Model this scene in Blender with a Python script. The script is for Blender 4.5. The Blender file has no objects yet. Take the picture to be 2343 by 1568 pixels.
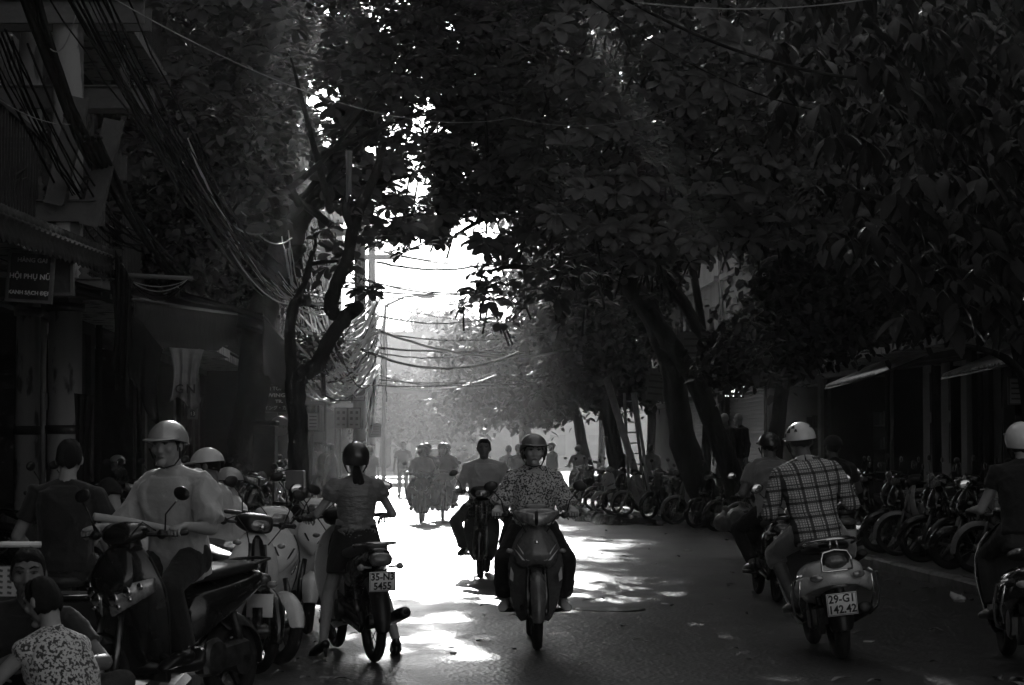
import bpy, math, random
import numpy as np
from mathutils import Vector, Matrix

random.seed(7)
rng = np.random.default_rng(7)
SC = bpy.context.scene
COL = SC.collection

# ------------------------------------------------------------------ camera
H_CAM = 1.5
TILT = math.radians(2.82)
cam_data = bpy.data.cameras.new('camera')
cam_data.sensor_width = 23.6
cam_data.lens = 50.0
cam_data.clip_start = 0.1
cam_data.clip_end = 2000
cam_data.dof.use_dof = True
cam_data.dof.focus_distance = 17.5
cam_data.dof.aperture_fstop = 8.0
cam = bpy.data.objects.new('camera', cam_data)
COL.objects.link(cam)
cam.location = (0, 0, H_CAM)
cam.rotation_euler = (math.radians(90) + TILT, 0, 0)
SC.camera = cam

# ------------------------------------------------------------------ daylight
SUN_EL = math.radians(21.0)
SUN_AZ = math.radians(-3.3)          # measured from +Y towards +X
world = bpy.data.worlds.new('World')
SC.world = world
world.use_nodes = True
wn = world.node_tree
wn.nodes.clear()
w_out = wn.nodes.new('ShaderNodeOutputWorld')
w_bg = wn.nodes.new('ShaderNodeBackground')
w_bw = wn.nodes.new('ShaderNodeRGBToBW')
w_sky = wn.nodes.new('ShaderNodeTexSky')
w_sky.sky_type = 'NISHITA'
w_sky.sun_disc = False
w_sky.sun_elevation = SUN_EL
w_sky.sun_rotation = SUN_AZ
w_sky.air_density = 1.5
w_sky.dust_density = 4.0
w_bg.inputs['Strength'].default_value = 0.115
wn.links.new(w_sky.outputs[0], w_bw.inputs[0])
wn.links.new(w_bw.outputs[0], w_bg.inputs['Color'])
wn.links.new(w_bg.outputs[0], w_out.inputs['Surface'])
sun_data = bpy.data.lights.new('sun', 'SUN')
sun_data.energy = 5.0
sun_data.angle = math.radians(0.6)
sun_data.color = (1.0, 1.0, 1.0)
sun = bpy.data.objects.new('sun', sun_data)
COL.objects.link(sun)
sun_dir = Vector((math.sin(SUN_AZ) * math.cos(SUN_EL), math.cos(SUN_AZ) * math.cos(SUN_EL), math.sin(SUN_EL)))
sun.rotation_euler = sun_dir.to_track_quat('Z', 'Y').to_euler()
sun.location = (0, 0, 30)
SC.view_settings.view_transform = 'Standard'
SC.view_settings.look = 'None'
SC.view_settings.gamma = 1.0
SC.view_settings.use_curve_mapping = False
SC.view_settings.exposure = 0.42
cy = SC.cycles
cy.use_denoising = True
cy.max_bounces = 5
cy.diffuse_bounces = 2
cy.glossy_bounces = 3
cy.transmission_bounces = 3
cy.volume_bounces = 0
cy.transparent_max_bounces = 6
cy.caustics_reflective = False
cy.caustics_refractive = False
cy.sample_clamp_indirect = 4.0
cy.use_adaptive_sampling = True
cy.adaptive_threshold = 0.02

# ------------------------------------------------------------------ helpers: placing
FPX = 4962.0


def at(px, py, d):
    """world point at depth d (metres along +Y) seen at photo position px, py (photo scaled to 2342 wide)"""
    a = (px - 1171) / FPX
    b = (784 - py) / FPX
    ry = math.cos(TILT) - b * math.sin(TILT)
    rz = math.sin(TILT) + b * math.cos(TILT)
    t = d / ry
    return Vector((a * t, d, H_CAM + rz * t))


def gx(px, d):
    return (px - 1171) / FPX * d


SLOPE = 0.052


def st(u, d, z=0.0):
    """street coordinates: u metres right of the street line, d metres down the street"""
    return Vector((u - SLOPE * d, d, z))


ST_YAW = math.atan(SLOPE)

# ------------------------------------------------------------------ materials
MATS = {}


def mat(name, v, rough=0.6, metal=0.0, spec=0.5, coat=0.0, noise=0.0, nscale=8.0, bump=0.0, bscale=40.0,
        bdist=0.004, trans=0.0, sheen=0.0, second=None, thr=0.55, detail=4.0, stretch=None, rnoise=0.0, sss=0.0):
    if name in MATS:
        return MATS[name]
    m = bpy.data.materials.new(name)
    m.use_nodes = True
    nt = m.node_tree
    b = nt.nodes['Principled BSDF']
    b.inputs['Base Color'].default_value = (v, v, v, 1)
    b.inputs['Roughness'].default_value = rough
    b.inputs['Metallic'].default_value = metal
    b.inputs['Specular IOR Level'].default_value = spec
    b.inputs['Coat Weight'].default_value = coat
    b.inputs['Coat Roughness'].default_value = 0.06
    b.inputs['Sheen Weight'].default_value = sheen
    b.inputs['Transmission Weight'].default_value = trans
    if sss:
        b.inputs['Subsurface Weight'].default_value = 1.0
        b.inputs['Subsurface Radius'].default_value = (1, 1, 1)
        b.inputs['Subsurface Scale'].default_value = sss
    tc = nt.nodes.new('ShaderNodeTexCoord')
    src = tc.outputs['Object']
    if stretch:
        mp = nt.nodes.new('ShaderNodeMapping')
        mp.inputs['Scale'].default_value = stretch
        nt.links.new(src, mp.inputs['Vector'])
        src = mp.outputs[0]
    if noise > 0 or second is not None:
        n = nt.nodes.new('ShaderNodeTexNoise')
        n.inputs['Scale'].default_value = nscale
        n.inputs['Detail'].default_value = detail
        nt.links.new(src, n.inputs['Vector'])
        r = nt.nodes.new('ShaderNodeValToRGB')
        if second is None:
            lo, hi = v * (1 - noise), min(1, v * (1 + noise))
            r.color_ramp.elements[0].position = 0.3
            r.color_ramp.elements[1].position = 0.7
            r.color_ramp.elements[0].color = (lo, lo, lo, 1)
            r.color_ramp.elements[1].color = (hi, hi, hi, 1)
        else:
            r.color_ramp.elements[0].position = thr - 0.02
            r.color_ramp.elements[1].position = thr + 0.02
            r.color_ramp.elements[0].color = (v, v, v, 1)
            r.color_ramp.elements[1].color = (second, second, second, 1)
        nt.links.new(n.outputs['Fac'], r.inputs['Fac'])
        nt.links.new(r.outputs[0], b.inputs['Base Color'])
    if rnoise > 0:
        n = nt.nodes.new('ShaderNodeTexNoise')
        n.inputs['Scale'].default_value = nscale * 1.7
        n.inputs['Detail'].default_value = 5
        nt.links.new(src, n.inputs['Vector'])
        mr = nt.nodes.new('ShaderNodeMapRange')
        mr.inputs['From Min'].default_value = 0.3
        mr.inputs['From Max'].default_value = 0.7
        mr.inputs['To Min'].default_value = max(0.02, rough - rnoise)
        mr.inputs['To Max'].default_value = min(1, rough + rnoise)
        nt.links.new(n.outputs['Fac'], mr.inputs['Value'])
        nt.links.new(mr.outputs[0], b.inputs['Roughness'])
    if bump > 0:
        n = nt.nodes.new('ShaderNodeTexNoise')
        n.inputs['Scale'].default_value = bscale
        n.inputs['Detail'].default_value = 5
        nt.links.new(src, n.inputs['Vector'])
        bp = nt.nodes.new('ShaderNodeBump')
        bp.inputs['Strength'].default_value = bump
        bp.inputs['Distance'].default_value = bdist
        nt.links.new(n.outputs['Fac'], bp.inputs['Height'])
        nt.links.new(bp.outputs[0], b.inputs['Normal'])
    MATS[name] = m
    return m


def ramp_mat(name, build):
    """material whose colour graph is made by build(nt, bsdf, texcoord)"""
    if name in MATS:
        return MATS[name]
    m = bpy.data.materials.new(name)
    m.use_nodes = True
    nt = m.node_tree
    build(nt, nt.nodes['Principled BSDF'], nt.nodes.new('ShaderNodeTexCoord'))
    MATS[name] = m
    return m


def mth(nt, op, a, b=None, c=None):
    n = nt.nodes.new('ShaderNodeMath')
    n.operation = op
    for i, x in enumerate((a, b, c)):
        if x is None:
            continue
        if isinstance(x, (int, float)):
            n.inputs[i].default_value = x
        else:
            nt.links.new(x, n.inputs[i])
    return n.outputs[0]


def mixv(nt, fac, a, b):
    n = nt.nodes.new('ShaderNodeMix')
    n.data_type = 'FLOAT'
    for s, x in ((0, fac), (2, a), (3, b)):
        if isinstance(x, (int, float)):
            n.inputs[s].default_value = x
        else:
            nt.links.new(x, n.inputs[s])
    return n.outputs[0]


# ------------------------------------------------------------------ mesh collector
class G:
    def __init__(s):
        s.v = []
        s.f = []

    def add(s, vs, fs):
        o = len(s.v)
        s.v.extend([tuple(p) for p in vs])
        s.f.extend([tuple(i + o for i in f) for f in fs])
        return s

    def merge(s, g, M=None):
        vs = [M @ Vector(p) for p in g.v] if M is not None else g.v
        return s.add(vs, g.f)

    def box(s, c, size, rot=None, taper=1.0, bev=0.0):
        x, y, z = size[0] / 2, size[1] / 2, size[2] / 2
        R = rot if isinstance(rot, Matrix) else (Matrix.Rotation(0, 3, 'Z') if rot is None else
             (Matrix.Rotation(rot[2], 3, 'Z') @ Matrix.Rotation(rot[1], 3, 'Y') @ Matrix.Rotation(rot[0], 3, 'X')))
        c = Vector(c)
        if bev > 0:
            b = min(bev, x * .45, y * .45, z * .45)
            rings = []
            for zz, ins in ((-z, b), (-z + b, 0), (z - b, 0), (z, b)):
                k = 1.0 if zz < 0 else taper
                X, Y = (x - ins) * k, (y - ins) * k
                rings.append([c + R @ Vector(p) for p in
                              ((-X + b, -Y, zz), (X - b, -Y, zz), (X, -Y + b, zz), (X, Y - b, zz), (X - b, Y, zz), (-X + b, Y, zz), (-X, Y - b, zz), (-X, -Y + b, zz))])
            return s.loft(rings)
        p = [Vector((sx * x * (taper if sz > 0 else 1), sy * y * (taper if sz > 0 else 1), sz * z)) for sz in (-1, 1) for sy in (-1, 1) for sx in (-1, 1)]
        p = [c + R @ q for q in p]
        return s.add(p, [(0, 2, 3, 1), (4, 5, 7, 6), (0, 1, 5, 4), (2, 6, 7, 3), (0, 4, 6, 2), (1, 3, 7, 5)])

    def loft(s, rings, caps=True, closed=False):
        n = len(rings[0])
        o = len(s.v)
        for r in rings:
            s.v.extend([tuple(p) for p in r])
        m = len(rings)
        for i in range(m if closed else m - 1):
            a = o + i * n
            b = o + ((i + 1) % m) * n
            for j in range(n):
                k = (j + 1) % n
                s.f.append((a + j, a + k, b + k, b + j))
        if caps and not closed:
            s.f.append(tuple(o + j for j in reversed(range(n))))
            s.f.append(tuple(o + (m - 1) * n + j for j in range(n)))
        return s

    def tube(s, pts, r, n=8, caps=True, flat=None, up=None, round_ends=False):
        """r: radius or list; flat: ratio(s) of the second axis; up: vector hint for the first (r) axis"""
        pts = [Vector(p) for p in pts]
        m = len(pts)
        rs = list(r) if isinstance(r, (list, tuple)) else [r] * m
        fl = list(flat) if isinstance(flat, (list, tuple)) else [flat or 1.0] * m
        if round_ends:
            d0 = (pts[0] - pts[1]).normalized()
            d1 = (pts[-1] - pts[-2]).normalized()
            pts = [pts[0] + d0 * rs[0] * .9, pts[0] + d0 * rs[0] * .6] + pts + [pts[-1] + d1 * rs[-1] * .6, pts[-1] + d1 * rs[-1] * .9]
            rs = [rs[0] * .4, rs[0] * .8] + rs + [rs[-1] * .8, rs[-1] * .4]
            fl = [fl[0]] * 2 + fl + [fl[-1]] * 2
            m += 4
        ts = []
        for i in range(m):
            a = pts[max(0, i - 1)]
            b = pts[min(m - 1, i + 1)]
            d = b - a
            ts.append(d.normalized() if d.length > 1e-9 else Vector((0, 0, 1)))
        t0 = ts[0]
        if up is None:
            h = Vector((1, 0, 0)) if abs(t0.x) < 0.9 else Vector((0, 1, 0))
        else:
            h = Vector(up)
        rings = []
        for i in range(m):
            t = ts[i]
            u = h - t * h.dot(t)
            if u.length < 1e-6:
                u = t.orthogonal()
            u.normalize()
            if up is None:
                h = u
            w = t.cross(u)
            rings.append([pts[i] + u * (rs[i] * math.cos(2 * math.pi * j / n)) + w * (rs[i] * fl[i] * math.sin(2 * math.pi * j / n)) for j in range(n)])
        return s.loft(rings, caps)

    def ell(s, c, r, rot=None, nu=12, nv=8):
        c = Vector(c)
        if isinstance(r, (int, float)):
            r = (r, r, r)
        R = rot if rot is not None else Matrix.Identity(3)
        rings = []
        for i in range(nv + 1):
            ph = math.pi * (i + 0.0) / nv
            ph = min(max(ph, 0.08), math.pi - 0.08)
            rings.append([c + R @ Vector((r[0] * math.sin(ph) * math.cos(2 * math.pi * j / nu), r[1] * math.sin(ph) * math.sin(2 * math.pi * j / nu), -r[2] * math.cos(ph))) for j in range(nu)])
        return s.loft(rings)

    def grid(s, rows, wrap=False):
        n = len(rows[0])
        o = len(s.v)
        for r in rows:
            s.v.extend([tuple(p) for p in r])
        for i in range(len(rows) - 1):
            for j in range(n if wrap else n - 1):
                k = (j + 1) % n
                s.f.append((o + i * n + j, o + i * n + k, o + (i + 1) * n + k, o + (i + 1) * n + j))
        return s

    def panel(s, rows, off):
        """closed sheet: rows of points and the same rows moved by off"""
        off = Vector(off)
        n = len(rows[0])
        m = len(rows)
        o = len(s.v)
        for r in rows:
            s.v.extend([tuple(p) for p in r])
        for r in rows:
            s.v.extend([tuple(Vector(p) + off) for p in r])
        q = m * n
        for i in range(m - 1):
            for j in range(n - 1):
                a, b, c, d = i * n + j, i * n + j + 1, (i + 1) * n + j + 1, (i + 1) * n + j
                s.f.append((o + a, o + b, o + c, o + d))
                s.f.append((o + q + d, o + q + c, o + q + b, o + q + a))
        edge = [j for j in range(n)] + [i * n + n - 1 for i in range(1, m)] + [(m - 1) * n + j for j in range(n - 2, -1, -1)] + [i * n for i in range(m - 2, 0, -1)]
        for a, b in zip(edge, edge[1:] + edge[:1]):
            s.f.append((o + b, o + a, o + q + a, o + q + b))
        return s

    def lathe(s, prof, c=(0, 0, 0), axis='X', n=20, caps=True):
        c = Vector(c)
        rings = []
        for r, h in prof:
            ring = []
            for j in range(n):
                a = 2 * math.pi * j / n
                x, y = r * math.cos(a), r * math.sin(a)
                ring.append(c + (Vector((h, x, y)) if axis == 'X' else Vector((y, h, x)) if axis == 'Y' else Vector((x, y, h))))
            rings.append(ring)
        return s.loft(rings, caps)

    def torus(s, c, axis, R, r, nR=28, nr=8, rz=None):
        c = Vector(c)
        ax = Vector(axis).normalized()
        u = ax.orthogonal().normalized()
        w = ax.cross(u)
        rz = rz or r
        rings = []
        for i in range(nR):
            a = 2 * math.pi * i / nR
            d = u * math.cos(a) + w * math.sin(a)
            rings.append([c + d * (R + r * math.cos(2 * math.pi * j / nr)) + ax * (rz * math.sin(2 * math.pi * j / nr)) for j in range(nr)])
        return s.loft(rings, closed=True)

    def prism(s, outline, origin, u, v, thick):
        """outline [(a,b)] in the plane u,v through origin, extruded by u x v * thick"""
        o_, u, v = Vector(origin), Vector(u), Vector(v)
        w = u.cross(v).normalized() * thick
        r0 = [o_ + u * a + v * b for a, b in outline]
        return s.loft([r0, [p + w for p in r0]])

    def sloft(s, secs, n=16, caps=True):
        """body shell along Y: secs = (y, z, half_width, half_height, exponent[, taper])"""
        rings = []
        for sec in secs:
            y, z, hw, hh, p = sec[:5]
            tp = sec[5] if len(sec) > 5 else 0.0
            x0 = sec[6] if len(sec) > 6 else 0.0
            ring = []
            for j in range(n):
                a = 2 * math.pi * (j + .5) / n
                ca, sa = math.cos(a), math.sin(a)
                X = math.copysign(abs(ca) ** (2 / p), ca) * hw
                Z = math.copysign(abs(sa) ** (2 / p), sa)
                ring.append(Vector((x0 + X * (1 + tp * Z), y, z + Z * hh)))
            rings.append(ring)
        return s.loft(rings, caps)

    def mirror(s):
        vs = [(-x, y, z) for x, y, z in s.v]
        fs = [tuple(reversed(f)) for f in s.f]
        return s.add(vs, fs)

    def mesh(s, name, smooth=True):
        me = bpy.data.meshes.new(name)
        me.from_pydata(s.v, [], s.f)
        me.validate()
        if smooth:
            me.polygons.foreach_set('use_smooth', [True] * len(me.polygons))
        return me

    def build(s, name, m, parent=None, smooth=True, sub=0, loc=None, autos=None, **props):
        me = s.mesh(name, smooth)
        return link(name, me, m, parent, sub=sub, loc=loc, autos=autos, **props)


def link(name, me, m=None, parent=None, sub=0, loc=None, autos=None, **props):
    o = bpy.data.objects.new(name, me)
    COL.objects.link(o)
    if m is not None and not me.materials:
        me.materials.append(m)
    if parent is not None:
        o.parent = parent
    if loc is not None:
        o.location = loc
    if sub:
        md = o.modifiers.new('subsurf', 'SUBSURF')
        md.levels = sub
        md.render_levels = sub
    if autos is not None:
        try:
            me.set_sharp_from_angle(angle=math.radians(autos))
        except Exception:
            pass
    for k, x in props.items():
        if x is not None:
            o[k] = x
    return o


def thing(name, label, cat, loc=(0, 0, 0), rz=0.0, group=None, rx=0.0, ry=0.0):
    o = bpy.data.objects.new(name, None)
    COL.objects.link(o)
    o.location = loc
    o.rotation_euler = (rx, ry, rz)
    o['label'] = label
    o['category'] = cat
    if group:
        o['group'] = group
    return o


def tag(o, label, cat, group=None):
    o['label'] = label
    o['category'] = cat
    if group:
        o['group'] = group
    return o


KIDS = {}


def copy_tree(root, loc=None, rz=None, label=None, group=None, ry=None, rx=None, skip=()):
    if not KIDS.get('n') == len(bpy.data.objects):
        KIDS.clear()
        for o in bpy.data.objects:
            if o.parent:
                KIDS.setdefault(o.parent.name, []).append(o)

    def cp(o, parent):
        c = o.copy()
        COL.objects.link(c)
        if parent is not None:
            c.parent = parent
        for ch in KIDS.get(o.name, []):
            if ch.name.split('.')[0] in skip:
                continue
            cp(ch, c)
        return c
    r = cp(root, None)
    if loc is not None:
        r.location = loc
    e = list(r.rotation_euler)
    if rz is not None:
        e[2] = rz
    if ry is not None:
        e[1] = ry
    if rx is not None:
        e[0] = rx
    r.rotation_euler = e
    if label:
        r['label'] = label
    if group:
        r['group'] = group
    KIDS['n'] = len(bpy.data.objects)
    return r


def voxelize(g, size, smooth=2, name='body'):
    """union of closed pieces as one continuous smooth mesh"""
    me = g.mesh('tmp')
    o = bpy.data.objects.new('tmp', me)
    COL.objects.link(o)
    r = o.modifiers.new('r', 'REMESH')
    r.mode = 'VOXEL'
    r.voxel_size = size
    r.use_smooth_shade = True
    if smooth:
        sm = o.modifiers.new('s', 'SMOOTH')
        sm.factor = 0.5
        sm.iterations = smooth
    dg = bpy.context.evaluated_depsgraph_get()
    ev = o.evaluated_get(dg)
    out = bpy.data.meshes.new_from_object(ev, preserve_all_data_layers=False, depsgraph=dg)
    out.name = name
    bpy.data.objects.remove(o)
    bpy.data.meshes.remove(me)
    return out


def wrinkle(me, amp=0.004, scale=22.0, seed=0, axis=(1, 1, .35)):
    n = len(me.vertices)
    if n == 0:
        return me
    co = np.empty(n * 3, 'f')
    no = np.empty(n * 3, 'f')
    me.vertices.foreach_get('co', co)
    me.vertices.foreach_get('normal', no)
    co = co.reshape(-1, 3)
    no = no.reshape(-1, 3)
    r = np.random.default_rng(seed)
    h = np.zeros(n)
    for k in range(9):
        d = r.normal(size=3) * np.array(axis)
        d = d / np.linalg.norm(d) * scale * r.uniform(.5, 1.8)
        d2 = r.normal(size=3) * scale * .4
        h += np.sin(co @ d + 1.8 * np.sin(co @ d2 + r.uniform(0, 6)) + r.uniform(0, 6)) / 3.0
    for k in range(5):
        d = r.normal(size=3) * np.array(axis)
        d = d / np.linalg.norm(d) * scale * r.uniform(.22, .45)
        d2 = r.normal(size=3) * scale * .25
        w = np.sin(co @ d + 1.4 * np.sin(co @ d2 + r.uniform(0, 6)) + r.uniform(0, 6))
        h += (1 - np.abs(w)) ** 3 * 1.5 - .35
    h = np.abs(h) ** .8 * np.sign(h)
    h = np.where(h < 0, h * .3, h)
    co = co + no * (h * amp)[:, None]
    me.vertices.foreach_set('co', co.astype('f').ravel())
    me.update()
    return me


def join_mesh(me, g, name='body'):
    """append collector g to mesh me, returned as a new mesh"""
    n = len(me.vertices)
    vs = [tuple(v.co) for v in me.vertices] + g.v
    fs = [tuple(p.vertices) for p in me.polygons] + [tuple(i + n for i in f) for f in g.f]
    out = bpy.data.meshes.new(name)
    out.from_pydata(vs, [], fs)
    out.polygons.foreach_set('use_smooth', [True] * len(out.polygons))
    bpy.data.meshes.remove(me)
    return out


TEXTC = {}


def text_mesh(txt, size, thick=0.0015, bold=0.0):
    key = (txt, size, thick, bold)
    if key in TEXTC:
        return TEXTC[key]
    cu = bpy.data.curves.new('t', 'FONT')
    cu.body = txt
    cu.size = size
    cu.extrude = thick
    cu.offset = bold
    cu.align_x = 'CENTER'
    cu.align_y = 'CENTER'
    cu.resolution_u = 2
    o = bpy.data.objects.new('t', cu)
    COL.objects.link(o)
    dg = bpy.context.evaluated_depsgraph_get()
    me = bpy.data.meshes.new_from_object(o.evaluated_get(dg), depsgraph=dg)
    bpy.data.objects.remove(o)
    bpy.data.curves.remove(cu)
    me.name = 'lettering'
    TEXTC[key] = me
    return me


def lettering(parent, txt, size, m, loc, rot, bold=0.0, sx=1.0, name='lettering'):
    me = text_mesh(txt, size, bold=bold).copy()
    me.materials.clear()
    me.materials.append(m)
    o = bpy.data.objects.new(name, me)
    COL.objects.link(o)
    o.parent = parent
    o.location = loc
    o.rotation_euler = rot
    o.scale = (sx, 1, 1)
    return o


# open paths through the foliage along which the sun comes in (its direction is the sun's)
SHAFTS = []


def shaft(x, y, z, r):
    SHAFTS.append((np.array((x, y, z), 'f'), r))


def let_sun_in(A):
    """drop the leaves that stand in an open path; A: (N,3,4) world matrices"""
    A = np.asarray(A, 'f')
    p = A[:, :, 3]
    d = np.array(sun_dir, 'f')
    keep = np.ones(len(A), bool)
    for o, r in SHAFTS:
        q = p - o
        t = q @ d
        w = q - t[:, None] * d
        keep &= ~((np.einsum('ij,ij->i', w, w) < r * r) & (t > 0))
    return A[keep]


def ik(a, b, l1, l2, hint):
    a, b, hint = Vector(a), Vector(b), Vector(hint)
    d = b - a
    L = min(d.length, (l1 + l2) * .999)
    x = (l1 * l1 - l2 * l2 + L * L) / (2 * L)
    h = math.sqrt(max(l1 * l1 - x * x, 0))
    t = d.normalized()
    hn = hint - t * hint.dot(t)
    hn.normalize()
    return a + t * x + hn * h
# ------------------------------------------------------------------ shared vehicle materials
def M_(k):
    return VM[k]


VM = dict(
    tyre=mat('tyre_rubber', 0.018, rough=0.75, spec=.3, bump=.5, bscale=90, noise=.4),
    chrome=mat('chrome', 0.75, rough=0.12, metal=1.0, rnoise=.07, nscale=20),
    steel=mat('brushed_steel', 0.15, rough=0.35, metal=1.0, noise=.3, nscale=18),
    dark_metal=mat('dark_engine_metal', 0.06, rough=0.5, metal=.7, noise=.6, nscale=14, bump=.3, bscale=60),
    black_plastic=mat('black_plastic', 0.015, rough=0.42, noise=.3, bump=.15, bscale=200),
    black_paint=mat('black_paint', 0.012, rough=0.22, coat=.7, rnoise=.08, nscale=9),
    grey_paint=mat('charcoal_paint', 0.13, rough=0.28, coat=.6, noise=.15, rnoise=.08),
    silver_paint=mat('silver_paint', 0.74, rough=0.3, metal=.15, coat=.5, noise=.08, rnoise=.08),
    white_paint=mat('white_paint', 0.8, rough=0.25, coat=.6, noise=.06, rnoise=.07),
    mid_paint=mat('mid_grey_paint', 0.26, rough=0.28, coat=.6, noise=.1, rnoise=.07),
    seat=mat('black_vinyl', 0.016, rough=0.5, bump=.35, bscale=160, noise=.3),
    lens=mat('clear_lens', 0.3, rough=0.08, metal=.35, coat=1.0, bump=.3, bscale=46, bdist=.010, noise=.6, nscale=26),
    red_lens=mat('dark_red_lens', 0.10, rough=0.12, coat=.8, bump=.5, bscale=90, noise=.5, nscale=30),
    amber_lens=mat('amber_lens', 0.28, rough=0.12, coat=.8, bump=.5, bscale=90, noise=.4, nscale=30),
    mirror=mat('mirror_glass', 0.8, rough=0.03, metal=1.0),
    plate=mat('plate_white', 0.9, rough=0.3, noise=.05, nscale=14),
    ink=mat('black_ink', 0.01, rough=0.5),
    decal=mat('pale_decal', 0.75, rough=0.3, noise=.1),
)


def wheel(root, y, R=0.285, w=0.036, name='front_wheel', spokes=True, tyre_w=None):
    g = G()
    r = R - w
    g.torus((0, y, R), (1, 0, 0), r - .012, .012, 28, 6, rz=.022)
    g.lathe([(.02, -.055), (.05, -.04), (.052, .04), (.02, .055)], (0, y, R), 'X', 14)
    if spokes:
        for i in range(14):
            a = 2 * math.pi * i / 14
            b = a + (.45 if i % 2 else -.45)
            sx = .03 if i % 2 else -.03
            g.tube([(sx, y + .045 * math.cos(a), R + .045 * math.sin(a)), (0, y + (r - .02) * math.cos(b), R + (r - .02) * math.sin(b))], .0035, 4, caps=False)
    else:
        for i in range(5):
            a = 2 * math.pi * i / 5
            g.tube([(0, y + .04 * math.cos(a), R + .04 * math.sin(a)), (0, y + (r - .015) * math.cos(a + .25), R + (r - .015) * math.sin(a + .25))], [.026, .016], 6, up=(1, 0, 0))
    wh = g.build(name, VM['steel'], root, autos=40)
    G().torus((0, y, R), (1, 0, 0), r, w, 32, 10, rz=tyre_w or w).build('tyre', VM['tyre'], wh)
    return wh


def fender(root, y, R, a0, a1, hw, m, name='front_fender', gap=.03, n=9, zc=None):
    rows = []
    for i in range(n):
        a = math.radians(a0 + (a1 - a0) * i / (n - 1))
        row = []
        for x in (-1, -.75, -.35, 0, .35, .75, 1):
            rr = R + gap - .05 * abs(x) ** 2.2 * (hw / .06)
            k = 1 - .25 * (abs(2 * i / (n - 1) - 1)) ** 3
            row.append(Vector((x * hw * k, y - rr * math.cos(a), R + rr * math.sin(a))))
        rows.append(row)
    g = G()
    g.panel(rows, (0, 0, -.006))
    return g.build(name, m, root, sub=1)


def plate(root, lines, loc, rx=0.0, w=.19, h=.14, face=1):
    """licence plate; face=1 looks to +Y of the vehicle (its rear)"""
    rot = Matrix.Rotation(rx, 3, 'X')
    g = G()
    g.box((0, 0, 0), (w, .004, h), bev=.0018)
    p = g.build('licence_plate', VM['plate'], root, loc=loc)
    p.rotation_euler = (rx, 0, 0)
    z = h * .235
    for i, t in enumerate(lines):
        lettering(p, t, h * .50, VM['ink'], (0, .0035, z if i == 0 else -z), (math.radians(90), 0, math.radians(180)), bold=.0016, sx=.92)
    r = .0022
    fr = G()
    o = [(-w / 2 + .006, -h / 2 + .006), (w / 2 - .006, -h / 2 + .006), (w / 2 - .006, h / 2 - .006), (-w / 2 + .006, h / 2 - .006)]
    for a, b in zip(o, o[1:] + o[:1]):
        fr.tube([(a[0], .003, a[1]), (b[0], .003, b[1])], .0016, 4)
    fr.build('border', VM['ink'], p)
    return p


def mirrors(root, y=-.33, z=1.02, x=.24, h=.2, out=.1, m='black_plastic'):
    for s in (-1, 1):
        g = G()
        top = Vector((s * (x + out), y + .02, z + h))
        g.tube([(s * x, y, z), (s * (x + .02), y - .02, z + h * .45), (s * (x + out * .8), y, z + h * .8)], .005, 6)
        R = Matrix.Rotation(s * .25, 3, 'Y')
        g.ell(top, (.055, .016, .038), R, 14, 8)
        mi = g.build('mirror', VM[m], root)
        G().ell(top + Vector((0, .012, 0)), (.048, .006, .032), R, 14, 6).build('mirror_glass', VM['mirror'], mi)


def grips(root, y, z, x0, x1, back=.05, m='black_plastic'):
    for s in (-1, 1):
        g = G()
        g.tube([(s * x0, y, z), (s * x1, y + back, z + .005)], .0165, 10, round_ends=True)
        g.tube([(s * (x0 - .02), y - .035, z - .005), (s * (x1 - .02), y + back - .05, z - .012)], [.009, .006], 6, round_ends=True, flat=.6)
        g.ell((s * (x0 - .015), y - .005, z), (.03, .028, .028), None, 10, 6)
        g.build('handle_grip', VM[m], root)


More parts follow.
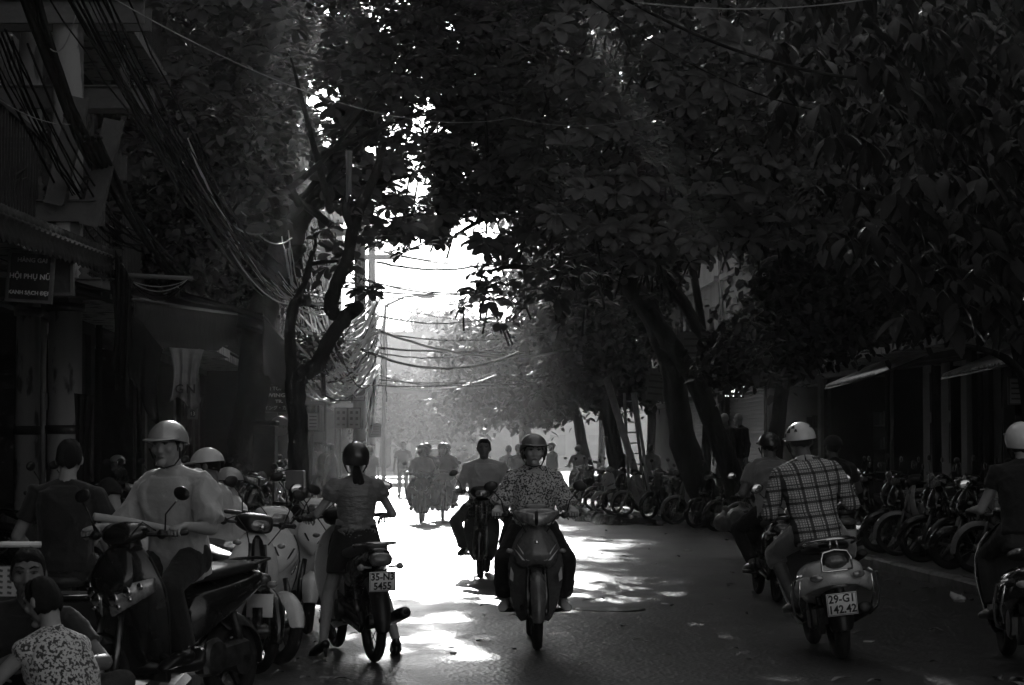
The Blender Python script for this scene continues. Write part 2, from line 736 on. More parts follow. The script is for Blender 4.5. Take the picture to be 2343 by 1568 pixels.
def build_underbone(name, label, plate_lines=('', ''), paint='grey_paint', front='sport', shield='grey_paint', group=None, lights=True,
                    shield_h=1.0, decals=True, rack=False, tail_y=0.0):
    """step-through motorbike, forward = -Y, origin on the ground between the wheels"""
    r = thing(name, label, 'motorbike', group=group)
    P, S, BP = VM[paint], VM[shield], VM['black_plastic']
    wheel(r, -.61)
    wheel(r, .61, name='rear_wheel')
    fender(r, -.61, .285, -12, 128, .058, P, gap=.035)
    # fork legs
    for s in (-1, 1):
        g = G()
        g.tube([(s * .068, -.615, .285), (s * .068, -.575, .42), (s * .06, -.52, .60)], [.02, .024, .019], 10)
        g.tube([(s * .06, -.52, .58), (s * .055, -.44, .86)], .014, 8)
        g.ell((s * .068, -.615, .285), (.018, .028, .03), None, 8, 6)
        g.build('fork_leg', VM['steel'], r)
    # front cover and shield
    rows = []
    prof = [(.955, -.405, .075, .02), (.90, -.44, .135, .03), (.83, -.465, .165, .05), (.75, -.475, .195, .07), (.66, -.47, .215, .09), (.56, -.43, .212, .10),
            (.46, -.385, .20, .095), (.36, -.33, .18, .08), (.27, -.27, .15, .06), (.20, -.22, .11, .05)]
    for z, y, hw, sw in prof:
        z = .955 - (.955 - z) * shield_h
        row = []
        for a in (-1, -.86, -.6, -.3, 0, .3, .6, .86, 1):
            dz = -.025 * abs(a) ** 2
            row.append(Vector((a * hw, y + sw * abs(a) ** 1.8, z + dz)))
        rows.append(row)
    sh = G().panel(rows, (0, .014, 0)).build('leg_shield', S, r, sub=1)
    nose = G()
    if front == 'sport':
        secs = [(.965, -.41, .07, .035), (.9, -.455, .12, .045), (.82, -.49, .16, .05), (.74, -.515, .175, .05), (.68, -.525, .15, .045), (.64, -.51, .10, .035)]
    else:
        secs = [(.95, -.40, .06, .03), (.86, -.44, .085, .04), (.75, -.475, .095, .045), (.66, -.485, .085, .04), (.58, -.46, .06, .03)]
    rings = []
    for z, y, hw, hd in secs:
        rings.append([Vector((hw * math.cos(2 * math.pi * j / 14), y + hd * math.sin(2 * math.pi * j / 14) + .03 * abs(math.cos(2 * math.pi * j / 14)) ** 2, z - .05 * abs(math.cos(2 * math.pi * j / 14)) ** 2)) for j in range(14)])
    nose.loft(rings)
    fc = nose.build('front_cover', P, r, sub=1)
    if decals and front == 'sport':
        for s in (-1, 1):
            for k, (dx, ln) in enumerate(((0, .085), (.03, .06))):
                g = G()
                x0, x1 = .055 + dx, .15 + dx * .6
                pts = [(x0, .665), (x0 + .022, .668), (x1, .665 + ln * 1.5)]
                ys = lambda x: -.545 + .9 * max(0, x - .02) ** 1.6
                top = [Vector((s * a, ys(a) - .012, b)) for a, b in pts]
                g.loft([top, [p + Vector((0, .004, 0)) for p in top]])
                g.build('decal', VM['decal'], r, smooth=False)
        G().ell((0, -.538, .80), (.018, .008, .018), None, 10, 6).build('emblem', VM['chrome'], r)
        for s in (-1, 1):
            G().prism([(0, 0), (.03, .02), (.02, .11), (-.005, .06)], (s * .175, -.410, .50), (s * .8, .6, 0), (0, 0, 1), .004).build('decal', VM['decal'], r, smooth=False)
    # handlebar cowl
    g = G()
    if front == 'sport':
        g.sloft([(-.50, .985, .05, .03, 2.2), (-.475, .99, .13, .055, 2.3), (-.42, 1.0, .175, .065, 2.4), (-.35, 1.015, .17, .06, 2.4), (-.29, 1.01, .14, .045, 2.4), (-.265, 1.0, .09, .03, 2.2)], 18)
        peak = [[Vector((x * w, y, z - .02 * abs(x) ** 2)) for x in (-1, -.5, 0, .5, 1)] for (w, y, z) in ((.03, -.46, 1.03), (.085, -.44, 1.075), (.10, -.40, 1.10), (.08, -.36, 1.095))]
        g.panel(peak, (0, .012, -.02))
    else:
        g.sloft([(-.47, .99, .07, .05, 3), (-.45, .995, .10, .065, 3.4), (-.40, 1.0, .125, .07, 3.2), (-.33, 1.015, .15, .06, 2.6), (-.28, 1.01, .12, .04, 2.4)], 18)
    hc = g.build('handlebar_cowl', P if front == 'sport' else BP, r, sub=1)
    # headlight
    rows = []
    if front == 'sport':
        for b in (-1, -.5, 0, .5, 1):
            rows.append([Vector((a * .178, -.530 + .085 * abs(a) ** 1.7 + .012 * b * b, .975 + .052 * b * (1 - .35 * abs(a)) + .035 * abs(a) - .012 * (1 - abs(a)))) for a in (-1, -.8, -.5, -.25, 0, .25, .5, .8, 1)])
    else:
        for b in (-1, -.5, 0, .5, 1):
            rows.append([Vector((a * .075, -.485 + .02 * abs(a) ** 2 + .01 * b * b, .985 + .04 * b)) for a in (-1, -.5, 0, .5, 1)])
    hl = G().panel(rows, (0, .02, 0)).build('headlight', VM['lens'], r, sub=1)
    if front == 'sport':
        G().sloft([(-.538, .975, .012, .05, 3), (-.50, .98, .016, .06, 3)], 10).build('lens_divider', BP, hl)
    for s in (-1, 1):
        G().ell((s * (.05 if front == 'sport' else 0), -.50, .975), (.022, .012, .022), None, 10, 6).build('bulb_reflector', VM['chrome'], hl)
        if front != 'sport':
            break
    for s in (-1, 1):
        G().ell((s * .165, -.47, .86) if front != 'sport' else (s * .2, -.455, .735), (.03, .025, .018), Matrix.Rotation(s * .4, 3, 'Z'), 10, 6).build('turn_signal', VM['amber_lens'], r)
    g = G()
    g.tube([(-.25, -.335, 1.0), (-.1, -.36, 1.0), (.1, -.36, 1.0), (.25, -.335, 1.0)], .011, 8)
    g.build('handlebar', VM['dark_metal'], r)
    grips(r, -.33, 1.0, .235, .34)
    mirrors(r, m='black_plastic')
    for s in (-1, 1):
        G().tube([(s * .21, -.36, 1.01), (s * .19, -.47, 1.04), (s * .12, -.50, .95), (s * .07, -.46, .86)], .0045, 5).build('brake_cable', BP, r)
    G().tube([(-.01, -.49, .30), (-.06, -.60, .45), (-.07, -.56, .66)], .004, 5).build('speedometer_cable', BP, r)
    # middle: tunnel, side body, tail
    g = G()
    g.sloft([(-.36, .62, .06, .16, 2.5), (-.25, .50, .065, .13, 2.5), (-.1, .46, .07, .10, 2.5), (.05, .52, .08, .12, 2.5), (.12, .6, .085, .1, 2.5)], 14)
    g.build('centre_cover', P, r, sub=1)
    g = G()
    g.sloft([(.02, .60, .09, .10, 2.8), (.2, .60, .115, .13, 2.8), (.42, .65, .118, .12, 2.6), (.62, .71, .112, .095, 2.5), (.80, .755, .095, .065, 2.5), (.88, .77, .07, .045, 2.4)], 18)
    g.build('side_panel', P, r, sub=1)
    g = G()
    g.sloft([(-.02, .72, .06, .02, 2.4), (.04, .745, .10, .035, 2.6), (.2, .755, .12, .045, 3), (.36, .765, .122, .05, 3), (.46, .78, .12, .055, 3), (.62, .80, .11, .05, 3), (.76, .81, .09, .035, 2.6), (.80, .81, .06, .02, 2.2)], 18)
    g.build('seat', VM['seat'], r, sub=1)
    # engine
    g = G()
    g.lathe([(.03, -.13), (.075, -.125), (.085, -.09), (.10, -.08), (.10, .08), (.085, .09), (.08, .13), (.03, .135)], (0, .0, .33), 'X', 16)
    g.tube([(0, -.02, .36), (0, -.26, .40)], [.06, .055], 12)
    for i in range(6):
        g.box((0, -.09 - .028 * i, .372 + .0045 * i), (.15 - .004 * i, .008, .13), rot=(.16, 0, 0))
    g.box((0, .08, .36), (.14, .2, .12), bev=.02)
    g.tube([(0, .1, .42), (0, .1, .52)], .03, 8)
    g.build('engine', VM['dark_metal'], r, autos=40)
    # exhaust (rider's right = -X)
    g = G()
    g.tube([(-.05, -.27, .37), (-.10, -.27, .30), (-.13, -.12, .23), (-.14, .15, .22), (-.145, .4, .26)], .016, 8)
    g.tube([(-.145, .33, .25), (-.15, .38, .262), (-.165, .70, .33), (-.17, .86, .36), (-.17, .88, .365)], [.02, .04, .046, .042, .028], 14)
    ex = g.build('exhaust', VM['steel'], r)
    G().tube([(-.17, .875, .364), (-.17, .885, .366)], .018, 10).build('tail_pipe', VM['ink'], ex)
    # swingarm and shocks
    for s in (-1, 1):
        g = G()
        g.tube([(s * .075, .1, .34), (s * .08, .61, .285)], .017, 8, flat=1.3)
        g.tube([(s * .10, .58, .33), (s * .10, .42, .64)], .012, 8)
        g.tube([(s * .10, .57, .35 + 0), (s * .10, .52, .44)], .024, 10)
        for i in range(9):
            t = i / 8
            g.torus((s * .10, .53 - .09 * t, .44 + .17 * t), (0, -.46, .88), .022, .004, 10, 4)
        g.build('shock_absorber', VM['steel' if s > 0 else 'dark_metal'], r)
    G().tube([(.09, .0, .38), (.092, .3, .37), (.092, .62, .34), (.092, .66, .28), (.092, .6, .23), (.09, .3, .26), (.09, 0, .28)], .02, 6).build('chain_case', BP, r)
    # rear fender and lights
    fender(r, .61, .285, 62, 190, .07, BP, 'rear_fender', gap=.045, n=10)
    g = G()
    g.sloft([(.80, .745, .08, .045, 3), (.88, .74, .085, .05, 3), (.93, .725, .078, .042, 3)], 14)
    g.build('tail_light', VM['red_lens'], r, sub=1)
    for s in (-1, 1):
        g = G()
        g.tube([(s * .06, .84, .68), (s * .125, .86, .685)], .009, 6)
        g.ell((s * .14, .865, .685), (.028, .03, .024), None, 10, 6)
        g.build('turn_signal', VM['amber_lens'], r)
    g = G()
    g.tube([(-.10, .50, .80), (-.13, .62, .83), (-.12, .84, .845), (-.07, .90, .85), (.07, .90, .85), (.12, .84, .845), (.13, .62, .83), (.10, .50, .80)], .0095, 8)
    g.build('grab_rail', VM['chrome'], r)
    g = G()
    g.box((0, .905, .60), (.05, .012, .12))
    g.box((0, .86, .66), (.05, .1, .012))
    g.build('plate_bracket', BP, r)
    if plate_lines[0] is not None:
        plate(r, plate_lines, (0, .917, .585), rx=-.18)
    # pegs, stand, pedal
    for s in (-1, 1):
        g = G()
        g.tube([(s * .08, -.02, .26), (s * .17, -.02, .255)], .01, 6)
        g.tube([(s * .16, -.02, .258), (s * .255, -.02, .26)], .017, 8)
        g.build('footpeg', VM['black_plastic'], r)
    g = G()
    g.tube([(.10, .06, .25), (.2, .1, .13), (.27, .14, .03), (.31, .13, .01)], .01, 6)
    g.tube([(-.10, .0, .26), (-.17, -.08, .22), (-.18, -.2, .25)], .008, 6)
    g.build('side_stand', VM['dark_metal'], r)
    if rack:
        g = G()
        rows = []
        for i in range(6):
            a = i / 5
            g.tube([(-.14, -.60 + .0 * a, .70 + .2 * a), (.14, -.60, .70 + .2 * a), (.14, -.44, .70 + .2 * a)], .003, 4)
            g.tube([(-.14, -.60, .70 + .2 * a), (-.14, -.44, .70 + .2 * a)], .003, 4)
        for i in range(12):
            a = -.14 + .28 * i / 11
            g.tube([(a, -.60, .90), (a, -.60, .70), (a, -.44, .70)], .0025, 4)
        g.build('wire_basket', VM['dark_metal'], r)
    return r


def build_scooter(name, label, plate_lines=('', ''), paint='white_paint', rear='wide', front='sharp', group=None, lower='black_plastic', crash_bars=False, backrest=False):
    """automatic scooter, forward = -Y"""
    r = thing(name, label, 'scooter', group=group)
    P, BP, L = VM[paint], VM['black_plastic'], VM[lower]
    G().sloft([(-.42, .96, .06, .06, 2.4), (-.37, .96, .085, .075, 2.4), (-.31, .95, .07, .07, 2.4)], 14).build('steering_neck', BP, r)
    rows = []
    for z, y, hw in ((.97, -.36, .10), (.85, -.37, .19), (.70, -.36, .215), (.52, -.31, .20), (.36, -.25, .17), (.27, -.2, .14)):
        rows.append([Vector((a * hw, y - .0 * a * a, z)) for a in (-1, -.5, 0, .5, 1)])
    G().panel(rows, (0, .02, 0)).build('inner_panel', BP, r, sub=1)
    wheel(r, -.62, R=.25, w=.048, spokes=False)
    wheel(r, .60, R=.25, w=.052, name='rear_wheel', spokes=False)
    # front fender
    fender(r, -.62, .25, 5, 120, .075, P, gap=.02)
    for s in (-1, 1):
        g = G()
        g.tube([(s * .085, -.62, .25), (s * .08, -.56, .42), (s * .06, -.50, .6)], [.022, .026, .02], 10)
        g.build('fork_leg', VM['steel'], r)
    rows = []
    W = .27 if front == 'round' else .25
    for z, y, hw, sw in [(.99, -.40, .10, .03), (.93, -.445, .17, .06), (.85, -.47, W * .86, .09), (.75, -.475, W, .12), (.62, -.45, W, .125), (.50, -.41, W * .92, .115), (.38, -.36, W * .82, .10), (.28, -.29, W * .72, .07), (.22, -.24, W * .6, .05)]:
        rows.append([Vector((a * hw, y + sw * abs(a) ** 2.0, z - .02 * a * a)) for a in (-1, -.88, -.65, -.33, 0, .33, .65, .88, 1)])
    ap = G().panel(rows, (0, .02, 0)).build('front_apron', P, r, sub=1)
    rings = []
    for z, y, hw, hd in [(.96, -.43, .06, .03), (.88, -.475, .12, .045), (.80, -.505, .155, .05), (.72, -.52, .14, .05), (.66, -.51, .08, .035), (.62, -.49, .03, .02)]:
        rings.append([Vector((hw * math.cos(2 * math.pi * j / 14), y + hd * math.sin(2 * math.pi * j / 14) + .02 * math.cos(2 * math.pi * j / 14) ** 2, z + .03 * math.cos(2 * math.pi * j / 14) ** 2)) for j in range(14)])
    G().loft(rings).build('front_cover', P, r, sub=1)
    for s in (-1, 1):
        g = G()
        if front == 'round':
            g.ell((s * .17, -.44, .80), (.045, .03, .022), Matrix.Rotation(s * .5, 3, 'Z'), 12, 6)
        elif front == 'twin':
            rows = [[Vector((s * (.022 + .20 * a), -.565 + .15 * a ** 1.5 + .02 * b * b, .66 + .10 * a + .085 * b * (1 - .5 * a))) for a in (0, .25, .5, .75, 1)] for b in (-1, -.5, 0, .5, 1)]
            g.panel(rows, (0, .02, 0))
        else:
            rows = [[Vector((s * (.10 + .12 * a), -.51 + .13 * a ** 1.5, .635 + .10 * a + .02 * b)) for a in (0, .3, .6, 1)] for b in (-1, 0, 1)]
            g.panel(rows, (0, .02, 0))
        lm = g.build('headlight' if front == 'twin' else 'turn_signal', VM['lens'], r, sub=1)
        if front == 'twin':
            for q, (a_, b_, rr_) in enumerate(((.18, .1, .034), (.48, .25, .030), (.75, .3, .022), (.3, -.62, .016), (.55, -.5, .014))):
                G().ell((s * (.022 + .20 * a_), -.572 + .15 * a_ ** 1.5, .66 + .10 * a_ + .085 * b_ * (1 - .5 * a_)), (rr_, .012, rr_), None, 12, 8).build('bulb_reflector', VM['chrome'], lm)
        if front == 'sharp':
            G().prism([(0, 0), (.02, .012), (.065, .085), (.05, .085)], (s * .022, -.556, .73), (s, .18, 0), (0, -.1, 1), .004).build('vent', VM['ink'], r, smooth=False)
    for s in (-1, 1):
        pts = [(s * hw * 1.0, y + sw + .006, z - .02) for z, y, hw, sw in [(.93, -.445, .17, .06), (.85, -.47, W * .86, .09), (.75, -.475, W, .12), (.62, -.45, W, .125), (.50, -.41, W * .92, .115), (.38, -.36, W * .82, .10), (.28, -.29, W * .72, .07)]]
        G().tube(pts, .006, 6).build('edge_trim', VM['chrome' if rear == 'wide' else 'black_plastic'], r)
    for s in (-1, 1):
        G().tube([(s * .2, -.36, 1.05), (s * .17, -.44, 1.10), (s * .09, -.45, 1.02), (s * .05, -.40, .93)], .0045, 5).build('brake_cable', VM['black_plastic'], r)
    # handlebar cover + headlight
    g = G()
    g.sloft([(-.47, 1.02, .07, .04, 2.3), (-.44, 1.03, .12, .06, 2.3), (-.38, 1.045, .15, .065, 2.3), (-.31, 1.05, .14, .05, 2.3), (-.27, 1.04, .09, .03, 2.2)], 18)
    g.build('handlebar_cowl', P, r, sub=1)
    if front != 'twin':
        g = G()
        if front == 'round':
            g.lathe([(.075, 0), (.08, -.012), (.06, -.03), (.02, -.04)], (0, -.462, 1.03), 'Y', 20)
        else:
            g.panel([[Vector((a * .10, -.492 + .05 * a * a + .01 * b * b, 1.02 + .035 * b - .01 * a * a)) for a in (-1, -.5, 0, .5, 1)] for b in (-1, -.5, 0, .5, 1)], (0, .02, 0))
        g.build('headlight', VM['lens'], r, sub=1)
    g = G()
    g.tube([(-.26, -.335, 1.03), (-.1, -.36, 1.03), (.1, -.36, 1.03), (.26, -.335, 1.03)], .012, 8)
    g.build('handlebar', VM['dark_metal'], r)
    grips(r, -.335, 1.03, .24, .345)
    mirrors(r, z=1.05, m='black_plastic')
    # floorboard, seat post
    g = G()
    g.sloft([(-.30, .30, .15, .035, 4), (-.1, .27, .17, .03, 4), (.1, .28, .17, .04, 4), (.16, .32, .15, .06, 4)], 16)
    g.build('floorboard', BP, r)
    g = G()
    if rear == 'wide':
        g.sloft([(.08, .48, .10, .19, 2.6), (.16, .52, .17, .18, 2.6), (.32, .54, .225, .17, 2.5), (.52, .58, .245, .145, 2.5), (.70, .62, .225, .115, 2.5), (.82, .65, .18, .085, 2.5), (.88, .66, .12, .06, 2.4)], 22)
    else:
        g.sloft([(.08, .50, .09, .19, 2.6), (.2, .56, .15, .16, 2.6), (.4, .62, .17, .13, 2.5), (.62, .68, .15, .10, 2.5), (.80, .72, .11, .07, 2.4), (.90, .74, .06, .04, 2.2)], 20)
    g.build('rear_body', P, r, sub=1)
    g = G()
    g.sloft([(.06, .74, .08, .02, 2.6), (.12, .765, .13, .035, 3), (.3, .78, .155, .04, 3), (.45, .795, .16, .045, 3), (.6, .81, .155, .04, 3), (.74, .81, .13, .035, 2.8), (.80, .80, .08, .02, 2.4)], 20)
    g.build('seat', VM['seat'], r, sub=1)
    # engine, exhaust
    g = G()
    g.box((.09, .40, .30), (.1, .46, .16), rot=(.1, 0, 0), bev=.05)
    g.lathe([(.03, .10), (.1, .10), (.11, .13), (.09, .15), (.03, .155)], (0, .28, .31), 'X', 18)
    g.lathe([(.03, .09), (.08, .09), (.085, .13), (.03, .14)], (0, .56, .27), 'X', 16)
    g.tube([(0, .2, .35), (-.02, .05, .34)], .06, 12)
    g.build('engine', VM['dark_metal'], r, autos=40)
    g = G()
    g.tube([(-.05, .15, .3), (-.1, .3, .24), (-.14, .42, .28)], .015, 8)
    g.tube([(-.145, .38, .27), (-.15, .42, .28), (-.17, .70, .34), (-.175, .84, .37), (-.175, .86, .374)], [.03, .055, .06, .055, .03], 14, flat=.8)
    g.build('exhaust', VM['dark_metal'], r)
    G().tube([(.10, .60, .30), (.10, .50, .55)], .022, 10).build('shock_absorber', VM['dark_metal'], r)
    # rear skirt with lights
    if rear == 'wide':
        rows = []
        for z, y, hw, sw in [(.655, .885, .26, .20), (.60, .90, .285, .23), (.545, .885, .285, .24), (.50, .86, .27, .24)]:
            rows.append([Vector((a * hw, y - sw * abs(a) ** 2.2, z - .045 * a * a + (0.06 * (1 - a * a) * ((z < .52)))) ) for a in (-1, -.85, -.6, -.3, 0, .3, .6, .85, 1)])
        G().panel(rows, (0, -.02, 0)).build('rear_bumper', VM['silver_paint'] if paint != 'black_paint' else P, r, sub=1)
        g = G()
        g.tube([(-.105, .90, .66), (-.105, .90, .74), (-.085, .88, .785), (0, .875, .80), (.085, .88, .785), (.105, .90, .74), (.105, .90, .66), (.06, .915, .655), (-.06, .915, .655), (-.105, .90, .66)], .008, 8)
        tl = g.build('tail_light_frame', VM['chrome'], r)
        G().ell((0, .875, .715), (.085, .035, .05), None, 18, 10).build('tail_light', VM['red_lens'], r)
        G().box((0, .84, .735), (.2, .05, .12), bev=.03).build('tail_panel', VM['black_plastic'], r)
        for s in (-1, 1):
            G().ell((s * .15, .875, .612), (.05, .02, .026), Matrix.Rotation(-s * .35, 3, 'Z'), 14, 8).build('turn_signal', VM['lens'] if paint != 'black_paint' else VM['amber_lens'], r)
        G().box((0, .905, .545), (.11, .012, .025), bev=.004).build('reflector', VM['red_lens'], r)
    else:
        G().sloft([(.84, .725, .09, .04, 3), (.91, .72, .10, .045, 3), (.95, .71, .08, .035, 3)], 14).build('tail_light', VM['red_lens'], r, sub=1)
        for s in (-1, 1):
            G().ell((s * .12, .88, .69), (.035, .03, .022), None, 12, 6).build('turn_signal', VM['amber_lens'], r)
    fender(r, .60, .25, 60, 185, .10, BP, 'rear_fender', gap=.05, n=10)
    G().box((0, .90, .50), (.06, .02, .1)).build('plate_bracket', BP, r)
    plate(r, plate_lines, (0, .925, .42 if rear == 'wide' else .56), rx=-.12, w=.215 if rear == 'wide' else .19, h=.16 if rear == 'wide' else .14)
    if backrest:
        g = G()
        g.tube([(-.17, .62, .82), (-.19, .74, .845), (-.15, .84, .865), (0, .87, .875), (.15, .84, .865), (.19, .74, .845), (.17, .62, .82)], .011, 8)
        g.tube([(-.02, .86, .87), (-.03, .86, .80)], .009, 6)
        g.tube([(.02, .86, .87), (.03, .86, .80)], .009, 6)
        g.build('grab_rail', VM['chrome'], r)
        G().sloft([(.70, .865, .16, .018, 3), (.80, .87, .15, .022, 3), (.86, .875, .10, .016, 3)], 16).build('luggage_pad', VM['seat'], r, sub=1)
    else:
        g = G()
        g.tube([(-.11, .60, .80), (-.14, .72, .83), (-.12, .86, .845), (0, .90, .85), (.12, .86, .845), (.14, .72, .83), (.11, .60, .80)], .0095, 8)
        g.build('grab_rail', VM['chrome' if rear == 'wide' else 'black_plastic'], r)
    if crash_bars:
        for s in (-1, 1):
            g = G()
            g.tube([(s * .235, .80, .64), (s * .30, .74, .60), (s * .315, .70, .48), (s * .30, .66, .36), (s * .24, .60, .30)], .009, 8)
            g.tube([(s * .255, .78, .60), (s * .27, .72, .45), (s * .24, .66, .34)], .008, 8)
            g.build('crash_bar', VM['chrome'], r)
    g = G()
    g.tube([(.12, .12, .26), (.2, .14, .14), (.28, .18, .03), (.32, .17, .01)], .01, 6)
    g.build('side_stand', VM['dark_metal'], r)
    return r
# ------------------------------------------------------------------ people
PM = dict(
    skin_fair=mat('fair_skin', 0.52, rough=0.5, spec=.4, noise=.08, nscale=25, bump=.12, bscale=130),
    skin=mat('skin', 0.36, rough=0.5, spec=.4, noise=.1, nscale=25, bump=.12, bscale=130),
    skin_dark=mat('tanned_skin', 0.17, rough=0.5, spec=.4, noise=.12, nscale=25, bump=.12, bscale=130),
    hair=mat('black_hair', 0.008, rough=0.5, spec=.35, bump=.9, bscale=60, stretch=(9, 9, 1.0), bdist=.01),
    eye=mat('eye_white', 0.14, rough=0.2),
    dark=mat('dark_detail', 0.01, rough=0.5),
    lip=mat('lips', 0.17, rough=0.4),
    white=mat('white_cloth', 0.7, rough=0.85, sheen=.7, noise=.08, bump=.35, bscale=26, bdist=.02),
    light=mat('light_grey_cloth', 0.5, rough=0.85, sheen=.7, noise=.1, bump=.35, bscale=26, bdist=.02),
    grey=mat('mid_grey_cloth', 0.2, rough=0.85, sheen=.7, noise=.12, bump=.35, bscale=26, bdist=.02),
    charcoal=mat('charcoal_cloth', 0.02, rough=0.85, sheen=.25, noise=.15, bump=.35, bscale=26, bdist=.02),
    black=mat('black_cloth', 0.008, rough=0.85, sheen=.1, noise=.2, bump=.35, bscale=24, bdist=.02),
    denim=mat('dark_denim', 0.035, rough=0.9, noise=.3, nscale=5, bump=.4, bscale=30, bdist=.02),
    satin=mat('grey_satin', 0.16, rough=0.36, spec=.7, sheen=.3, noise=.1, bump=.5, bscale=16, bdist=.03, stretch=(1, 1, 2.4)),
    leather=mat('black_leather', 0.012, rough=0.35),
    floral=mat('floral_cloth', 0.6, rough=0.85, sheen=.6, second=.035, nscale=70, thr=.52, detail=2.5, bump=.35, bscale=24, bdist=.02),
    helmet_grey=mat('helmet_grey', 0.2, rough=0.36, coat=.9, metal=.2),
    helmet_dark=mat('helmet_dark', 0.03, rough=0.3, coat=.9),
    helmet_white=mat('helmet_white', 0.8, rough=0.34, coat=.7, noise=.05),
    helmet_silver=mat('helmet_silver', 0.5, rough=0.36, metal=.3, coat=.8),
    foam=mat('helmet_lining', 0.02, rough=0.9),
)


def _plaid(nt, b, tc):
    sp = nt.nodes.new('ShaderNodeSeparateXYZ')
    nt.links.new(tc.outputs['Object'], sp.inputs[0])
    x, y, z = sp.outputs

    def bands(c, period, width, ph=0.0):
        a = mth(nt, 'MULTIPLY_ADD', c, 1.0 / period, 7.0 + ph)
        f = mth(nt, 'FRACT', a)
        return mth(nt, 'LESS_THAN', f, width)
    xx = mth(nt, 'ADD', x, mth(nt, 'MULTIPLY', y, .25))
    big = mth(nt, 'MAXIMUM', mth(nt, 'MAXIMUM', bands(xx, .105, .20), bands(z, .105, .20, .4)), mth(nt, 'MAXIMUM', bands(xx, .105, .07, .65), bands(z, .105, .07, .05)))
    both = mth(nt, 'MULTIPLY', bands(xx, .105, .20), bands(z, .105, .20, .4))
    thin = mth(nt, 'MAXIMUM', bands(xx, .0175, .42), bands(z, .0175, .42))
    v = mixv(nt, thin, .72, .26)
    v = mixv(nt, big, v, .07)
    v = mixv(nt, both, v, .012)
    cr = nt.nodes.new('ShaderNodeCombineColor')
    for i in range(3):
        nt.links.new(v, cr.inputs[i])
    nt.links.new(cr.outputs[0], b.inputs['Base Color'])
    b.inputs['Roughness'].default_value = .85
    n = nt.nodes.new('ShaderNodeTexNoise')
    n.inputs['Scale'].default_value = 24
    nt.links.new(tc.outputs['Object'], n.inputs['Vector'])
    bp = nt.nodes.new('ShaderNodeBump')
    bp.inputs['Strength'].default_value = .35
    bp.inputs['Distance'].default_value = .02
    nt.links.new(n.outputs['Fac'], bp.inputs['Height'])
    nt.links.new(bp.outputs[0], b.inputs['Normal'])


PM['plaid'] = ramp_mat('plaid_cloth', _plaid)


def V(*a):
    return Vector(a if len(a) == 3 else a[0])


def stand_joints(h=1.62, fem=False, lean=(0, 0), arms='down', stride=0.0, yaw=0.0):
    """joint positions of a standing figure, facing -Y"""
    s = h / 1.66
    sw = (.165 if fem else .185) * s
    J = dict(s=s, fem=fem)
    lx, ly = lean
    J['pelvis'] = V(0, 0, .90 * s)
    J['chest'] = V(lx * .5, ly * .5, 1.16 * s)
    J['neck'] = V(lx * .9, ly * .9 + .01, 1.40 * s)
    J['head'] = V(lx, ly - .015, 1.545 * s)
    for k, sg in (('R', -1), ('L', 1)):
        J['sh' + k] = V(lx * .85 + sg * sw, ly * .85 + .015, 1.318 * s)
        J['hip' + k] = V(sg * .09 * s, 0, .87 * s)
        st_ = stride * sg
        J['an' + k] = V(sg * .10 * s, st_ * .5 + .02, .08 * s)
        J['kn' + k] = ik(J['hip' + k], J['an' + k], .42 * s, .39 * s, V(sg * .05, -1, 0))
        J['ft' + k] = J['an' + k] + V(sg * .03, -.16, -.05) * s
        if arms == 'down':
            J['wr' + k] = J['sh' + k] + V(sg * .09, -.06 - st_ * .3, -.50 * s)
        elif arms == 'bent':
            J['wr' + k] = J['sh' + k] + V(sg * .02, -.24, -.28 * s)
        elif arms == 'hips':
            J['wr' + k] = V(sg * .19, .02, .95 * s)
        else:
            J['wr' + k] = V(arms[0 if k == 'R' else 1])
        J['el' + k] = ik(J['sh' + k], J['wr' + k], .275 * s, .24 * s, V(sg * .5, .9, -.3))
    J['face'] = (0.0, 0.0)
    J['grip'] = False
    return J


def ride_joints(h=1.6, fem=False, seat=(.16, .80), grip=(.29, -.29, 1.015), lean=.0, peg=(.2, -.05, .28), knee=.17, pillion=False, legs_out=0.0, drop=0.0):
    s = h / 1.66
    sw = (.165 if fem else .19) * s
    J = dict(s=s, fem=fem)
    y0, z0 = seat
    J['pelvis'] = V(0, y0, z0 + .085)
    J['chest'] = V(0, y0 - .03 - lean * .5, z0 + .33 * s)
    J['neck'] = V(0, y0 - .05 - lean, z0 + .57 * s - drop)
    J['head'] = V(0, y0 - .085 - lean * 1.1, z0 + .715 * s - drop)
    for k, sg in (('R', -1), ('L', 1)):
        J['sh' + k] = V(sg * sw, y0 - .04 - lean * .95, z0 + .487 * s - drop)
        J['hip' + k] = V(sg * .095 * s, y0 - .02, z0 + .075)
        J['an' + k] = V(sg * peg[0], peg[1] + .03, peg[2] + .075)
        J['kn' + k] = ik(J['hip' + k], J['an' + k], .41 * s, .39 * s, V(sg * .25 + sg * legs_out, -1, .5))
        J['ft' + k] = J['an' + k] + V(sg * .02, -.17, -.055) * s
        if pillion:
            J['wr' + k] = V(sg * .15, y0 - .26, z0 + .1)
        else:
            J['wr' + k] = V(sg * grip[0], grip[1] + .055, grip[2] + .03)
        J['el' + k] = ik(J['sh' + k], J['wr' + k], .275 * s, .245 * s, V(sg * .35, .3, -.8))
    J['face'] = (0.0, 0.0)
    J['grip'] = not pillion
    return J


def lerp(a, b, t):
    return a + (b - a) * t


def side_axis(J):
    a = (J['shL'] - J['shR'])
    return a.normalized()


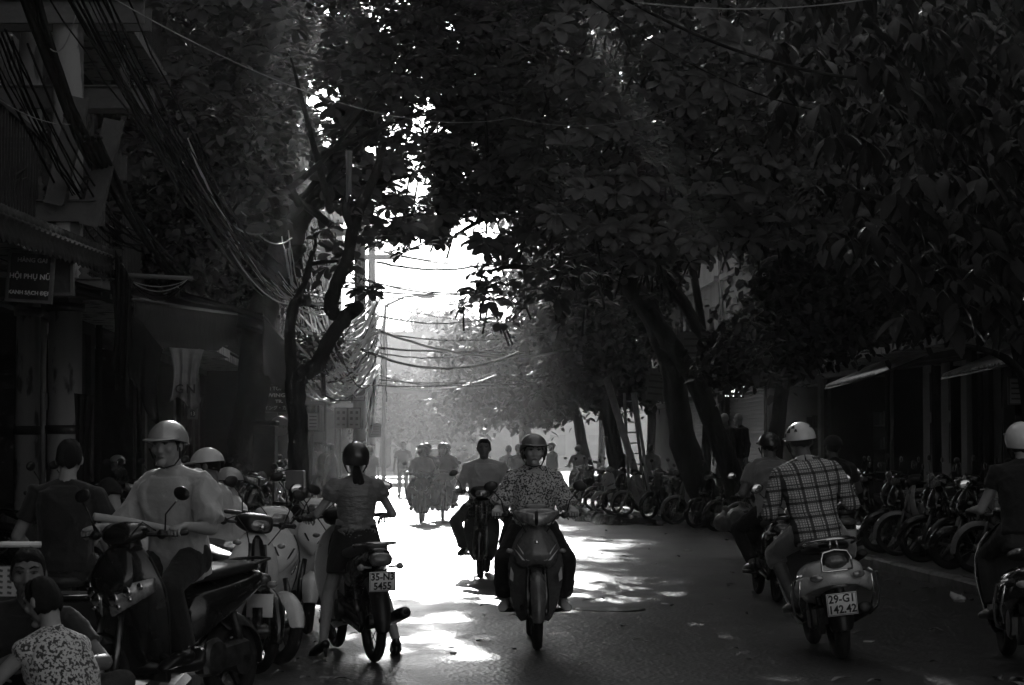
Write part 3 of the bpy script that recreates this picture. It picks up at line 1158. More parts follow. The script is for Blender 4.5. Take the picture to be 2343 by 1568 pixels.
def torso_rings(J, inf=0.0, z0=-.09, bust=0.0, waist=1.0, belly=0.0, top=True):
    s = J['s']
    fem = J['fem']
    p, c, n = J['pelvis'], J['chest'], J['neck']
    hipax = (J['hipL'] - J['hipR']).normalized()
    shax = side_axis(J)
    #  t, half width, half depth
    hw = (.165, .17, .135, .15, .165, .15) if fem else (.155, .155, .145, .16, .178, .16)
    d = [lerp(p, c, z0 / .26), p, lerp(p, c, .45), c, lerp(c, n, .42), lerp(c, n, .72), lerp(c, n, .90), n]
    w = [hw[0] * .93, hw[0], hw[2] * waist, hw[3], hw[4], hw[4] * .90, .105, .058]
    dp = [.105, .115, .098 + belly, .112 + bust * .6 + belly * .5, .108 + bust, .09, .065, .055]
    rings = []
    m = len(d)
    if not top:
        m = 6
    for i in range(m):
        t = min(1, i / 5)
        ax = (hipax * (1 - t) + shax * t).normalized()
        tan = (d[min(i + 1, len(d) - 1)] - d[max(i - 1, 0)]).normalized()
        ax = (ax - tan * ax.dot(tan)).normalized()
        fw = tan.cross(ax).normalized()      # forward or back
        if fw.y > 0:
            fw = -fw
        W, D = (w[i] * s + inf), (dp[i] * s + inf)
        ring = []
        for j in range(20):
            a = 2 * math.pi * j / 20
            ca, sa = math.cos(a), math.sin(a)
            x = math.copysign(abs(ca) ** .85, ca) * W
            y = math.copysign(abs(sa) ** .9, sa) * D
            ring.append(d[i] + ax * x + fw * y)
        rings.append(ring)
    return rings


def head_matrix(J):
    yaw, pitch = J['face'][:2]
    roll = J['face'][2] if len(J['face']) > 2 else 0.0
    return Matrix.Rotation(yaw, 3, 'Z') @ Matrix.Rotation(roll, 3, 'Y') @ Matrix.Rotation(pitch, 3, 'X')


def head_geo(g, J):
    s = J['s'] * (0.97 if J['fem'] else 1.0)
    c = J['head']
    R = head_matrix(J)

    def T(p):
        return c + R @ (Vector(p) * s)
    rings = []
    for i in range(13):
        ph = math.pi * i / 12
        ph = min(max(ph, .12), math.pi - .12)
        z = -math.cos(ph)
        ring = []
        for j in range(18):
            a = 2 * math.pi * j / 18
            sp_ = math.sin(ph) ** (.78 if z > 0 else 1)
            x, y = sp_ * math.cos(a), sp_ * math.sin(a)
            k = max(0, -z)
            X = x * .076 * (1 - .24 * k * k)
            Y = y * .094 + (-.012 * k if y < 0 else -.03 * k * y * 1)
            if y < 0 and z < -.1:
                Y = y * .088 - .006
            Z = z * .115 + (-.008 * k if y < 0 else .02 * k)
            ring.append(T((X, Y, Z)))
        rings.append(ring)
    g.loft(rings)
    RR = R

    def e(p, r):
        g.ell(T(p), tuple(q * s for q in r), RR, 10, 6)
    e((0, -.085, -.095), (.03, .022, .02))
    e((0, -.083, -.062), (.020, .008, .010))
    for sg in (-1, 1):
        e((sg * .042, -.068, -.02), (.026, .022, .024))
        e((sg * .032, -.078, .038), (.026, .014, .011))
        e((sg * .078, .006, -.008), (.010, .02, .031))
        e((sg * .011, -.094, -.034), (.008, .010, .007))
    g.tube([T((0, -.086, .022)), T((0, -.095, -.008)), T((0, -.102, -.03))], [.008 * s, .009 * s, .0105 * s], 8, round_ends=True)


def hand_geo(g, fingers, J, k, detail=True):
    """palm into g, fingers (separate chains rooted in the palm) into fingers"""
    s = J['s']
    sg = -1 if k == 'R' else 1
    w, e = J['wr' + k], J['el' + k]
    if J['grip']:
        y = V(0.0, -1, -.12).normalized()
        zz = V(0, -.12, 1).normalized()
    else:
        y = (w - e).normalized()
        if J.get('hd' + k) is not None:
            y = V(J['hd' + k]).normalized()
        zz = V(sg, -.2, .1)
        zz = (zz - y * zz.dot(y)).normalized()
    x = y.cross(zz).normalized()
    th = V(-sg, 0, 0) if J['grip'] else V(0, -1, 0)
    tx = 1 if x.dot(th) > 0 else -1
    x = x * tx       # x now points to the thumb side

    def T(a, b, c):
        return w + (x * a + y * b + zz * c) * s
    g.tube([T(0, -.01, 0), T(0, .02, 0), T(0, .055, .003), T(0, .083, 0)], [.026 * s, .033 * s, .04 * s, .038 * s], 12, flat=[.75, .5, .38, .34], up=x, round_ends=True)
    curl = 1.05 if J['grip'] else J.get('curl', .28)
    if not detail:
        f = g
    else:
        f = fingers
    L = [(.030, .066, .009), (.010, .075, .0095), (-.011, .070, .009), (-.030, .055, .008)]
    for a, ln, r in L:
        p = [T(a * .8, .045, 0), T(a, .080, .0)]
        b, c, ang = .080, .0, curl * .6
        for q in (.42, .32, .26):
            b += math.cos(ang) * ln * q
            c -= math.sin(ang) * ln * q
            ang += curl * .85
            p.append(T(a * (1.04), b, c))
        f.tube(p, [r * s, r * s, r * s * .95, r * s * .88, r * s * .75], 7, round_ends=True)
    f.tube([T(.015, .015, -.004), T(.040, .040, -.012), T(.050, .065, -.022 - .02 * curl), T(.044, .088, -.030 - .03 * curl)], [.013 * s, .011 * s, .010 * s, .0085 * s], 7, round_ends=True)


def foot_geo(g, J, k, shoe=0.0):
    s = J['s']
    a, f = J['an' + k], J['ft' + k]
    d = (f - a)
    up = V(0, 0, 1)
    side = d.cross(up).normalized()
    fl = d.normalized()
    h = a - fl * .05 * s + V(0, 0, -.045 * s)
    toe = f + fl * .05 * s
    g.tube([h, h + fl * .03, lerp(a, f, .45) + V(0, 0, -.015 * s), f, toe], [(.03 + shoe) * s, (.036 + shoe) * s, (.036 + shoe) * s, (.044 + shoe) * s, (.034 + shoe) * s], 12, flat=[.9, .9, .95, .55, .45], up=side, round_ends=True)


def limb(g, J, a, b, ra, rm, rb, inf=0.0, n=10, t0=0.0, t1=1.0):
    s = J['s']
    A, B = J[a], J[b]
    ts = [0, .3, .6, 1]
    rs = [ra, rm, lerp(rm, rb, .55), rb]
    P, R = [], []
    for t in [t0 + (t1 - t0) * q / 5 for q in range(6)]:
        P.append(lerp(A, B, t))
        R.append(float(np.interp(t, ts, rs)) * s + inf)
    g.tube(P, R, n, round_ends=True)


ARM = ((.047, .045, .038), (.040, .038, .025))
LEG = ((.080, .075, .052), (.052, .056, .036))


def make_body(J, vox, skin, fingers_detail=True, bulk=1.0):
    g = G()
    b = bulk
    g.loft(torso_rings(J, inf=-.004 + .012 * (b - 1) * 4, belly=J.get('belly', 0), bust=J.get('bust', .0)))
    fem = .9 if J['fem'] else 1.0
    for k in 'RL':
        g.ell(J['sh' + k], .052 * J['s'] * b, None, 10, 8)
        g.tube([J['neck'] + V(0, .01, -.01), J['sh' + k] + V(0, .004, .008)], [.045 * J['s'], .042 * J['s']], 10, round_ends=True)
        limb(g, J, 'sh' + k, 'el' + k, *[q * fem * b for q in ARM[0]])
        limb(g, J, 'el' + k, 'wr' + k, *[q * fem * (b * .5 + .5) for q in ARM[1]])
        limb(g, J, 'hip' + k, 'kn' + k, *[q * b for q in LEG[0]])
        limb(g, J, 'kn' + k, 'an' + k, *[q * (b * .5 + .5) for q in LEG[1]])
        foot_geo(g, J, k)
    nd = J['head'] + head_matrix(J) @ V(0, .02, -.06) * J['s']
    g.tube([J['neck'] + V(0, .01, -.04), lerp(J['neck'], nd, .5) + V(0, .008, 0), nd], [.062 * J['s'] * b, .053 * J['s'] * fem * (b * .5 + .5), .052 * J['s']], 12, round_ends=True)
    head_geo(g, J)
    f = G()
    for k in 'RL':
        hand_geo(g, f, J, k)
    me = voxelize(g, vox, 2)
    me = join_mesh(me, f)
    me.materials.append(skin)
    return me


def face_parts(o, J, lips=True):
    s = J['s'] * (0.97 if J['fem'] else 1.0)
    c, R = J['head'], head_matrix(J)

    def T(p):
        return c + R @ (Vector(p) * s)
    for sg in (-1, 1):
        g = G()
        g.ell(T((sg * .031, -.0835, .012)), (.0135 * s, .008 * s, .0042 * s), R @ Matrix.Rotation(sg * .35, 3, 'Z'), 10, 6)
        e = g.build('eye', PM['eye'], o)
        G().ell(T((sg * .031, -.090, .012)), (.0062 * s, .003 * s, .0056 * s), R, 8, 6).build('iris', PM['dark'], e)
        g = G()
        g.tube([T((sg * .014, -.090, .017)), T((sg * .031, -.0935, .0205)), T((sg * .048, -.083, .017))], .0024 * s, 5, round_ends=True)
        g.build('eyelid', PM['dark'], o)
        g = G()
        g.tube([T((sg * .014, -.094, .033)), T((sg * .033, -.0945, .042)), T((sg * .053, -.080, .036))], [.0035 * s, .0042 * s, .0022 * s], 6, flat=.6, round_ends=True)
        g.build('eyebrow', PM['hair'], o)
    g = G()
    g.tube([T((-.020, -.088, -.0665)), T((-.009, -.0965, -.0605)), T((.009, -.0965, -.0605)), T((.020, -.088, -.0665))], [.002 * s, .0042 * s, .0042 * s, .002 * s], 7, flat=.8, round_ends=True)
    g.tube([T((-.014, -.090, -.0675)), T((0, -.095, -.0695)), T((.014, -.090, -.0675))], [.002 * s, .0045 * s, .002 * s], 7, round_ends=True)
    g.build('lips', PM['lip'], o)


def hair_geo(J, style='short'):
    hr = random.Random(int(J['head'].length * 9999))
    s = J['s'] * (0.97 if J['fem'] else 1.0)
    c, R = J['head'], head_matrix(J)
    g = G()
    rows = []
    for i in range(9):
        row = []
        for j in range(25):
            a = 2 * math.pi * j / 24            # 0 = +x, 270deg = face
            front = max(0.0, -math.sin(a))
            lim = math.radians(112 - 58 * front ** .32) if style != 'back' else math.radians(125 - 72 * front ** .6)
            side = abs(math.cos(a))
            if style == 'short' and front < .3:
                lim = math.radians(116 - 14 * side)
            lim += math.radians(hr.uniform(-5, 5)) * (j % 24 > 0)
            ph = .02 + lim * i / 8
            sp_ = abs(math.sin(ph)) ** .72
            x, y, z = sp_ * math.cos(a), sp_ * math.sin(a), math.cos(ph)
            k = 1 + .008 * math.sin(a * 7 + ph * 3) + .010 * math.sin(ph * 9 + a * 4) - .09 * max(0, i - 6.5) / 1.5 + hr.uniform(-.02, .03) * (0 < j < 24)
            row.append(c + R @ (Vector((x * .0825 * k, y * .102 * k, z * .122 * k)) * s))
        rows.append(row)
    g.panel(rows, R @ V(0, .004, -.006))
    if style == 'pony':
        g.tube([c + R @ (V(0, .080, -.07) * s), c + R @ (V(0, .115, -.11) * s), c + V(0, .11, -.19) * s, c + V(0.012, .10, -.29) * s, c + V(.004, .10, -.38) * s], [.024, .034, .044, .038, .012], 12, flat=.45, up=(1, 0, 0), round_ends=True)
    return g


def helmet(o, J, m, kind='half', visor='black', straps=True):
    """half or open face motorcycle helmet, brim to the front (-Y)"""
    s = J['s']
    c, R = J['head'] + head_matrix(J) @ V(0, .004, .018) * s, head_matrix(J)

    def shell(k0, lift=0.0):
        rows = []
        for i in range(10):
            row = []
            for j in range(29):
                a = 2 * math.pi * j / 28
                f = -math.sin(a)
                if kind == 'half':
                    lim = 92 - 12 * max(0, f) + 10 * max(0, -f)
                elif kind == 'cap':
                    lim = 86
                else:
                    lim = 118 - 44 * max(0, f) ** .6 + 6 * max(0, -f)
                ph = .02 + math.radians(lim) * i / 9
                x, y, z = math.sin(ph) * math.cos(a), math.sin(ph) * math.sin(a), math.cos(ph)
                row.append(c + R @ (Vector((x * .112, y * .132, z * .122 + lift)) * (s * k0)))
            rows.append(row)
        return rows
    g = G()
    outer, inner = shell(1.0), shell(.9)
    n = len(outer[0])
    g.grid(outer)
    g.grid([list(reversed(r)) for r in inner])
    g.grid([outer[-1], inner[-1]][::-1])
    h = g.build('helmet', PM[m], o)
    # brim
    rows = []
    for t in (0, .5, 1):
        row = []
        for j in range(9):
            a = math.radians(270 - 62 + 124 * j / 8)
            ln = .055 * (1 - abs(j - 4) / 4 * .6) if kind != 'cap' else .065 * (1 - (abs(j - 4) / 4) ** 2 * .8)
            ph = math.radians(80 if kind != 'open' else 73)
            x, y = math.sin(ph) * math.cos(a), math.sin(ph) * math.sin(a)
            base = Vector((x * .112, y * .132, math.cos(ph) * .122))
            row.append(c + R @ ((base + Vector((x, y, -.18)) * ln * t) * s))
        rows.append(row)
    G().panel(rows, R @ V(0, 0, .005)).build('brim', PM['helmet_dark'] if visor == 'black' else PM[m], h)
    # rim trim
    ring = outer[-1][:-1]
    G().tube(ring + [ring[0]], .004, 5, caps=False).build('rim_trim', PM['dark'], h)
    if straps:
        g = G()
        chin = J['head'] + R @ (V(0, -.055, -.125) * s)
        for sg in (-1, 1):
            for dy in (-.045, .04):
                g.tube([c + R @ (V(sg * .098, dy, -.03) * s), J['head'] + R @ (V(sg * .084, dy * .3 - .01, -.07) * s)], .006, 6, flat=.35)
            g.tube([J['head'] + R @ (V(sg * .085, -.01, -.065) * s), J['head'] + R @ (V(sg * .062, -.045, -.11) * s), chin], .006, 6, flat=.4)
        g.build('chin_strap', PM['dark'], h)
    return h


def collar(o, J, m, open_=.9, name='collar'):
    s = J['s']
    c = J['neck'] + V(0, .004, .0)
    for sg in (-1, 1):
        rows = []
        for t in (0, .5, 1):
            row = []
            for j in range(9):
                a = math.radians(90 + sg * (4 + (160 - 26 * open_) * j / 8))
                r1 = .060 + .022 * t
                zz = .048 - .034 * t - .055 * (j / 8) ** 1.6 - .012 * t * (j > 6)
                row.append(c + Vector((math.cos(a) * r1 * 1.08, math.sin(a) * r1 * .98 - .012 * (j / 8), zz)) * s)
            rows.append(row)
        G().panel(rows, (0, 0, -.004)).build(name, PM[m] if isinstance(m, str) else m, o)


def shirt(J, vox, m, sleeve=.62, inf=.016, hem=-.02, sl_inf=.018, long=False, amp=.008, seed=0, bust=0.0, waist=1.0, neckopen=True, flare=0.0, puff=0.0, belly=0.0, name='shirt', bulk=1.0):
    g = G()
    s = J['s']
    inf += .004
    rings = torso_rings(J, inf=inf, z0=hem, bust=bust, waist=waist, belly=belly + J.get('belly', 0))
    # stop at the neck base
    rings = rings[:7]
    g.loft(rings)
    for k in 'RL':
        g.ell(J['sh' + k], (.052 * s * bulk + inf * .5 + puff), None, 12, 8)
        g.tube([J['neck'] + V(0, .012, -.02), J['sh' + k] + V(0, .004, .008)], [.043 * s + inf, .042 * s + inf * .6], 12, round_ends=True)
        r = [q * (.92 if J['fem'] else 1) * bulk for q in ARM[0]]
        if long:
            limb(g, J, 'sh' + k, 'el' + k, *r, inf=sl_inf)
            r2 = [q * bulk for q in ARM[1]]
            limb(g, J, 'el' + k, 'wr' + k, *r2, inf=sl_inf * .8, t1=long)
        else:
            A, B = J['sh' + k], lerp(J['sh' + k], J['el' + k], sleeve)
            g.tube([A, lerp(A, B, .5), B], [r[0] * s + sl_inf, r[1] * s + sl_inf + puff, r[1] * s + sl_inf + flare], 12)
    me = voxelize(g, vox, 3, name)
    wrinkle(me, amp, 24, seed)
    me.materials.append(PM[m] if isinstance(m, str) else m)
    return me


def trousers(J, vox, m, end=.93, inf=.014, amp=.004, seed=1, name='trousers', bulk=1.0):
    g = G()
    s = J['s']
    rings = torso_rings(J, inf=min(inf * .5, .006), z0=-.12)[:3]
    g.loft(rings)
    for k in 'RL':
        r, q = [x * bulk for x in LEG[0]], [x * bulk for x in LEG[1]]
        g.ell(J['hip' + k], (.088 * s * bulk + inf), None, 12, 8)
        limb(g, J, 'hip' + k, 'kn' + k, *r, inf=inf, t1=min(1, end if end < 0 else 1) if end > 0 else .6)
        if end > 0:
            A, B = J['kn' + k], J['an' + k]
            g.tube([A, lerp(A, B, .4 * end), lerp(A, B, end)], [q[0] * s + inf, q[1] * s + inf, q[2] * s + inf * 1.7], 12)
    me = voxelize(g, vox, 3, name)
    wrinkle(me, amp, 22, seed)
    me.materials.append(PM[m] if isinstance(m, str) else m)
    return me


def shoes(o, J, m='leather', heel=False):
    for k in 'RL':
        g = G()
        foot_geo(g, J, k, .008)
        if heel:
            a = J['an' + k]
            f = J['ft' + k] - a
            g.tube([a + V(0, 0, -.05) - f.normalized() * .04, V(a.x - f.normalized().x * .055, a.y - f.normalized().y * .055, .004)], [.02, .007], 8)
        g.build('shoe', PM[m], o)


def person(label, J, loc, rz=0.0, skin='skin', vox=.009, cloth=(), hair='short', hel=None, group=None, ry=0.0, rx=0.0, shoe='leather', face=True, heel=False, bulk=1.0):
    """cloth: list of functions J -> (part name, mesh)"""
    me = make_body(J, vox, PM[skin], bulk=bulk)
    o = link('person', me)
    o.location = loc
    o.rotation_euler = (rx, ry, rz)
    tag(o, label, 'person', group)
    for nm, cm in cloth:
        link(nm, cm, None, o)
    if face:
        face_parts(o, J)
    if hair:
        hair_geo(J, hair).build('hair', PM['hair'], o)
    if hel:
        helmet(o, J, *hel)
    if shoe:
        shoes(o, J, shoe, heel)
    return o
# ------------------------------------------------------------------ ground, road, pavements
def _asphalt(nt, b, tc):
    o = tc.outputs['Object']

    def noise(scale, det=4, vec=o):
        n = nt.nodes.new('ShaderNodeTexNoise')
        n.inputs['Scale'].default_value = scale
        n.inputs['Detail'].default_value = det
        nt.links.new(vec, n.inputs['Vector'])
        return n.outputs['Fac']
    big = noise(.55, 5)
    mp = nt.nodes.new('ShaderNodeMapping')
    mp.inputs['Scale'].default_value = (1.0, .18, 1)
    nt.links.new(o, mp.inputs['Vector'])
    streak = noise(2.2, 4, mp.outputs[0])
    grain = noise(45, 3)
    vor = nt.nodes.new('ShaderNodeTexVoronoi')
    vor.inputs['Scale'].default_value = 26
    nt.links.new(o, vor.inputs['Vector'])
    c = mth(nt, 'MULTIPLY_ADD', grain, .05, .022)
    c = mth(nt, 'MULTIPLY', c, mth(nt, 'MULTIPLY_ADD', big, .9, .5))
    cr = nt.nodes.new('ShaderNodeCombineColor')
    for i in range(3):
        nt.links.new(c, cr.inputs[i])
    nt.links.new(cr.outputs[0], b.inputs['Base Color'])
    r = mth(nt, 'MULTIPLY_ADD', big, .28, .27)
    r = mth(nt, 'ADD', r, mth(nt, 'MULTIPLY_ADD', streak, .22, -.11))
    nt.links.new(r, b.inputs['Roughness'])
    b.inputs['Specular IOR Level'].default_value = .5
    bp = nt.nodes.new('ShaderNodeBump')
    bp.inputs['Strength'].default_value = .55
    bp.inputs['Distance'].default_value = .010
    h = mth(nt, 'ADD', mth(nt, 'MULTIPLY', vor.outputs['Distance'], 1.0), mth(nt, 'MULTIPLY', grain, .6))
    nt.links.new(h, bp.inputs['Height'])
    bp2 = nt.nodes.new('ShaderNodeBump')
    bp2.inputs['Strength'].default_value = .5
    bp2.inputs['Distance'].default_value = .05
    nt.links.new(noise(1.6, 3), bp2.inputs['Height'])
    nt.links.new(bp2.outputs[0], bp.inputs['Normal'])
    nt.links.new(bp.outputs[0], b.inputs['Normal'])


def _paving(nt, b, tc):
    br = nt.nodes.new('ShaderNodeTexBrick')
    br.inputs['Scale'].default_value = 3.3
    br.inputs['Mortar Size'].default_value = .012
    br.offset = 0
    br.inputs['Brick Width'].default_value = 1
    br.inputs['Row Height'].default_value = 1
    for k, v in (('Color1', .10), ('Color2', .15), ('Mortar', .03)):
        br.inputs[k].default_value = (v, v, v, 1)
    nt.links.new(tc.outputs['Object'], br.inputs['Vector'])
    nt.links.new(br.outputs['Color'], b.inputs['Base Color'])
    b.inputs['Roughness'].default_value = .6
    bp = nt.nodes.new('ShaderNodeBump')
    bp.inputs['Distance'].default_value = .004
    bp.invert = True
    nt.links.new(br.outputs['Fac'], bp.inputs['Height'])
    nt.links.new(bp.outputs[0], b.inputs['Normal'])


ASPHALT = ramp_mat('asphalt', _asphalt)
PAVING = ramp_mat('pavement_tiles', _paving)
KERB_L, KERB_R = -1.35, 6.05
FAC_L, FAC_R = -4.1, 9.4


def strip(name, u0, u1, d0, d1, z, m, step=4.0, wob=0.0, thick=0.0, seed=0):
    """ground sheet in street coordinates"""
    r = random.Random(seed)
    rows = []
    n = int((d1 - d0) / step) + 1
    nu = 9
    for i in range(n):
        d = d0 + (d1 - d0) * i / (n - 1)
        rows.append([st(u0 + (u1 - u0) * j / (nu - 1), d, z + (wob * (math.sin(d * .9 + j * 1.3) + math.sin(d * .37 - j * 2.1)) * .5)) for j in range(nu)])
    g = G()
    if thick:
        g.panel(rows, (0, 0, -thick))
    else:
        g.grid(rows)
    # object origin on the street line so that textures run along it
    o = g.build(name, m, None, smooth=not thick)
    o['kind'] = 'structure'
    return o


g = G()
g.grid([[Vector((x, y, -.2)) for x in (-150, 0, 150)] for y in (-60, 200, 430)])
o = g.build('ground', mat('bare_earth', .06, rough=.9, noise=.3, nscale=.5), None)
o['kind'] = 'structure'
strip('road', -1.6, 6.3, -12, 260, 0.0, ASPHALT, step=1.0, wob=.008)
strip('pavement', -12, KERB_L - .14, -12, 260, .115, PAVING, thick=.3).name = 'left_pavement'
strip('pavement', KERB_R + .14, 16, -12, 260, .115, PAVING, thick=.3).name = 'right_pavement'
KM = mat('kerb_stone', .16, rough=.7, noise=.35, nscale=6, bump=.5, bscale=40)
for nm, u, sd in (('left_kerb', KERB_L, 1), ('right_kerb', KERB_R, 2)):
    r = random.Random(sd)
    base = thing(nm, 'x', 'x')
    del base['category'], base['label']
    base['kind'] = 'structure'
    stones = []
    for k in range(4):
        gg = G()
        gg.box((0, 0, 0), (.16, .985, .3), bev=.02 + .006 * k)
        stones.append(gg.mesh('kerb_stone', False))
    for i in range(78):
        d = 6 + i + r.uniform(-.004, .004)
        o = link('kerb_stone', stones[i % 4], KM, base)
        o.location = st(u + r.uniform(-.012, .012), d, -.02 + r.uniform(-.01, .004))
        o.rotation_euler = (r.uniform(-.006, .006), r.uniform(-.02, .02), ST_YAW + r.uniform(-.006, .006))
    gg = G()
    for a, bb in ((-12, 5.5), (83.5, 250)):
        L = bb - a
        p = st(u, (a + bb) / 2, -.02)
        gg.box(p, (.16, L, .3), rot=(0, 0, ST_YAW))
    gg.build('kerb_edge', KM, base, smooth=False)
# asphalt patches, a little proud of the road, and wet spots along the right gutter
PATCH = mat('patch_asphalt', .03, rough=.55, noise=.5, nscale=30, bump=.6, bscale=60)
for pts in ():
    gg = G()
    gg.loft([[st(a, b, .0) for a, b in pts], [st(a, b, .009) for a, b in pts]])
    o = gg.build('asphalt_patch', PATCH, None, smooth=False)
    o['kind'] = 'structure'
WET = mat('gutter_water', .02, rough=.08, spec=.7, bump=.15, bscale=9, noise=.2)
for (px, d, w, l) in ((1395, 46.5, .9, 3.4), (1470, 45.0, .5, 2.6), (1350, 52, .8, 3.0)):
    gg = G()
    x = gx(px, d)
    pts = []
    rr = random.Random(px)
    for j in range(18):
        a = 2 * math.pi * j / 18
        k = rr.uniform(.7, 1.1)
        pts.append(Vector((x + w * k * math.cos(a), d + l * k * math.sin(a), .014)))
    gg.loft([[p + Vector((0, 0, -.012)) for p in pts], pts])
    o = gg.build('water_puddle', WET, None, smooth=False)
    o['kind'] = 'structure'

# ------------------------------------------------------------------ buildings
BM = dict(
    wall_a=mat('stained_plaster', .05, rough=.9, noise=.45, nscale=1.2, bump=.4, bscale=12, bdist=.02),
    wall_b=mat('dark_plaster', .016, rough=.9, noise=.5, nscale=1.6, bump=.4, bscale=12, bdist=.02),
    wall_c=mat('pale_plaster', .14, rough=.85, noise=.35, nscale=1.0, bump=.4, bscale=14, bdist=.02),
    frame=mat('window_frame', .12, rough=.5, noise=.2),
    wood=mat('dark_shutter_wood', .025, rough=.6, noise=.35, nscale=6, stretch=(1, 1, 6)),
    glass=mat('window_glass', .03, rough=.06, spec=.8),
    metal=mat('roller_shutter', .13, rough=.45, metal=.4, noise=.25, nscale=4),
    corr=mat('corrugated_sheet', .65, rough=.42, metal=.5, noise=.35, nscale=3, bump=.2, bscale=20),
    tarp=mat('dark_tarpaulin', .014, rough=.8, spec=.2, noise=.4, nscale=3, bump=.5, bscale=9, bdist=.03),
    sign=mat('sign_panel', .2, rough=.4, noise=.2, nscale=4),
    sign_dark=mat('dark_sign_panel', .025, rough=.3, noise=.3),
    white=mat('white_lettering', .85, rough=.5),
    concrete=mat('weathered_concrete', .42, rough=.9, second=.14, thr=.56, nscale=5, detail=8, bump=.5, bscale=30, stretch=(1, 1, .35)),
    iron=mat('painted_iron', .04, rough=.5, noise=.3),
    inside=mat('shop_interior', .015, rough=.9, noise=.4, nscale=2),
    tile=mat('roof_tiles', .10, rough=.8, noise=.4, nscale=5),
)


def wall_with_openings(g, L, z0, z1, ops, thick=.22):
    """wall in local coordinates: along y 0..L, outer face x=0, thickness to -x; ops = [(y0,y1,za,zb)]"""
    ops = sorted(ops)
    y = 0
    for (a, b, za, zb) in ops:
        if a - y > .01:
            g.box((-thick / 2, (y + a) / 2, (z0 + z1) / 2), (thick, a - y, z1 - z0))
        if za - z0 > .01:
            g.box((-thick / 2, (a + b) / 2, (z0 + za) / 2), (thick, b - a, za - z0))
        if z1 - zb > .01:
            g.box((-thick / 2, (a + b) / 2, (zb + z1) / 2), (thick, b - a, z1 - zb))
        y = b
    if L - y > .01:
        g.box((-thick / 2, (y + L) / 2, (z0 + z1) / 2), (thick, L - y, z1 - z0))


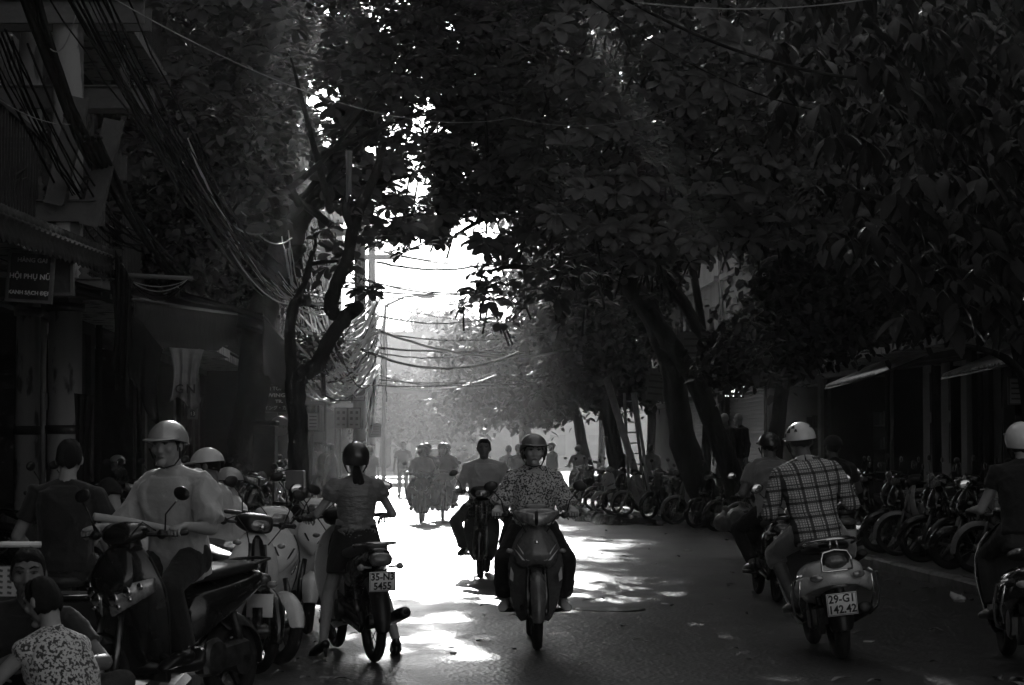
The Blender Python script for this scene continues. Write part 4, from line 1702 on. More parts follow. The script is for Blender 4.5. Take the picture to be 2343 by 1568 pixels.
def house(label, side, d0, L, floors, m, seed, fh=3.2, nwin=2, balcony=(1,), ground='dark', awn=None, setback=0.0, roof='flat', name='shop_house'):
    r = random.Random(seed)
    u = (FAC_L - setback) if side < 0 else (FAC_R + setback)
    root = thing(name, label, 'building', st(u, d0, .115), ST_YAW if side < 0 else ST_YAW)
    MX = (lambda v: v) if side < 0 else (lambda v: (-v[0], v[1], v[2]))

    def bld(gg, nm, mm, parent=root, **k):
        if side > 0:
            gg.v = [(-a, b, c) for a, b, c in gg.v]
            gg.f = [tuple(reversed(f)) for f in gg.f]
        return gg.build(nm, mm, parent, **k)
    H = floors * fh + .4
    g = G()
    wins = []
    gz = 2.9
    wall_with_openings(g, L, 0, fh, [(.35, L - .35, 0.0, gz)])
    for f in range(1, floors):
        ops = []
        for i in range(nwin):
            w = min(1.15, L / nwin * .55)
            c = L * (i + .5) / nwin
            za = f * fh + (.05 if f in balcony else .9)
            ops.append((c - w / 2, c + w / 2, za, f * fh + 2.45))
        wins += ops
        wall_with_openings(g, L, f * fh, (f + 1) * fh, ops)
    wall_with_openings(g, L, floors * fh, H + .5, [])
    # side and rear walls, slabs
    D = 7.0
    for yy in (.11, L - .11):
        g.box((-D / 2 - .22, yy, H / 2), (D, .2, H))
    g.box((-D - .3, L / 2, H / 2), (.2, L, H))
    bld(g, 'wall', m, smooth=False)
    g = G()
    for f in range(1, floors + 1):
        g.box((-D / 2, L / 2, f * fh - .12), (D - .5, L - .44, .2))
    bld(g, 'floor_slab', BM['concrete'], smooth=False)
    g = G()
    for f in range(1, floors + 1):
        g.box((.06, L / 2, f * fh + .02), (.14, L + .004 * f, .16))
    g.box((.1, L / 2, H + .53), (.3, L, .1))
    bld(g, 'cornice', m, smooth=False)
    if roof == 'tile':
        g = G()
        n = int(L / .22)
        for i in range(n):
            y = (i + .5) * L / n
            g.tube([(.35, y, H + .45), (-3.5, y, H + 2.0)], .1, 6)
        bld(g, 'roof', BM['tile'])
    for (a, b, za, zb) in wins:
        g = G()
        t = .06
        for (c, s_) in (((-.10, (a + b) / 2, za + t / 2), (.1, b - a - .004, t)), ((-.10, (a + b) / 2, zb - t / 2), (.1, b - a - .004, t)),
                        ((-.10, a + t / 2, (za + zb) / 2), (.1, t, zb - za - .13)), ((-.10, b - t / 2, (za + zb) / 2), (.1, t, zb - za - .13)),
                        ((-.10, (a + b) / 2, (za + zb) / 2), (.07, t * .8, zb - za - .14)), ((-.10, (a + b) / 2, za + (zb - za) * .7), (.05, b - a - .13, t * .7))):
            g.box(c, s_)
        fr = bld(g, 'window', BM['frame'], smooth=False)
        bld(G().box((-.13, (a + b) / 2, (za + zb) / 2), (.01, b - a - .1, zb - za - .1)), 'pane', BM['glass'], fr, smooth=False)
        if r.random() < .6:
            for s_ in (-1, 1):
                g = G()
                w2 = (b - a) / 2
                yc = a - w2 / 2 - .01 if s_ < 0 else b + w2 / 2 + .01
                g.box((.03, yc, (za + zb) / 2), (.03, w2, zb - za))
                for k in range(int((zb - za) / .12)):
                    g.box((.052, yc, za + .08 + k * .12), (.02, w2 - .1, .07), rot=(0, .5, 0))
                bld(g, 'shutter', BM['wood'], fr, smooth=False)
    for f in balcony:
        if f >= floors:
            continue
        z = f * fh
        g = G()
        g.box((.5, L / 2, z - .08), (.98, L - .1, .14))
        bld(g, 'balcony_slab', BM['concrete'], smooth=False)
        g = G()
        n = int(L / .14)
        for i in range(n + 1):
            y = .1 + (L - .2) * i / n
            g.box((.93, y, z + .46), (.018, .018, .9))
        g.box((.93, L / 2, z + .93), (.05, L - .16, .04))
        g.box((.93, L / 2, z + .08), (.03, L - .16, .03))
        for yy in (.08, L - .08):
            g.box((.5, yy, z + .93), (.86, .03, .04))
            for i in range(5):
                g.box((.12 + i * .17, yy, z + .46), (.016, .016, .9))
        bld(g, 'railing', BM['iron'], smooth=False)
        if r.random() < .8:
            g = G()
            yy = L * r.uniform(.2, .8)
            g.box((.18, yy, z + 2.1), (.32, .8, .55), bev=.03)
            ac = bld(g, 'air_conditioner', BM['wall_c'], smooth=False)
            bld(G().torus((.345, yy - .12, z + 2.1), (1, 0, 0), .19, .02, 16, 6).lathe([(.05, .345), (.05, .36)], (0, yy - .12, z + 2.1), 'X', 10), 'fan_grille', BM['iron'], ac)
        if r.random() < .7:
            for q in range(3):
                yy = L * r.uniform(.1, .9)
                g = G()
                g.lathe([(.08, 0), (.12, .2), (.11, .2)], (.75, yy, z + .0), 'Z', 10)
                pot = bld(g, 'plant_pot', BM['wall_b'])
                g = G()
                for w_ in range(14):
                    a_ = r.uniform(0, 6.28)
                    ln = r.uniform(.2, .45)
                    p0 = Vector((.75, yy, z + .2))
                    p2 = p0 + Vector((math.cos(a_) * ln * .6, math.sin(a_) * ln * .6, ln * .7))
                    g.tube([p0, lerp(p0, p2, .5) + Vector((0, 0, .06)), p2], [.008, .03, .004], 4, flat=.2)
                bld(g, 'plant_leaves', FOL, pot)
    # ground floor
    if ground == 'shutter':
        fr = bld(G().box((-.16, L / 2, gz / 2), (.02, L - .7, gz - .01)), 'door_panel', BM['metal'], smooth=False)
        n = int(gz / .11)
        me = G().box((0, 0, 0), (.035, L - .72, .095), bev=.012).mesh('slat', False)
        for i in range(n):
            o = link('slat', me, BM['metal'], fr)
            o.location = ((-.13 if side < 0 else .13), (L / 2), .06 + i * gz / n)
    else:
        g = G()
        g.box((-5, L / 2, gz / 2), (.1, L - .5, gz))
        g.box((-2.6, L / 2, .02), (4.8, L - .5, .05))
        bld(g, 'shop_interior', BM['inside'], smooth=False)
        if ground == 'doors':
            n = max(3, int(L / .7))
            for i in range(n):
                w = (L - .7) / n
                if r.random() < .75:
                    g = G()
                    yc = .35 + w * (i + .5)
                    g.box((-.1, yc, gz / 2), (.05, w - .015, gz - .02))
                    for zz in (.5, 1.5, 2.4):
                        g.box((-.07, yc, zz), (.02, w - .16, .7))
                    bld(g, 'door_leaf', r.choice([BM['wood'], BM['wall_b'], BM['wood'], BM['metal']]), smooth=False)
        else:
            for q in range(3):
                g = G()
                yy = L * (.2 + .3 * q)
                for zz in (.4, .9, 1.4, 1.9):
                    g.box((-1.1, yy, zz), (.4, L * .22, .03))
                    for w_ in range(4):
                        hh = r.uniform(.12, .36)
                        g.box((-1.1, yy + (w_ - 1.5) * L * .05, zz + .02 + hh / 2), (.2, L * .035, hh), bev=.01)
                for y2 in (-.11, .11):
                    g.box((-1.1, yy + L * y2, 1.1), (.42, .04, 2.2))
                bld(g, 'shelf_unit', r.choice([BM['wall_b'], BM['wood'], BM['sign']]), smooth=False)
    # drain pipe
    g = G()
    g.tube([(.07, L - .12, 0), (.07, L - .12, H)], .045, 8)
    bld(g, 'drain_pipe', BM['wall_b'])
    # street-facing fascia sign
    if r.random() < .9:
        g = G()
        g.box((.1, L / 2, gz + .35), (.12, L - .5, .62))
        bld(g, 'fascia_board', r.choice([BM['sign'], BM['sign_dark'], BM['wall_b']]), smooth=False)
    return root


FOL = mat('pot_leaves', .06, rough=.5, noise=.3)
_hs = [
    ('dark narrow house continuing the left row out of view, added to darken the near left', -1, -6.0, 19.8, 4, 'wall_b', 53, 'dark', (1,)),  # this unseen house and the next are put in to block sky light
    ('dark panelled house beyond the right edge of the frame, added to darken that side', 1, 9.4, 14.4, 4, 'wall_b', 56, 'dark', (1,)),
    ('narrow grey shop house behind the twin concrete poles', -1, 14.0, 5.2, 4, 'wall_a', 11, 'dark', (1, 2)),
    ('dark stained shop house with the long tarpaulin awning', -1, 19.4, 5.0, 3, 'wall_b', 12, 'dark', (1,)),
    ('shop house with ribbed balcony behind the cable bundles', -1, 24.6, 4.6, 4, 'wall_a', 13, 'doors', (1, 2)),
    ('tall dark house behind the leaning left tree trunk', -1, 29.4, 5.4, 4, 'wall_b', 14, 'dark', (1,)),
    ('pale tube house just behind the metal street cabinet', -1, 35.0, 4.8, 3, 'wall_c', 15, 'dark', (1, 2)),
    ('tour office house carrying the black hanging sign', -1, 40.0, 6.0, 4, 'wall_a', 16, 'doors', (1, 2)),
    ('house with white poster boards on its front', -1, 46.2, 7.0, 3, 'wall_b', 17, 'dark', (1,)),
    ('hazy house behind the group of people by parked bikes', -1, 53.4, 7.0, 4, 'wall_c', 18, 'dark', (1, 2)),
    ('far hazy house past the poster boards', -1, 60.6, 8.0, 3, 'wall_a', 19, 'doors', (1,)),
    ('last hazy house on the cable side of the street', -1, 68.8, 9.0, 3, 'wall_c', 20, 'dark', (1,)),
    ('low hazy house after the far awning', -1, 78.0, 9.0, 3, 'wall_c', 21, 'dark', (1,)),
    ('faint low house near the end of the left row', -1, 87.2, 11.0, 3, 'wall_a', 22, 'dark', (1,)),
    ('faintest end house of the left row', -1, 98.4, 14.0, 2, 'wall_c', 23, 'dark', (1,)),
    ('dark house with shuttered front behind the right edge scooter', 1, 24.0, 5.6, 3, 'wall_b', 31, 'doors', (1,)),
    ('dark panelled shop house under the larger corrugated awning', 1, 29.8, 5.6, 3, 'wall_b', 32, 'doors', (1, 2)),
    ('dark shop house under the smaller corrugated awning', 1, 35.6, 6.0, 3, 'wall_b', 33, 'doors', (1,)),
    ('clothes shop house with mannequins at its door', 1, 41.8, 6.4, 3, 'wall_a', 34, 'dark', (1, 2)),
    ('shop house with posters above the forked tree', 1, 48.4, 7.0, 3, 'wall_c', 35, 'dark', (1,)),
    ('shop house with a closed roller shutter behind the ladder', 1, 55.6, 8.0, 3, 'wall_a', 36, 'shutter', (1,)),
    ('hazy pale house behind the far parked motorbikes', 1, 63.8, 8.0, 3, 'wall_c', 37, 'shutter', (1,)),
    ('farthest house on the leafy side of the street', 1, 72.0, 10.0, 3, 'wall_a', 38, 'dark', (1,)),
]
for lb, sd, d0, L, fl, m, seed, gr, bal in _hs:
    house(lb, sd, d0, L, fl, BM[m], seed, ground=gr, balcony=bal, nwin=2 if L < 6 else 3, roof='tile' if seed % 3 == 0 else 'flat',
          setback=(-1.5 if sd < 0 and d0 > 45 else 0) + (.0 if seed % 2 else .12))
# closing terrace far down the street: plain distant blocks
for i, (px, d, w, h) in enumerate(((760, 150, 16, 9), (1230, 160, 18, 8))):
    root = thing('distant_building', ('distant pale block rising left of the street end', 'distant low block among trees at the street end')[i], 'building', (gx(px, d), d, 0))
    g = G()
    g.box((0, 0, h / 2), (w, 8, h))
    g.box((0, -.2, h + .2), (w + .6, 8.4, .4))
    g.build('wall', BM['wall_c'], root, smooth=False)
    for fz in range(int(h / 3)):
        for k in range(6):
            g = G().box(((k - 2.5) * w / 6.5, -4.02, 1.8 + fz * 3), (1.1, .08, 1.5))
            g.build('window', BM['glass'], root, smooth=False)

# ------------------------------------------------------------------ awnings (corrugated sheet / tarpaulin)
def awning(name, label, p00, p01, p10, p11, m, corr=.0, n=40, rows=6, sag=0.0, thick=.01, valance=0.0, cat='awning', frame=True):
    """sheet between back edge p00-p01 and front edge p10-p11"""
    root = thing(name, label, cat, lerp(Vector(p10), Vector(p11), .5))
    o_ = root.location.copy()
    p00, p01, p10, p11 = [Vector(p) - o_ for p in (p00, p01, p10, p11)]
    rr = []
    for i in range(rows + 1):
        t = i / rows
        row = []
        for j in range(n + 1):
            q = j / n
            p = lerp(lerp(p00, p01, q), lerp(p10, p11, q), t)
            z = corr * (1 if j % 2 else -1) - sag * math.sin(math.pi * q) * t - sag * .8 * math.sin(math.pi * t) + sag * .25 * math.sin(q * 19 + t * 4)
            row.append(p + Vector((0, 0, z)))
        rr.append(row)
    G().panel(rr, (0, 0, -thick)).build('roof_sheet', m, root, smooth=corr == 0)
    if valance:
        rows_ = []
        for i in range(5):
            t = i / 4
            rows_.append([rr[-1][j] + Vector((.012 * math.sin(i * 2.2), .0, -valance * t * (1 + .02 * math.sin(j * .9)))) for j in range(n + 1)])
        G().panel(rows_, (.006, .004, 0)).build('valance', m, root)
    if frame:
        for q in (.03, .5, .97):
            a, b = lerp(p00, p01, q), lerp(p10, p11, q)
            G().tube([a + Vector((0, 0, -.05 - sag)), b + Vector((0, 0, -.05 - sag))], .02, 6).build('bracket', BM['iron'], root)
        G().tube([p10 + Vector((0, 0, -.05)), p11 + Vector((0, 0, -.05))], .018, 6).build('front_bar', BM['iron'], root)
    return root


awning('tarpaulin_awning', 'long ribbed dark awning slanting in at the left edge above the painted board', st(-3.95, 11.0, 3.5), st(-3.95, 17.3, 3.6), st(-2.3, 11.0, 2.85), st(-2.28, 17.2, 3.08), BM['tarp'], corr=.012, n=60, valance=.20)
awning('tarpaulin_awning', 'dark sagging awning running away above the man in the pale cap', st(-3.95, 17.6, 3.3), st(-3.95, 27.5, 3.75), st(-2.15, 17.4, 2.75), st(-2.05, 27.3, 3.25), BM['tarp'], sag=.07, n=50, valance=.42)
awning('tarpaulin_awning', 'tattered hanging awning beside the left tree trunk', st(-3.95, 27.9, 3.9), st(-3.95, 32, 3.9), st(-1.75, 27.7, 3.25), st(-1.6, 32, 3.05), BM['tarp'], sag=.05, n=30, valance=.75)
awning('corrugated_awning', 'pale corrugated awning at the right edge catching light', st(9.35, 26.5, 3.1), st(9.35, 33.3, 3.05), st(8.1, 26.5, 2.72), st(8.25, 33.0, 2.62), BM['corr'], corr=.022, n=70)
awning('corrugated_awning', 'short corrugated awning lit along its lower edge above the checked shirt', st(9.35, 37.5, 3.25), st(9.35, 42.3, 3.2), st(8.25, 37.6, 2.82), st(8.25, 42, 2.72), BM['corr'], corr=.022, n=60)
awning('corrugated_awning', 'small bright tin awning high among the leaves at right', st(9.4, 38.5, 7.9), st(9.4, 41.0, 7.9), st(7.9, 38.5, 7.25), st(7.9, 41, 7.25), BM['corr'], corr=.02, n=30)
awning('tarpaulin_awning', 'hazy far awning stretched over the pavement near the pale car', st(-2.5, 56, 4.0), st(-2.5, 63, 4.0), st(-1.0, 56, 3.3), st(-1.0, 63, 3.3), BM['tarp'], sag=.08, n=24, valance=.3)
awning('market_tarpaulin', 'far tarpaulin strung across the end of the street', st(-2.5, 96, 4.6), st(-2.5, 108, 4.2), st(3.2, 95, 4.0), st(3.2, 108, 4.4), BM['tarp'], sag=.25, n=20, valance=.5, frame=False)

# ------------------------------------------------------------------ utility poles with cross arms, transformer and insulators
def utility_pole(label, loc, R, H, arms=(), taper=.75, dents=True):
    root = thing('utility_pole', label, 'pole', loc)
    g = G()
    n = 14
    g.tube([(0, 0, H * i / n) for i in range(n + 1)], [R * (1 - (1 - taper) * i / n) for i in range(n + 1)], 20)
    g.build('pole_shaft', BM['concrete'], root)
    for z in (1.55, 2.62):
        G().lathe([(R * .99 + .0, z - .04), (R + .015, z - .035), (R + .015, z + .035), (R * .99, z + .04)], (0, 0, 0), 'Z', 20).build('steel_band', BM['iron'], root)
    for (z, x0, x1, h) in arms:
        g = G()
        for yy in (-R - .03, R + .03):
            g.box(((x0 + x1) / 2, yy, z), (x1 - x0, .05, h))
            g.box(((x0 + x1) / 2, yy - .02 if yy < 0 else yy + .02, z + h / 2), (x1 - x0, .09, .012))
        g.build('cross_arm', BM['wall_c'], root, smooth=False)
        for k in range(3):
            x = x0 + (x1 - x0) * (k + .5) / 3
            g = G()
            g.lathe([(.03, 0), (.075, .03), (.04, .06), (.075, .09), (.04, .12), (.07, .15), (.03, .18), (.02, .24)], (x, 0, z + h / 2), 'Z', 14)
            g.build('insulator', BM['wall_c'], root)
    return root


pa = utility_pole('slim concrete pole nearest the left edge, pale below and dark on top', at(62, 1028, 19.6) * 1 + Vector((0, 0, -1.38)), .115, 10, arms=((4.55, -.5, 1.1, .2), (3.95, -.3, .85, .22)))
pb = utility_pole('thick concrete pole with peeling paint behind the man in the dark polo', at(147, 1028, 19.0) + Vector((0, 0, -1.38)), .155, 10, arms=((2.78, -.9, .35, .16), (3.45, -.8, .3, .18), (5.2, -.9, .7, .2)))
# transformer platform pieces
root = thing('transformer', 'boxy transformer with cooling fins fixed between the concrete poles', 'transformer', at(105, 470, 19.3))
g = G()
g.box((0, 0, 0), (.55, .45, .7), bev=.04)
g.build('tank', BM['iron'], root, smooth=False)
for i in range(7):
    G().box((-.3 + i * .1, -.27, 0), (.02, .1, .56)).build('cooling_fin', BM['iron'], root, smooth=False)
for i in range(3):
    G().lathe([(.04, 0), (.07, .04), (.04, .07), (.07, .11), (.04, .14), (.02, .26)], (-.17 + .17 * i, 0, .35), 'Z', 12).build('insulator', BM['wall_c'], root)
for px, py, d, dx in ((150, 345, 18.6, -.16), (230, 395, 18.8, .10)):
    root = thing('steel_bracket', ('slanted steel channel hanging left of the cable bundle', 'bright steel channel hanging right of the cable bundle')[px > 200], 'bracket', at(px, py, d))
    g = G()
    g.box((0, 0, 0), (.16, .02, .95), rot=(0, .22, 0))
    g.box((.08, .04, 0), (.02, .09, .95), rot=(0, .22, 0))
    g.build('channel', BM['wall_c'], root, smooth=False)
    G().lathe([(.02, -.02), (.02, .02)], (0, -.02, .3), 'Y', 8).build('bolt', BM['iron'], root)
utility_pole('hazy concrete pole where the bright cables gather', st(-.95, 52, .115), .16, 9.5, arms=((8.3, -1.0, 1.0, .14), (6.6, -.8, .8, .14)))
utility_pole('farther hazy pole beyond the cable bunch', st(-1.0, 78, .115), .16, 9.5, arms=((8.3, -1.0, 1.0, .14),))

# ------------------------------------------------------------------ signs
def board(name, label, c, w, h, m, rz=0.0, ry=0.0, t=.04, cat='sign', edge=True):
    root = thing(name, label, cat, c, rz, ry=ry)
    G().box((0, 0, 0), (w, t, h), bev=.004).build('panel', m, root, smooth=False)
    if edge:
        g = G()
        for s in (-1, 1):
            g.box((s * w / 2, 0, 0), (.02, t + .02, h + .02))
            g.box((0, 0, s * h / 2), (w - .02, t + .024, .02))
        g.build('frame', BM['frame'], root, smooth=False)
    return root


RX = (math.radians(90), 0, 0)
b = board('painted_board', 'tilted painted board with white Vietnamese lettering beside the left pole', at(70, 634, 14.6), .29, .33, BM['sign_dark'], ry=.06)
lettering(b, 'HÀNG GAI', .042, BM['white'], (.01, -.024, .11), RX, bold=.0005)
lettering(b, 'HỘI PHỤ NỮ', .048, BM['white'], (0, -.024, .0), RX, bold=.001)
lettering(b, 'XANH SẠCH ĐẸP', .036, BM['white'], (0, -.024, -.11), RX, bold=.001)
b = board('small_box_sign', 'grey box sign leaning next to the painted board', at(130, 632, 15.2), .22, .26, BM['wall_a'], ry=-.02)
b = board('hanging_sign', 'black hanging sign with white Latin and Japanese lettering', at(625, 912, 36), .44, .46, BM['sign_dark'])
lettering(b, 'TINH TOÁN', .085, BM['white'], (0, -.026, .16), RX, bold=.001)
lettering(b, 'WING', .085, BM['white'], (.05, -.026, .05), RX, bold=.003, sx=1.3)
lettering(b, 'TR.', .07, BM['white'], (.1, -.026, -.05), RX, bold=.003, sx=1.3)
lettering(b, 'ウイング・カ', .075, BM['white'], (0, -.026, -.16), RX, bold=.001)
b = board('oval_sign', 'pale oval sign under the black hanging sign', at(640, 975, 37), .28, .02, BM['sign'], edge=False)
G().lathe([(.02, -.03), (.16, -.03), (.17, 0), (.16, .02), (.02, .02)], (0, 0, 0), 'Y', 24).build('oval_panel', BM['sign'], b)
lettering(b, 'Orange', .08, BM['iron'], (0, -.04, 0), RX)
b = board('shop_sign', 'grey sign reading TV beyond the left tree', at(712, 910, 44), .5, .3, BM['sign'])
lettering(b, 'TV', .22, BM['white'], (-.06, -.026, 0), RX, bold=.004)
WB = mat('poster_white', .5, rough=.6, noise=.1)
PD = mat('poster_print', .10, rough=.6)
k = 0
lbs = ['left one of the two tall poster boards with dark squares', 'right one of the two tall poster boards with dark squares', 'first of three pale poster boards in the upper row', 'middle of three pale poster boards in the upper row', 'third of three pale poster boards in the upper row']
for (x0, x1, y0, y1) in ((766, 794, 934, 980), (796, 824, 934, 980), (753, 777, 888, 917), (779, 804, 888, 917), (806, 834, 888, 917)):
    d = 46
    w, h = (x1 - x0) / FPX * d, (y1 - y0) / FPX * d
    b = board('poster_board', lbs[k], at((x0 + x1) / 2, (y0 + y1) / 2, d), w, h, WB, cat='poster', t=.03)
    for i in range(2):
        for j in range(3 if k < 2 else 1):
            G().box(((i - .5) * w * .45, -.018, h * (.28 - .3 * j) if k < 2 else -h * .2), (w * .22, .006, h * .14 if j < 2 else h * .08)).build('printed_square', PD, b, smooth=False)
    k += 1
for i, (px, py, d, w, h, lb) in enumerate(((700, 1000, 46, .75, .22, 'low pale shop sign above the group of people'), (716, 965, 45, .22, .36, 'narrow pale sign beside the tour office'), (858, 985, 50, .26, .3, 'small hazy sign hanging from the cable pole'), (738, 905, 45, .34, .3, 'grey lettered panel by the bright cables'), (1590, 800, 50, .75, .8, 'pale poster panel between the forked trunks'), (1612, 830, 51, .6, .7, 'grey poster panel right of the forked trunks'), (1500, 880, 52, .5, .75, 'tilted pale panel left of the forked trunk'), (2325, 895, 30, .22, .36, 'list board with faint printed columns at the right edge'))):
    b = board('shop_notice', lb, at(px, py, d), w, h, BM['sign'] if i % 2 == 0 else WB, ry=.1 if px in (1500,) else 0)
    for q in range(4):
        G().box((0, -.024, h * (.3 - .2 * q)), (w * .7, .006, h * .06)).build('printed_line', PD, b, smooth=False)
b = board('arched_sign', 'dark arched sign reading Golden Drum among the leaves', at(1785, 628, 40), 1.0, .12, BM['sign_dark'], edge=False)
G().lathe([(.02, -.03), (.55, -.03), (.56, 0), (.55, .02), (.02, .02)], (0, 0, -.2), 'Y', 28).build('arched_panel', BM['sign_dark'], b)
lettering(b, 'Golden Drum', .17, BM['white'], (0, -.06, 0), RX, bold=.001)
b = board('letter_sign', 'grey wall sign with a dark letter T high among the leaves', at(1600, 188, 46), .9, .9, BM['sign'], edge=False)
lettering(b, 'T', .62, BM['sign_dark'], (0, -.03, 0), RX, bold=.02)
NEON = ramp_mat('lit_letters', lambda nt, bb, tc: (bb.inputs['Emission Color'].__setattr__('default_value', (1, 1, 1, 1)), bb.inputs['Emission Strength'].__setattr__('default_value', 2.2)))
b = board('lit_sign', 'small lit sign reading HAC under the right foliage', at(1677, 892, 42), .42, .32, BM['sign_dark'], edge=False)
lettering(b, 'HAC', .17, NEON, (.05, -.03, 0), RX, bold=.0)
for i in range(7):
    G().box((-.15 + i * .05, -.03, -.12), (.018, .01, .022)).build('bulb', NEON, b, smooth=False)
b = board('number_sign', 'tiny dark house number plate reading 13 on a post behind the pale cap', at(441, 947, 20), .07, .08, BM['sign_dark'], t=.02)
lettering(b, '13', .05, BM['white'], (0, -.014, 0), RX)

# ------------------------------------------------------------------ street cabinet and boxes
root = thing('metal_cabinet', 'tall dark metal street cabinet with a pale top edge beside the left tree', 'cabinet', at(607, 1028, 30) + Vector((0, 0, -1.38)))
G().box((0, 0, .85), (.30, .4, 1.7), bev=.01).build('body', BM['iron'], root, smooth=False)
G().box((0, -.01, 1.74), (.34, .46, .06), bev=.01).build('top', BM['wall_a'], root, smooth=False)
G().box((.0, -.205, .85), (.26, .012, 1.5), bev=.004).build('door', BM['iron'], root, smooth=False)
root = thing('carton', 'grey square carton standing on a bike behind the woman in the skirt', 'box', at(676, 1097, 26.5))
G().box((0, 0, 0), (.22, .25, .22), bev=.01).build('box_body', BM['sign'], root, smooth=False)
# ------------------------------------------------------------------ trees
BARK = mat('dark_bark', .02, rough=.95, noise=.5, nscale=6, bump=.9, bscale=22, bdist=.03, stretch=(1, 1, .4))
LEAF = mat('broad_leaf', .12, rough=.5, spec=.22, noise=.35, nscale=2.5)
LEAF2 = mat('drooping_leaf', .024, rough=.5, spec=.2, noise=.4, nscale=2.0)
LEAF3 = mat('small_leaf', .06, rough=.55, spec=.25, noise=.45, nscale=1.5)


def scatter(name, tv, tf, mats_, m, parent=None, kind='stuff'):
    """many copies of a small template as one mesh; mats_: (N,3,4)"""
    tv = np.asarray(tv, 'f')
    N, n = len(mats_), len(tv)
    A = np.asarray(mats_, 'f')
    co = np.einsum('nij,vj->nvi', A[:, :, :3], tv) + A[:, None, :, 3]
    nf = len(tf)
    k = len(tf[0])
    f = np.asarray(tf, 'i')
    faces = (f[None, :, :] + (np.arange(N) * n)[:, None, None]).reshape(-1)
    me = bpy.data.meshes.new(name)
    me.vertices.add(N * n)
    me.vertices.foreach_set('co', co.reshape(-1))
    me.loops.add(N * nf * k)
    me.loops.foreach_set('vertex_index', faces.astype('i'))
    me.polygons.add(N * nf)
    me.polygons.foreach_set('loop_start', np.arange(0, N * nf * k, k, dtype='i'))
    me.polygons.foreach_set('use_smooth', np.ones(N * nf, bool))
    me.update(calc_edges=True)
    o = link(name, me, m, parent)
    if kind:
        o['kind'] = kind
    return o


def broad_leaf(L=.25, W=.125):
    """obovate leaf along +Y, channelled along the midrib, tip drooping; quads"""
    vs, fs = [], []
    prof = [(0, .06), (.2, .28), (.45, .72), (.72, 1.0), (.92, .72), (1.0, .12)]
    for t, w in prof:
        y = L * t
        z = .10 * L * math.sin(t * 2.2) - .22 * L * t * t
        for s in (-1, 0, 1):
            vs.append((s * W / 2 * w, y, z + (.16 * W * w * abs(s))))
    for i in range(len(prof) - 1):
        for j in (0, 1):
            a = i * 3 + j
            fs.append((a, a + 1, a + 4, a + 3))
    return vs, fs


def lance_leaf(L=.19, W=.055):
    vs, fs = [], []
    prof = [(0, .05), (.25, .7), (.5, 1.0), (.78, .66), (1.0, .05)]
    for t, w in prof:
        for s in (-1, 0, 1):
            vs.append((s * W / 2 * w, L * t, -.30 * L * t * t + .14 * W * w * abs(s)))
    for i in range(len(prof) - 1):
        for j in (0, 1):
            a = i * 3 + j
            fs.append((a, a + 1, a + 4, a + 3))
    return vs, fs


def mat34(R, s, p):
    A = np.zeros((3, 4))
    A[:, :3] = np.array(R) * s
    A[:, 3] = p
    return A


def rosette(centres, r, nleaf=9, size=1.0, tilt_sd=.35, up=(0, 0, 1)):
    """leaf matrices for whorls of leaves at the given points"""
    out, dist = [], []
    for c in centres:
        axis = (Vector(up) + Vector((r.gauss(0, tilt_sd), r.gauss(0, tilt_sd) - .25, 0))).normalized()
        Q = axis.to_track_quat('Z', 'Y').to_matrix()
        sc = size * r.uniform(.75, 1.15)
        a0 = r.uniform(0, 6.28)
        for k in range(nleaf):
            a = a0 + 2 * math.pi * k / nleaf * (1 if k < nleaf * .7 else 1.43) + r.uniform(-.15, .15)
            inner = k >= nleaf * .7
            el = r.uniform(.45, .95) if inner else r.uniform(-.25, .28)
            R = Q @ Matrix.Rotation(a, 3, 'Z') @ Matrix.Rotation(el, 3, 'X')
            s = sc * (r.uniform(.55, .8) if inner else r.uniform(.85, 1.1))
            out.append(mat34(R, s, Vector(c) + R @ Vector((0, .015, 0))))
    return out


def sprays(centres, r, n=7, droop=.9, size=1.0, spread=.12):
    out = []
    for c in centres:
        a0 = r.uniform(0, 6.28)
        for k in range(n):
            a = a0 + 2 * math.pi * k / n + r.uniform(-.3, .3)
            R = Matrix.Rotation(a, 3, 'Z') @ Matrix.Rotation(-droop * r.uniform(.4, 1.25), 3, 'X') @ Matrix.Rotation(r.uniform(-.5, .5), 3, 'Y')
            p = Vector(c) + Vector((math.cos(a), math.sin(a), r.uniform(-.3, .3))) * (spread * r.uniform(.1, 1))
            out.append(mat34(R, size * r.uniform(.7, 1.2), p))
    return out


def front_layer(r, d0, x0, x1, z0, z1, step, ok):
    """outer face of the crown: evenly spread whorls"""
    out = []
    z = z0
    row = 0
    while z < z1:
        x = x0 + (row % 2) * step * .5
        while x < x1:
            p = Vector((x + r.uniform(-.3, .3) * step, d0 + r.uniform(-.5, .5) + .5 * math.sin(x * 1.3 + z), z + r.uniform(-.25, .25) * step))
            p = thin(p)
            if ok(p) and not open_air(p, 1.0) and r.random() < .93:
                out.append(p)
            x += step
        z += step * .62
        row += 1
    return out


